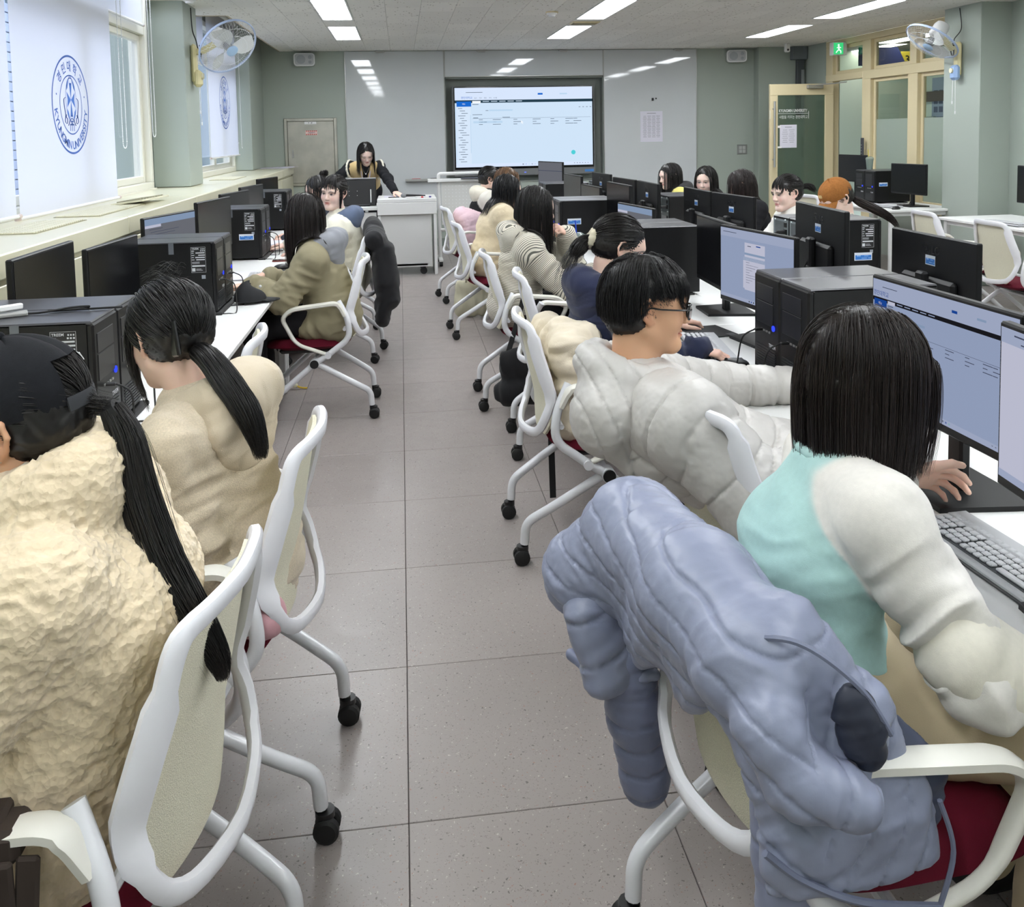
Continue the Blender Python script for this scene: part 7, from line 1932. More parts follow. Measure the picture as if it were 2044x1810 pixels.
# --- man in the pale puffer
def man_puffer():
    b = Body(.97, 2.28, 0, female=False, sc=1.06, head_yaw=-6, head_pitch=6, hip_w=(1.03, 2.24, .55), waist_w=(.90, 2.27, .645), chest_w=(.715, 2.33, .755), neckb_w=(.632, 2.345, .885), head_w=(.672, 2.35, 1.092), shR_w=(.705, 2.13, .825), shL_w=(.735, 2.53, .835),
             hpR=(-.0, -.10, .53), hpL=(.0, .10, .53), elR_w=(.87, 2.01, .645), wrR_w=(1.085, 2.00, .775), elL_w=(.96, 2.60, .775), wrL_w=(1.215, 2.56, .775))
    t, root = person(b, 'person in a pale grey puffer jacket and black framed glasses', 'tan', {'R': (np.array([.95, -.22, -.1]), b.U, 'mouse'), 'L': (b.F, b.U, 'rest')}, 'open', .0038)
    g = .036; pc = (198, 195, 190); m = cloth('puffer_nylon', .42, (60, .12, .004), .0, .5)
    P = b.torso(g, 0, k=.07)+b.arm('L', g*.62, 0, .96)+b.arm('R', g*1.5, 0, .90)+[cap(b.hip-b.U*.03, b.hip+b.U*.05, (.215, .17), (.21, .165), .05, 0, b.L)]
    dress('puffer_jacket', P, .0055, m, [pc], t, root, .0022, 14, quilt=(.085, .0075), seed=91)
    f = unit(np.array([-1.0, .05, -.15])); nb = b.neckb
    hd = b.hoodring(.030, .094, 0, .03, .03, .03, .050)+[ell(nb+np.array([-.095, -.05, -.065]), (.090, .145, .120), roty(.45), .05, 0), cap(nb+np.array([-.12, -.08, -.05]), nb+np.array([-.045, -.11, -.20]), (.085, .06), (.03, .03), .05, 0, b.L), ell(nb+np.array([-.01, .0, .06]), (.058, .075, .07), None, .02, sub=True)]
    dress('hood', hd, .0058, m, [pc], t, root, .0022, 14, seed=92, quilt=(.058, .0045, lambda V: V[:, 0]*.92+V[:, 2]*.40))
    dress('undershirt', [cap(nb-b.U*.04, nb+b.U*.006, .070, .064, .01)], .008, cloth('cloth_plain', .9), [(22, 22, 24)], t, root, 0)
    trousers(b, t, root, (28, 28, 32), g=.016)
    hx = b.hx
    # short bowl of straight hair: fringe to the brow, sides over the ear tops, cropped nape
    h1, _ = fall_hair(b, 4200, .21, .02, .020, None, (), 93, 12, .86, face=.30, front_sweep=.9, zfun=lambda q: np.interp(q[:, 1], [-.12, -.06, -.025, .0, .05, .11], [-.040, -.050, -.014, .030, .036, .030]), curl_in=.07)
    bg, _ = bangs(b, 420, .022, 94, 10, .066, .018)
    ex = [ell(hx(np.array([0, -.055, -.03])*1.06), np.array([.070, .062, .055])*1.06, hx.R, .03), ell(hx(np.array([0, .03, .075])*1.06), np.array([.068, .062, .04])*1.06, hx.R, .02)]
    hair_obj(b, t, root, (22, 20, 21), [h1, (bg, .0009)], scalp(b, .014, extra=ex)+[ell(hx(np.array([s_*.078, .035, -.005])*1.06), np.array([.030, .055, .040])*1.06, hx.R, .008, sub=True) for s_ in (-1, 1)], .0007, .0065, 12)
    gl = MB(); X = lambda x, y, z: hx(np.array([x, y, z])*1.06)-root
    for s in (-1, 1):
        pts = [(s*(.033+.024*cx), .104-.010*abs(cx)*(1 if cx*1 > 0 else .4), -.002+.019*cz) for cx, cz in ((-1, .55), (-.8, .95), (0, 1), (.8, .95), (1, .6), (1, -.3), (.75, -.9), (0, -1), (-.7, -.9), (-1, -.3))]
        gl.tube(smooth_path([X(*p) for p in pts], 3, True), .0026, 6, closed=True); gl.tube(smooth_path([X(s*.057, .100, .008), X(s*.074, .085, .008), X(s*.081, .02, .006), X(s*.080, -.012, .006), X(s*.082, -.03, -.018)], 4), .0026, 6)
    gl.tube([X(-.009, .106, .003), X(0, .109, .005), X(.009, .106, .003)], .0024, 6)
    gl.build('glasses', mat('frame_black', (12, 12, 13), .25), t)
    ln = MB()
    for s in (-1, 1): ln.rrect(X(s*.033, .103, -.002), .046, .036, .012, .001, hx.R[:, 0], hx.R[:, 2])
    ln.build('lens', glass('lens_glass', (240, 242, 245), .5), t, 0)
man_puffer()
# --- woman with the bob in the mint raglan shirt
def woman_raglan():
    b = Body(.80, 1.50, -8, head_yaw=20, head_pitch=16, sc=1.03, hip_w=(.745, 1.46, .545), waist_w=(.725, 1.47, .68), chest_w=(.72, 1.475, .81), neckb_w=(.775, 1.485, .975), head_w=(.842, 1.50, 1.105), shR_w=(.775, 1.325, .925), shL_w=(.80, 1.60, .925), elR_w=(.885, 1.225, .70), wrR_w=(1.115, 1.235, .765), elL_w=(.935, 1.71, .74), wrL_w=(1.085, 1.775, .80), hpR=(.0, -.09, .53), hpL=(.0, .09, .53), knR=(.36, -.14, .52), knL=(.36, .10, .52))
    t, root = person(b, 'person with bobbed dark hair in a mint and cream raglan shirt', 'fair', {'L': (np.array([.93, .1, -.12]), np.array([.0, .85, .5]), 'claw'), 'R': (b.F, b.U, 'rest')}, 'open', .0036, arms_bare=('R',))
    mint, cr = (176, 212, 208), (232, 228, 220)
    P = b.torso(.014, 0, k=.05)+b.arm('R', .020, 1, .02, k=.03)+b.arm('L', .010, 1, .9, k=.03)+[cap(b.hip+b.U*.01, b.hip+b.U*.06, (.160, .128), (.150, .115), .05, 0, b.L)]
    dress('raglan_shirt', P, .0058, cloth('cotton_jersey', .92, (520, .25, .001), .08, noise=(90, .03)), [mint, cr], t, root, .0075, 8, seed=101, elbows=(b.elR, b.elR*.6+b.shR*.4))
    d = unit(b.wrR-b.elR); e = b.elR; d2 = unit(b.elR-b.shR)
    dress('rolled_cuff', [cap(e-d2*.050, e+d*.035, .074, .070, .02)], .0058, MATS['cotton_jersey'], [(234, 229, 214)], t, root, .003, 14, seed=102)
    nb = b.neckb; dress('neckband', chain([nb+b.F*.064*math.cos(a)+b.Ls*.068*math.sin(a)+b.U*(.0-.018*math.cos(a)) for a in np.linspace(0, 6.283, 15)], [.009]*15, .005), .0048, MATS['cotton_jersey'], [(178, 212, 208)], t, root, 0)
    tab = MB(); tab.rbar(smooth_path([e-d2*.15+b.F*.045-root, e-d2*.09+b.F*.070-root, e-d2*.03+b.F*.085-root, e+d*.02+b.F*.03+b.U*.05-root], 5), .018, .003, [0, 0, 1.0]); tab.build('sleeve_tab', mat('tab_cream', (226, 218, 198), .9), t)
    trousers(b, t, root, (206, 190, 158), g=.020, h=.009)
    hx = b.hx
    h1, _ = fall_hair(b, 5500, .30, .0, .020, -.160, (), 103, 18, .80, face=.60, curl_in=.02)
    bg, _ = bangs(b, 600, .006, 104, 11, .064, .020)
    ex = [cap(hx(np.array([0, -.03, .02])), hx(np.array([0, -.035, -.115])), (.088, .075), (.080, .060), .03, 0, hx.R[:, 0]),
          cap(hx(np.array([.066, .01, .0])), hx(np.array([.062, .012, -.10])), .022, .020, .02), cap(hx(np.array([-.066, .01, .0])), hx(np.array([-.062, .012, -.10])), .022, .020, .02)]
    hair_obj(b, t, root, (34, 26, 23), [h1, (bg, .0012)], [q for q in scalp(b, .016) if not (q.sub and abs((q.c-hx.c) @ hx.R[:, 0]) > .05)]+ex[:1], .0006, .0062, 13)
woman_raglan()
# --- the row beyond the monitors
def far_woman(x, y, yaw, lb, tone, shirt, hairk, col=BLK, eye='open', pitch=12, hood=None, seed=0, spots=False, hatrgb=None, roll=0):
    b = Body(x+.095, y, 180, head_yaw=yaw, head_pitch=pitch, head_roll=roll, head=(.095, 0, 1.115))
    t, root = person(b, lb, tone, {'L': (b.F, b.U, 'type'), 'R': (b.F, b.U, 'type')}, eye, .0048)
    dress('top', b.torso(.026, 0)+b.arm('L', .026, 1, .95)+b.arm('R', .026, 1, .95), .0115, cloth('spotted_knit', .95, (300, .4, .002), .1, spots=True) if spots else cloth('cloth_plain', .9), [shirt, shirt] if hood is None else [shirt, hood[1]], t, root, .006, 8, seed=seed)
    if hood: dress('hood', b.hoodring(.034, .09, 0, .03, .03, .03, .01)+b.hoodbag(.12, 0, .05, .085, .05, .08, .05), .010, cloth('cloth_plain'), [hood[0]], t, root, .006, 9, seed=seed+1)
    trousers(b, t, root, (36, 36, 42)); hx = b.hx; S = []
    if hairk == 'long': h1, _ = fall_hair(b, 760, .38, .0, .016, None, coll(b, .03), seed+3, 13, .8, face=.60); S = [h1]
    if hairk == 'fringe': h1, _ = fall_hair(b, 700, .40, .0, .016, None, coll(b, .03), seed+3, 13, .8, face=.5); bg, _ = bangs(b, 160, .02, seed+4); S = [h1, (bg, .0013)]
    if hairk == 'pony':
        g1, _ = gathered(b, 600, (0, -.118, .015), .014, seed+3, 11, .004); bg, _ = bangs(b, 170, .022, seed+4, 9, .062, .014, .3); tie = hx(np.array([0, -.12, .015]))
        tl = tail([tie, tie+np.array([.04, 0, .012]), tie+np.array([.085, 0, .005]), tie+np.array([.12, 0, -.035])], [.012, .022, .026, .012], 160, seed+5, 10, .3); S = [g1, (bg, .0013), (tl, .0014)]
    if hairk == 'cap':
        g1, _ = gathered(b, 450, (0, -.108, -.055), .010, seed+3, 11); tie = hx(np.array([0, -.11, -.06]))
        tl = tail([tie, tie+np.array([.04, -.03, -.03]), tie+np.array([.12, -.05, -.07]), tie+np.array([.22, -.06, -.13]), tie+np.array([.28, -.06, -.20])], [.016, .026, .028, .026, .012], 320, seed+5, 14, .3); S = [g1, (tl, .0016)]
    hair_obj(b, t, root, col, S, scalp(b, .009 if hairk == 'cap' else .012), .0018, .0085, seed)
    if hatrgb:
        hat, pt = cap_hat(b, t, root, hatrgb, 'rust_cotton_cap'); lg = MB()
        for k, da in enumerate((-.22, -.12, -.03, .06, .16)):
            p = pt(da+.05, .22, .0015)-root; n = unit(p+root-hx(np.array([0, -.014, .04]))); u = unit(np.cross(hx.R[:, 2], n)); lg.box(p, (.006, .018+.004*(k % 2), .001), 0, np.stack([u, np.cross(n, u), n], 1))
        lg.build('cap_lettering', mat('faded_cream', (222, 196, 140), .8), hat, 0)
    return b, t, root
far_woman(2.66, 8.50, 6, 'person in a grey hooded yellow top with long black hair, beside the whiteboard', 'pale', (66, 66, 68), 'long', hood=((62, 62, 64), (226, 216, 128)), seed=200)
far_woman(2.71, 7.60, 52, 'person with shoulder length black hair facing the camera over the monitors', 'pale', (40, 40, 44), 'long', eye='open', pitch=10, seed=220)
far_woman(2.72, 6.80, -24, 'person in black with a dark fringe looking down behind the monitors', 'fair', (30, 30, 34), 'fringe', (38, 30, 28), pitch=20, seed=240)
_b, _t, _r = far_woman(2.695, 5.90, 12, 'person with a short ponytail and white top in front of the door', 'pale', (232, 230, 224), 'pony', BLK, pitch=8, seed=260)
_hx = _b.hx; MB().lathe([(.012, -.008), (.02, -.006), (.02, .006), (.012, .008), (.012, -.008)], _hx(np.array([0, -.125, .015]))-_r, 14, roty(1.57), caps=False).build('hair_tie', m_rubber, _t)
far_woman(2.755, 5.30, 8, 'person in a rust coloured cap and a spotted cardigan looking down', 'pale', (236, 226, 204), 'cap', (34, 27, 25), pitch=30, seed=280, spots=True, hatrgb=(150, 98, 50), eye='down')
# ------------------------------------------------------------------ lectern with its computer, and the perforated screen stand
def lectern():
    t = thing('lectern', 'white steel lectern desk with a lower left wing at the front of the room', 'lectern', (-.0, 10.15, 0))
    m = mat('lectern_white', (224, 224, 222), .4)
    MB().box((.05, -.0, .845), (.66, .62, .045), .006).build('top', m, t, 0)
    MB().box((.05, -.30, .755), (.66, .03, .135), .004).build('fascia', m, t, 0)
    MB().box((.03, -.26, .39), (.58, .02, .60), .003).build('front_panel', mat('lectern_panel', (206, 206, 204), .45), t, 0)
    for s in (-1, 1): MB().box((.05+s*.31, -.02, .37), (.035, .56, .74), .004).build('side_panel' if s < 0 else 'leg', m, t, 0)
    b = MB(); b.box((.02, -.22, .115), (.50, .10, .03), .004); b.build('foot_rail', m_alu, t, 0)
    for s in (-1, 1):
        for yy in (-.22, .2): MB().cyl((.02+s*.2, yy-.02, .04), (.02+s*.2, yy+.02, .04), .04, 12).build('caster', m_rubber, t)
    MB().box((-.62, .0, .765), (.68, .60, .04), .005).build('wing_top', m, t, 0)
    MB().box((-.60, -.26, .40), (.62, .02, .64), .003).build('wing_panel', MATS['lectern_panel'], t, 0)
    MB().box((-.93, .0, .38), (.03, .56, .74), .004).build('wing_side', m, t, 0)
lectern()
t = thing('lectern_monitor', 'old black monitor on the lectern wing seen from behind with a cable clip', 'monitor', (-.47, 9.97, .786), math.radians(0))
R_ = rotx(math.radians(-12))
MB().box((0, 0, .155), (.36, .045, .30), .008, None).xf(R_).build('shell', m_mon, t, 0)
MB().box((0, 0, .312), (.365, .05, .018), .005).xf(R_).build('top_edge', mat('monitor_grey_edge', (120, 120, 122), .4), t, 0)
MB().box((.12, -.03, .11), (.014, .016, .15), .004).xf(R_).build('cable_clip', m_alu, t, 0)
MB().box((0, .05, .01), (.22, .16, .02), .006).build('foot', m_mon, t, 0)
s_ = MB()
for x, z in ((-.12, .17), (-.03, .17), (-.03, .12), (-.12, .12)): s_.ball((x, -.024, z), .004, 6, 4)
o = s_.xf(R_).build('screw', m_alu, t)
mic = thing('microphone', 'grey and black handheld microphone lying on the lectern', 'microphone', (.06, 9.98, .868))
MB().tube([(-.02, 0, .024), (.0, .0, .024), (.20, .01, .016)], [.016, .0155, .010], 12).build('handle', m_black, mic)
MB().ball((-.045, -.002, .026), (.034, .025, .025), 14, 10).build('grille', mat('mic_grille', (140, 142, 144), .5, metal=.5, bump=(600, .7, .002, 'voro')), mic)
for k, (x, y, r, c, lb) in enumerate(((.20, 9.93, .3, (40, 60, 150), 'blue marker pen on the lectern'), (.17, 9.90, .1, (190, 50, 60), 'red marker pen on the lectern'), (.26, 9.93, -.2, (60, 50, 130), 'purple marker pen at the right of the lectern'), (.10, 9.89, .05, (230, 230, 230), 'white marker pen on the lectern'), (-.10, 9.99, .02, (50, 50, 54), 'thin black pointer stick on the lectern'))):
    o = thing('marker_pen' if k < 4 else 'pointer', lb, 'pen', (x, y, .876), r)
    MB().cyl((-.055, 0, 0), (.04, 0, 0), .0085 if k < 4 else .005, 10).build('barrel', m_wplast if k != 4 else m_black, o); MB().cyl((.04, 0, 0), (.065, 0, 0), .009 if k < 4 else .005, 10).build('cap', mat('pen_ink_%d' % k, c, .4), o)
t = thing('paper_notice', 'white paper lying at the back of the lectern top', 'paper', (-.10, 10.22, .8685)); MB().box((0, 0, .001), (.21, .29, .002)).build('sheet', MATS['paper_white'], t, 0)
t = thing('screen_stand', 'mobile white stand with a perforated metal panel right of the lectern', 'stand', (.86, 10.62, 0)); mw = mat('stand_white', (228, 228, 226), .4)
f = MB(); f.tube(fillet_path([(-.42, 0, .06), (-.42, 0, 1.10), (.42, 0, 1.10), (.42, 0, .06)], .03, 4), .022, 10); f.cyl((-.42, 0, .42), (.42, 0, .42), .02, 10); f.build('frame', mw, t)
MB().box((0, .0, .74), (.78, .012, .52), .002).build('perforated_panel', mat('panel_offwhite', (216, 216, 212), .5), t, 0)
hl = MB()
for i in range(17):
    for j in range(11): hl.lathe([(0, 0), (.0055, 0), (.0055, .0008), (0, .0008)], (-.34+i*.0425, -.0068, .53+j*.042), 6, rotx(math.pi/2))
o = hl.build('perforation', mat('hole_light', (236, 238, 238), .6), t, 0); o['kind'] = 'stuff'
MB().box((-.05, .02, 1.02), (1.0, .16, .035), .004).build('shelf', mw, t, 0)
for s in (-1, 1):
    MB().box((s*.42, 0, .075), (.05, .46, .03), .006).build('foot', mw, t, 0)
    for q in (-1, 1): MB().lathe([(0, -.02), (.03, -.02), (.034, 0), (.03, .02), (0, .02)], (s*.42, q*.2, .034), 14, roty(math.pi/2)).build('caster', m_rubber, t)
MB().box((.0, -.02, 1.042), (.30, .16, .008), .002).build('notebook_tray', mat('tray_dark', (60, 60, 70), .5), t, 0)

# ------------------------------------------------------------------ garments and bags on the chairs
FX, LY_, UZ = np.array([1.0, 0, 0]), np.array([0, 1.0, 0]), np.array([0, 0, 1.0])
def v3(*a): return np.array(a, float)
def puffer_coat():
    t = thing('puffer_jacket', 'blue grey quilted puffer jacket hung over the chair back at the bottom right', 'jacket', (.55, 1.35, 0)); root = v3(.55, 1.35, 0)
    m = cloth('blue_puffer', .40, (70, .15, .003), 0, .5); c = [(138, 144, 166)]
    body = [cap(v3(.345, 1.67, .70), v3(.425, 1.60, .80), (.090, .085), (.080, .080), .05, 0, v3(.4, .6, 0)), cap(v3(.425, 1.60, .825), v3(.465, 1.34, .835), (.085, .078), (.085, .078), .05, 0, FX), cap(v3(.465, 1.34, .83), v3(.50, 1.19, .805), (.085, .075), (.090, .075), .05, 0, FX),
            cap(v3(.405, 1.55, .76), v3(.41, 1.45, .67), (.13, .045), (.11, .026), .05, 0, LY_), cap(v3(.43, 1.38, .77), v3(.445, 1.30, .68), (.12, .045), (.09, .028), .05, 0, LY_),
            cap(v3(.50, 1.185, .815), v3(.575, 1.145, .70), (.095, .050), (.110, .040), .05, 0, v3(1, 0, .6)), cap(v3(.575, 1.145, .70), v3(.615, 1.13, .575), (.110, .040), (.130, .030), .05, 0, v3(1, 0, .15)), cap(v3(.615, 1.13, .575), v3(.62, 1.125, .505), (.130, .030), (.135, .022), .03, 0, v3(1, 0, -.40))]
    body += chain([v3(.505, 1.15, .82), v3(.480, 1.10, .755), v3(.510, 1.075, .695), v3(.585, 1.055, .672)], [.046, .046, .043, .036], .018)
    body += [ell(v3(.600, 1.045, .755), (.030, .030, .062), roty(-.35), .02, sub=True)]
    def qf(V):
        f1 = .97*V[:, 2]-.20*V[:, 1]+.10*V[:, 0]; f2 = V[:, 0]*.93-.30*(V[:, 2]-.6)+.10*V[:, 1]
        return np.where((V[:, 1] > 1.24) | (V[:, 2] > .80), f1, np.where(V[:, 0] > .55-.2*(V[:, 2]-.6), f2, .8*V[:, 2]+.6*V[:, 0]))
    dress('shell', body, .0052, m, c, t, root, .0040, 15, seed=301, quilt=(.050, .0050, qf))
    dress('lower_sleeve', [cap(v3(.545, 1.17, .60), v3(.565, 1.17, .34), (.062, .04), (.066, .04), .03, 0, FX, 0)], .0060, m, [(130, 136, 160)], t, root, .003, 14, seed=307, quilt=(.062, .004))
    dress('sleeve_opening', [ell(v3(.603, 1.082, .755), (.036, .022, .066), roty(-.35), .02)], .0055, cloth('jacket_lining', .5, None, 0, .4), [(44, 48, 62)], t, root, .004, 20)
    s2 = chain([v3(.375, 1.615, .62), v3(.405, 1.615, .50)], [.068, .066], .03)
    dress('waist_band', [cap(v3(.355, 1.63, .66), v3(.385, 1.615, .535), (.085, .050), (.080, .045), .03, 0, v3(.7, .7, 0))], .006, m, c, t, root, .003, 14, seed=311, quilt=(.09, .006))
    dress('hem_rib', chain([v3(.31, 1.66, .535), v3(.37, 1.60, .508), v3(.455, 1.57, .535)], [.012, .013, .012], .006), .0048, m, [(120, 126, 150)], t, root, .002, 20)
    dress('far_sleeve', chain([v3(.415, 1.62, .54), v3(.43, 1.625, .42), v3(.452, 1.63, .28)], [.052, .052, .047], .02), .006, m, [(108, 114, 138)], t, root, .003, 14, seed=313, quilt=(.055, .005))
    dress('open_front', [cap(v3(.675, 1.16, .70), v3(.735, 1.16, .60), (.03, .012), (.055, .012), .03, 0, v3(1, 0, .5)), cap(v3(.735, 1.16, .60), v3(.735, 1.15, .50), (.05, .012), (.025, .010), .03, 0, FX)], .0052, MATS['jacket_lining'], [(66, 72, 92)], t, root, .005, 14, seed=315)
    sm = MB(); sm.tube(smooth_path([v3(*p)-root for p in ((.440, 1.40, .745), (.455, 1.27, .772), (.490, 1.13, .865), (.54, 1.10, .862), (.60, 1.075, .815), (.645, 1.075, .745))], 6), .0045, 6)
    sm.tube(smooth_path([v3(*p)-root for p in ((.475, 1.10, .572), (.53, 1.10, .525), (.62, 1.10, .480), (.742, 1.105, .452))], 6), .0055, 6); sm.tube(smooth_path([v3(*p)-root for p in ((.742, 1.105, .452), (.765, 1.11, .53), (.742, 1.11, .61))], 6), .004, 6); sm.build('piping', mat('piping_blue', (112, 118, 140), .5), t)
puffer_coat()
def lump(name, lb, cat, root, prims, h, m, col, seed, wr=.008, fr=10, part='body', **k):
    t = thing(name, lb, cat, root); dress(part, prims, h, m, [col], t, np.array(root), wr, fr, seed=seed, **k); return t
c_ = cloth('coat_fleece', .95, (300, .4, .002), .15)
lump('coat', 'crumpled cream fleece coat stuffed on a chair back beside the navy hoodie', 'coat', (.60, 3.3, 0), [cap(v3(.56, 3.44, .79), v3(.60, 3.22, .79), .062, .06, .05), cap(v3(.60, 3.32, .78), v3(.60, 3.30, .55), (.17, .065), (.16, .06), .05, 0, LY_), cap(v3(.60, 3.14, .76), v3(.60, 3.15, .50), (.07, .07), (.07, .06), .05, 0, LY_), cap(v3(.68, 3.22, .80), v3(.70, 3.40, .74), .05, .05, .05)], .0085, c_, (224, 212, 190), 321, .022, 10)
blk = cloth('black_coat_cloth', .85, (300, .3, .002), .1)
lump('coat', 'black coat draped over a chair back in the left row', 'coat', (-.25, 6.3, 0), [cap(v3(-.215, 6.50, .88), v3(-.205, 6.12, .86), .06, .06, .06), cap(v3(-.19, 6.32, .84), v3(-.145, 6.30, .55), (.225, .06), (.235, .07), .06, 0, LY_), cap(v3(-.145, 6.30, .55), v3(-.165, 6.27, .26), (.235, .07), (.16, .05), .06, 0, LY_), cap(v3(-.22, 6.53, .93), v3(-.22, 6.42, .90), .06, .06, .06), cap(v3(-.12, 6.2, .78), v3(-.085, 6.17, .42), (.09, .05), (.08, .045), .07, 0, LY_)], .0095, blk, (24, 24, 27), 331, .012, 6)
lump('puffer_jacket', 'pink quilted jacket bunched on a chair before the screen stand', 'jacket', (.62, 8.3, 0), [cap(v3(.56, 8.32, .80), v3(.70, 8.28, .74), .085, .09, .06), cap(v3(.62, 8.28, .74), v3(.66, 8.22, .52), (.13, .09), (.12, .08), .06, 0, LY_, 0), cap(v3(.66, 8.20, .55), v3(.70, 8.20, .34), (.09, .05), (.07, .04), .05, 0, LY_, .1)], .011, cloth('pink_puffer', .5, (60, .1, .003)), (226, 196, 204), 341, .005, 12, quilt=(.06, .007))
t = lump('tote_bag', 'cream tote bag standing on the floor under the cream fleece woman', 'bag', (.60, 7.45, 0), [cap(v3(.46, 7.47, .10), v3(.76, 7.47, .10), (.05, .095), (.05, .095), .03, 0, LY_), cap(v3(.46, 7.47, .22), v3(.76, 7.47, .22), (.035, .10), (.035, .10), .03, 0, LY_)], .010, cloth('canvas', .8, (400, .3, .001)), (200, 196, 172), 351, .012, 7)
MB().tube(smooth_path([(-.08, -.03, .31), (-.06, -.05, .44), (.02, -.05, .46), (.06, -.03, .31)], 6), .009, 6).build('handle', mat('canvas_strap', (196, 190, 164), .8), t)
t = lump('shoulder_bag', 'black shoulder bag hanging by its strap from a chair arm', 'bag', (.64, 4.80, 0), [cap(v3(.55, 4.80, .13), v3(.74, 4.80, .13), (.07, .075), (.07, .075), .03, 0, LY_), cap(v3(.555, 4.80, .27), v3(.74, 4.80, .30), (.045, .09), (.045, .09), .04, 0, LY_)], .010, blk, (24, 24, 26), 361, .014, 8)
MB().rbar(smooth_path([(-.08, .0, .34), (-.02, .02, .52), (.03, .03, .675), (.05, .0, .66), (.09, -.02, .34)], 8), .028, .005, [0, -1.0, .1]).build('strap', mat('strap_black', (20, 20, 22), .7), t, 0)
t = lump('pouch', 'pink leather pouch on the seat of the beige hoodie woman\'s chair', 'pouch', (-.36, 1.93, 0), [cap(v3(-.42, 1.95, .525), v3(-.325, 1.93, .52), (.045, .045), (.045, .05), .03, 0, LY_)], .007, cloth('pink_leather', .45, (80, .2, .002)), (206, 160, 166), 371, .004, 9)
MB().tube([(-.06, -.045, .565), (.03, -.05, .565)], .004, 6).build('zip', mat('zip_pink', (170, 120, 130), .4), t)
# long dark straps
t = thing('strap', 'dark brown cloth strap tied round the near arm of the fleece coat woman\'s chair', 'strap', (-.545, 1.185, .655)); ms = mat('strap_brown', (52, 42, 36), .85)
q = MB(); q.box((0, 0, .0), (.045, .062, .048), .010); q.box((.0, -.028, -.14), (.034, .012, .26), .004, rotx(.05)); q.box((.022, -.026, -.16), (.03, .01, .30), .004, roty(.08)); q.box((-.018, .0, .02), (.03, .066, .02), .006, rotx(.2)); q.build('band', ms, t, 0)
t = thing('strap', 'long thin black strap hanging beside the chair with the cream coat', 'strap', (.60, 3.53, .05)); MB().rbar(smooth_path([(0, 0, .62), (-.012, .0, .35), (-.008, 0, .0)], 6), .026, .004, [0, -1.0, 0]).build('band', MATS['strap_black'], t, 0)
# ------------------------------------------------------------------ small things on the desks
t = thing('baseball_cap', 'black cap lying on the left desk beside the khaki sleeve', 'cap', (-.80, 4.66, .722), .5); mc = mat('cap_black_cotton', (28, 29, 32), .85)
V = []; F = []
for off in (0, -.004):
    for j in range(9):
        for i in range(25):
            a = 2*math.pi*i/24; e = j/8*math.pi/2; r = 1-.06*math.cos(3*a)**6
            V.append(((.085+off)*math.cos(a)*math.cos(e)*r, (.075+off)*math.sin(a)*math.cos(e)*r, (.085+off)*math.sin(e)*(1-.25*math.cos(a))+.012))
for s in (0, 1):
    for j in range(8):
        for i in range(24):
            a = s*225+j*25+i; q = (a, a+1, a+26, a+25); F.append(q if not s else q[::-1])
MB().add(V, F).build('crown', mc, t, 60)
V = []; F = []
for s in (0, .004):
    for j in range(6):
        for i in range(13):
            a = math.radians(-65+130*i/12); e = .075*math.cos(a)**.7*j/5; V.append((.083*math.cos(a)+e, .073*math.sin(a), .014-.012*(j/5)+.020*abs(math.sin(a))*j/5*0+s))
for s in (0, 1):
    for j in range(5):
        for i in range(12): a = s*78+j*13+i; q = (a, a+13, a+14, a+1); F.append(q if s == 0 else q[::-1])
MB().add(V, F).build('brim', mc, t, 60); MB().ball((0, 0, .098), .006, 8, 5).build('button', mc, t); MB().ball((.062, .02, .075), (.008, .008, .008), 8, 5).build('badge', m_wplast, t)
def phone(x, y, z, deg, rgb, lb):
    t = thing('phone', lb, 'phone', (x, y, z), math.radians(deg)); MB().rrect((0, 0, 0), .15, .072, .01, .008, (1, 0, 0), (0, 1, 0)).build('case', mat('phone_case_%d' % rgb[0], rgb, .4), t)
    MB().rrect((0, 0, .008), .142, .064, .008, .0006, (1, 0, 0), (0, 1, 0)).build('screen', mat('phone_screen_%d' % rgb[0], (30, 24, 24) if rgb[0] < 200 else (190, 186, 196), .1), t)
phone(-.83, 6.20, .7215, 4, (110, 44, 38), 'dark red cased phone on the left desk')
phone(1.055, 2.29, .7215, 20, (226, 226, 230), 'white cased phone on the desk by the puffer sleeve')
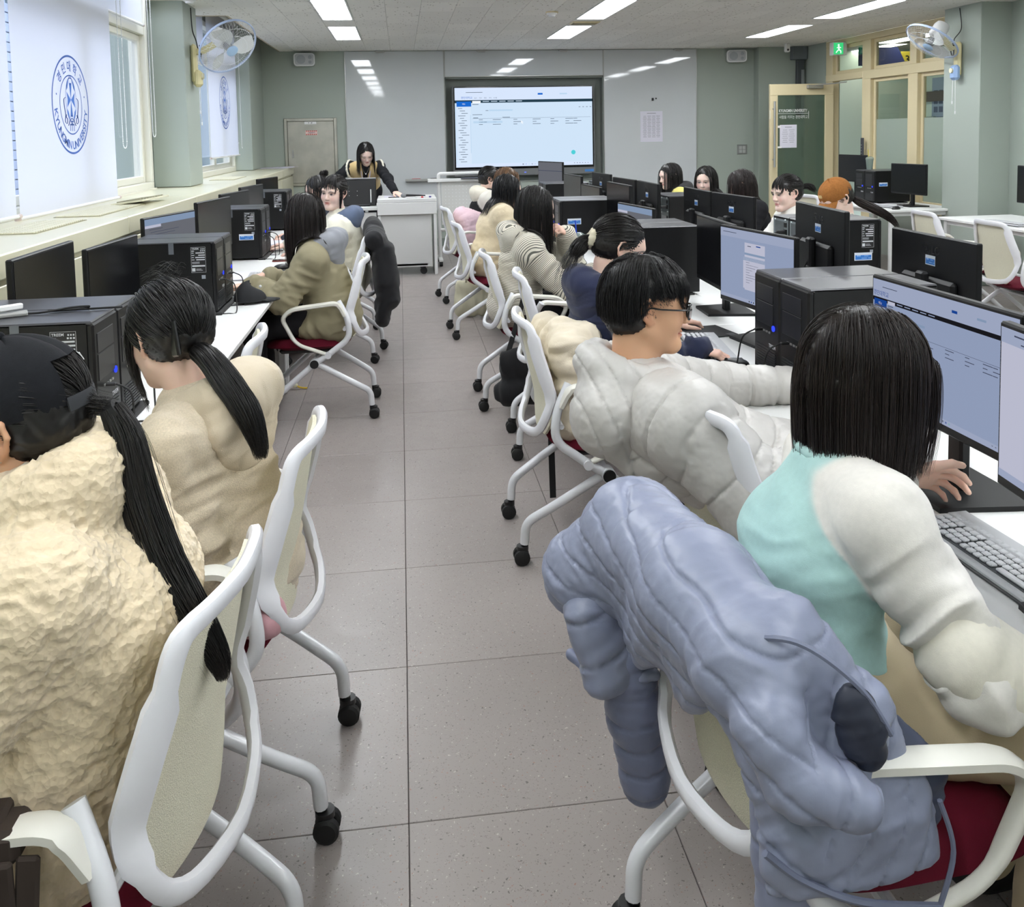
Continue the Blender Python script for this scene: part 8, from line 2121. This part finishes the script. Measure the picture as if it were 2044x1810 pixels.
t = thing('dongle', 'grey folded adapter pieces on top of the nearest left tower', 'adapter', (-1.14, 2.63, 1.082), .4); MB().box((0, 0, .006), (.13, .05, .011), .003).build('base', mat('adapter_grey', (150, 150, 148), .5), t, 0); MB().box((.02, .01, .024), (.07, .018, .016), .003, rotz(.4)).build('arm', m_wplast, t, 0); MB().box((-.03, -.01, .02), (.05, .02, .012), .003, rotz(-.3)).build('arm', m_wplast, t, 0)
t = thing('cable', 'thin black lead lying across the top of the nearest left towers', 'cable', (-1.05, 2.66, 1.083)); MB().tube(smooth_path([(-.10, .0, .003), (.0, -.012, .004), (.08, .01, .012), (.13, .02, .012), (.10, .028, .004), (.02, .012, .004), (.22, .03, .004)], 6), .0032, 6).build('lead', m_rubber, t)
def cup(x, y, z, lb, straw, h=.15):
    t = thing('drink_cup', lb, 'cup', (x, y, z)); MB().lathe([(0, 0), (.032, 0), (.044, h), (.042, h), (.031, .004), (0, .004)], seg=18).build('cup', glass('cup_plastic', (226, 234, 240), .8, .35), t); MB().lathe([(.046, h-.004), (.046, h+.004), (.040, h+.018), (.020, h+.030), (0, h+.030)], seg=18).build('lid', glass('cup_plastic', (226, 234, 240)), t)
    MB().cyl((0, 0, .02), (-.02, 0, h+.11), .0045, 8).build('straw', mat('straw_%d' % straw[0], straw, .4), t)
cup(1.135, 5.60, .7215, 'clear cup with a blue straw behind the scrunchie', (30, 70, 190), .17)
cup(5.30, 9.42, 1.082, 'clear cup with a yellow straw on the towers beyond the right column', (226, 206, 90), .12)
t = thing('key_tassel', 'small yellow tassel charm on the floor by the khaki woman\'s chair', 'charm', (-.665, 5.53, .006)); MB().tube(smooth_path([(-.03, 0, .02), (0, .0, .004), (.04, -.01, .002)], 5), .006, 6).build('cord', mat('tassel_yellow', (214, 182, 70), .8), t); MB().ball((-.035, 0, .022), .018, 10, 8).build('bead', m_cream, t)
# open booklets and papers near the typing hands
for lb, x, y, z, a in (('open booklet on the left desk by the khaki woman', -1.02, 5.55, .722, .1), ('white paper at the far end of the left desk', -1.0, 7.15, .738, .2)):
    t = thing('booklet', lb, 'paper', (x, y, z), a); MB().box((0, -.075, .004), (.21, .148, .006), .001).build('page', MATS['paper_white'], t, 0); MB().box((0, .075, .004), (.21, .148, .006), .001, rotx(.03)).build('page', MATS['paper_white'], t, 0)
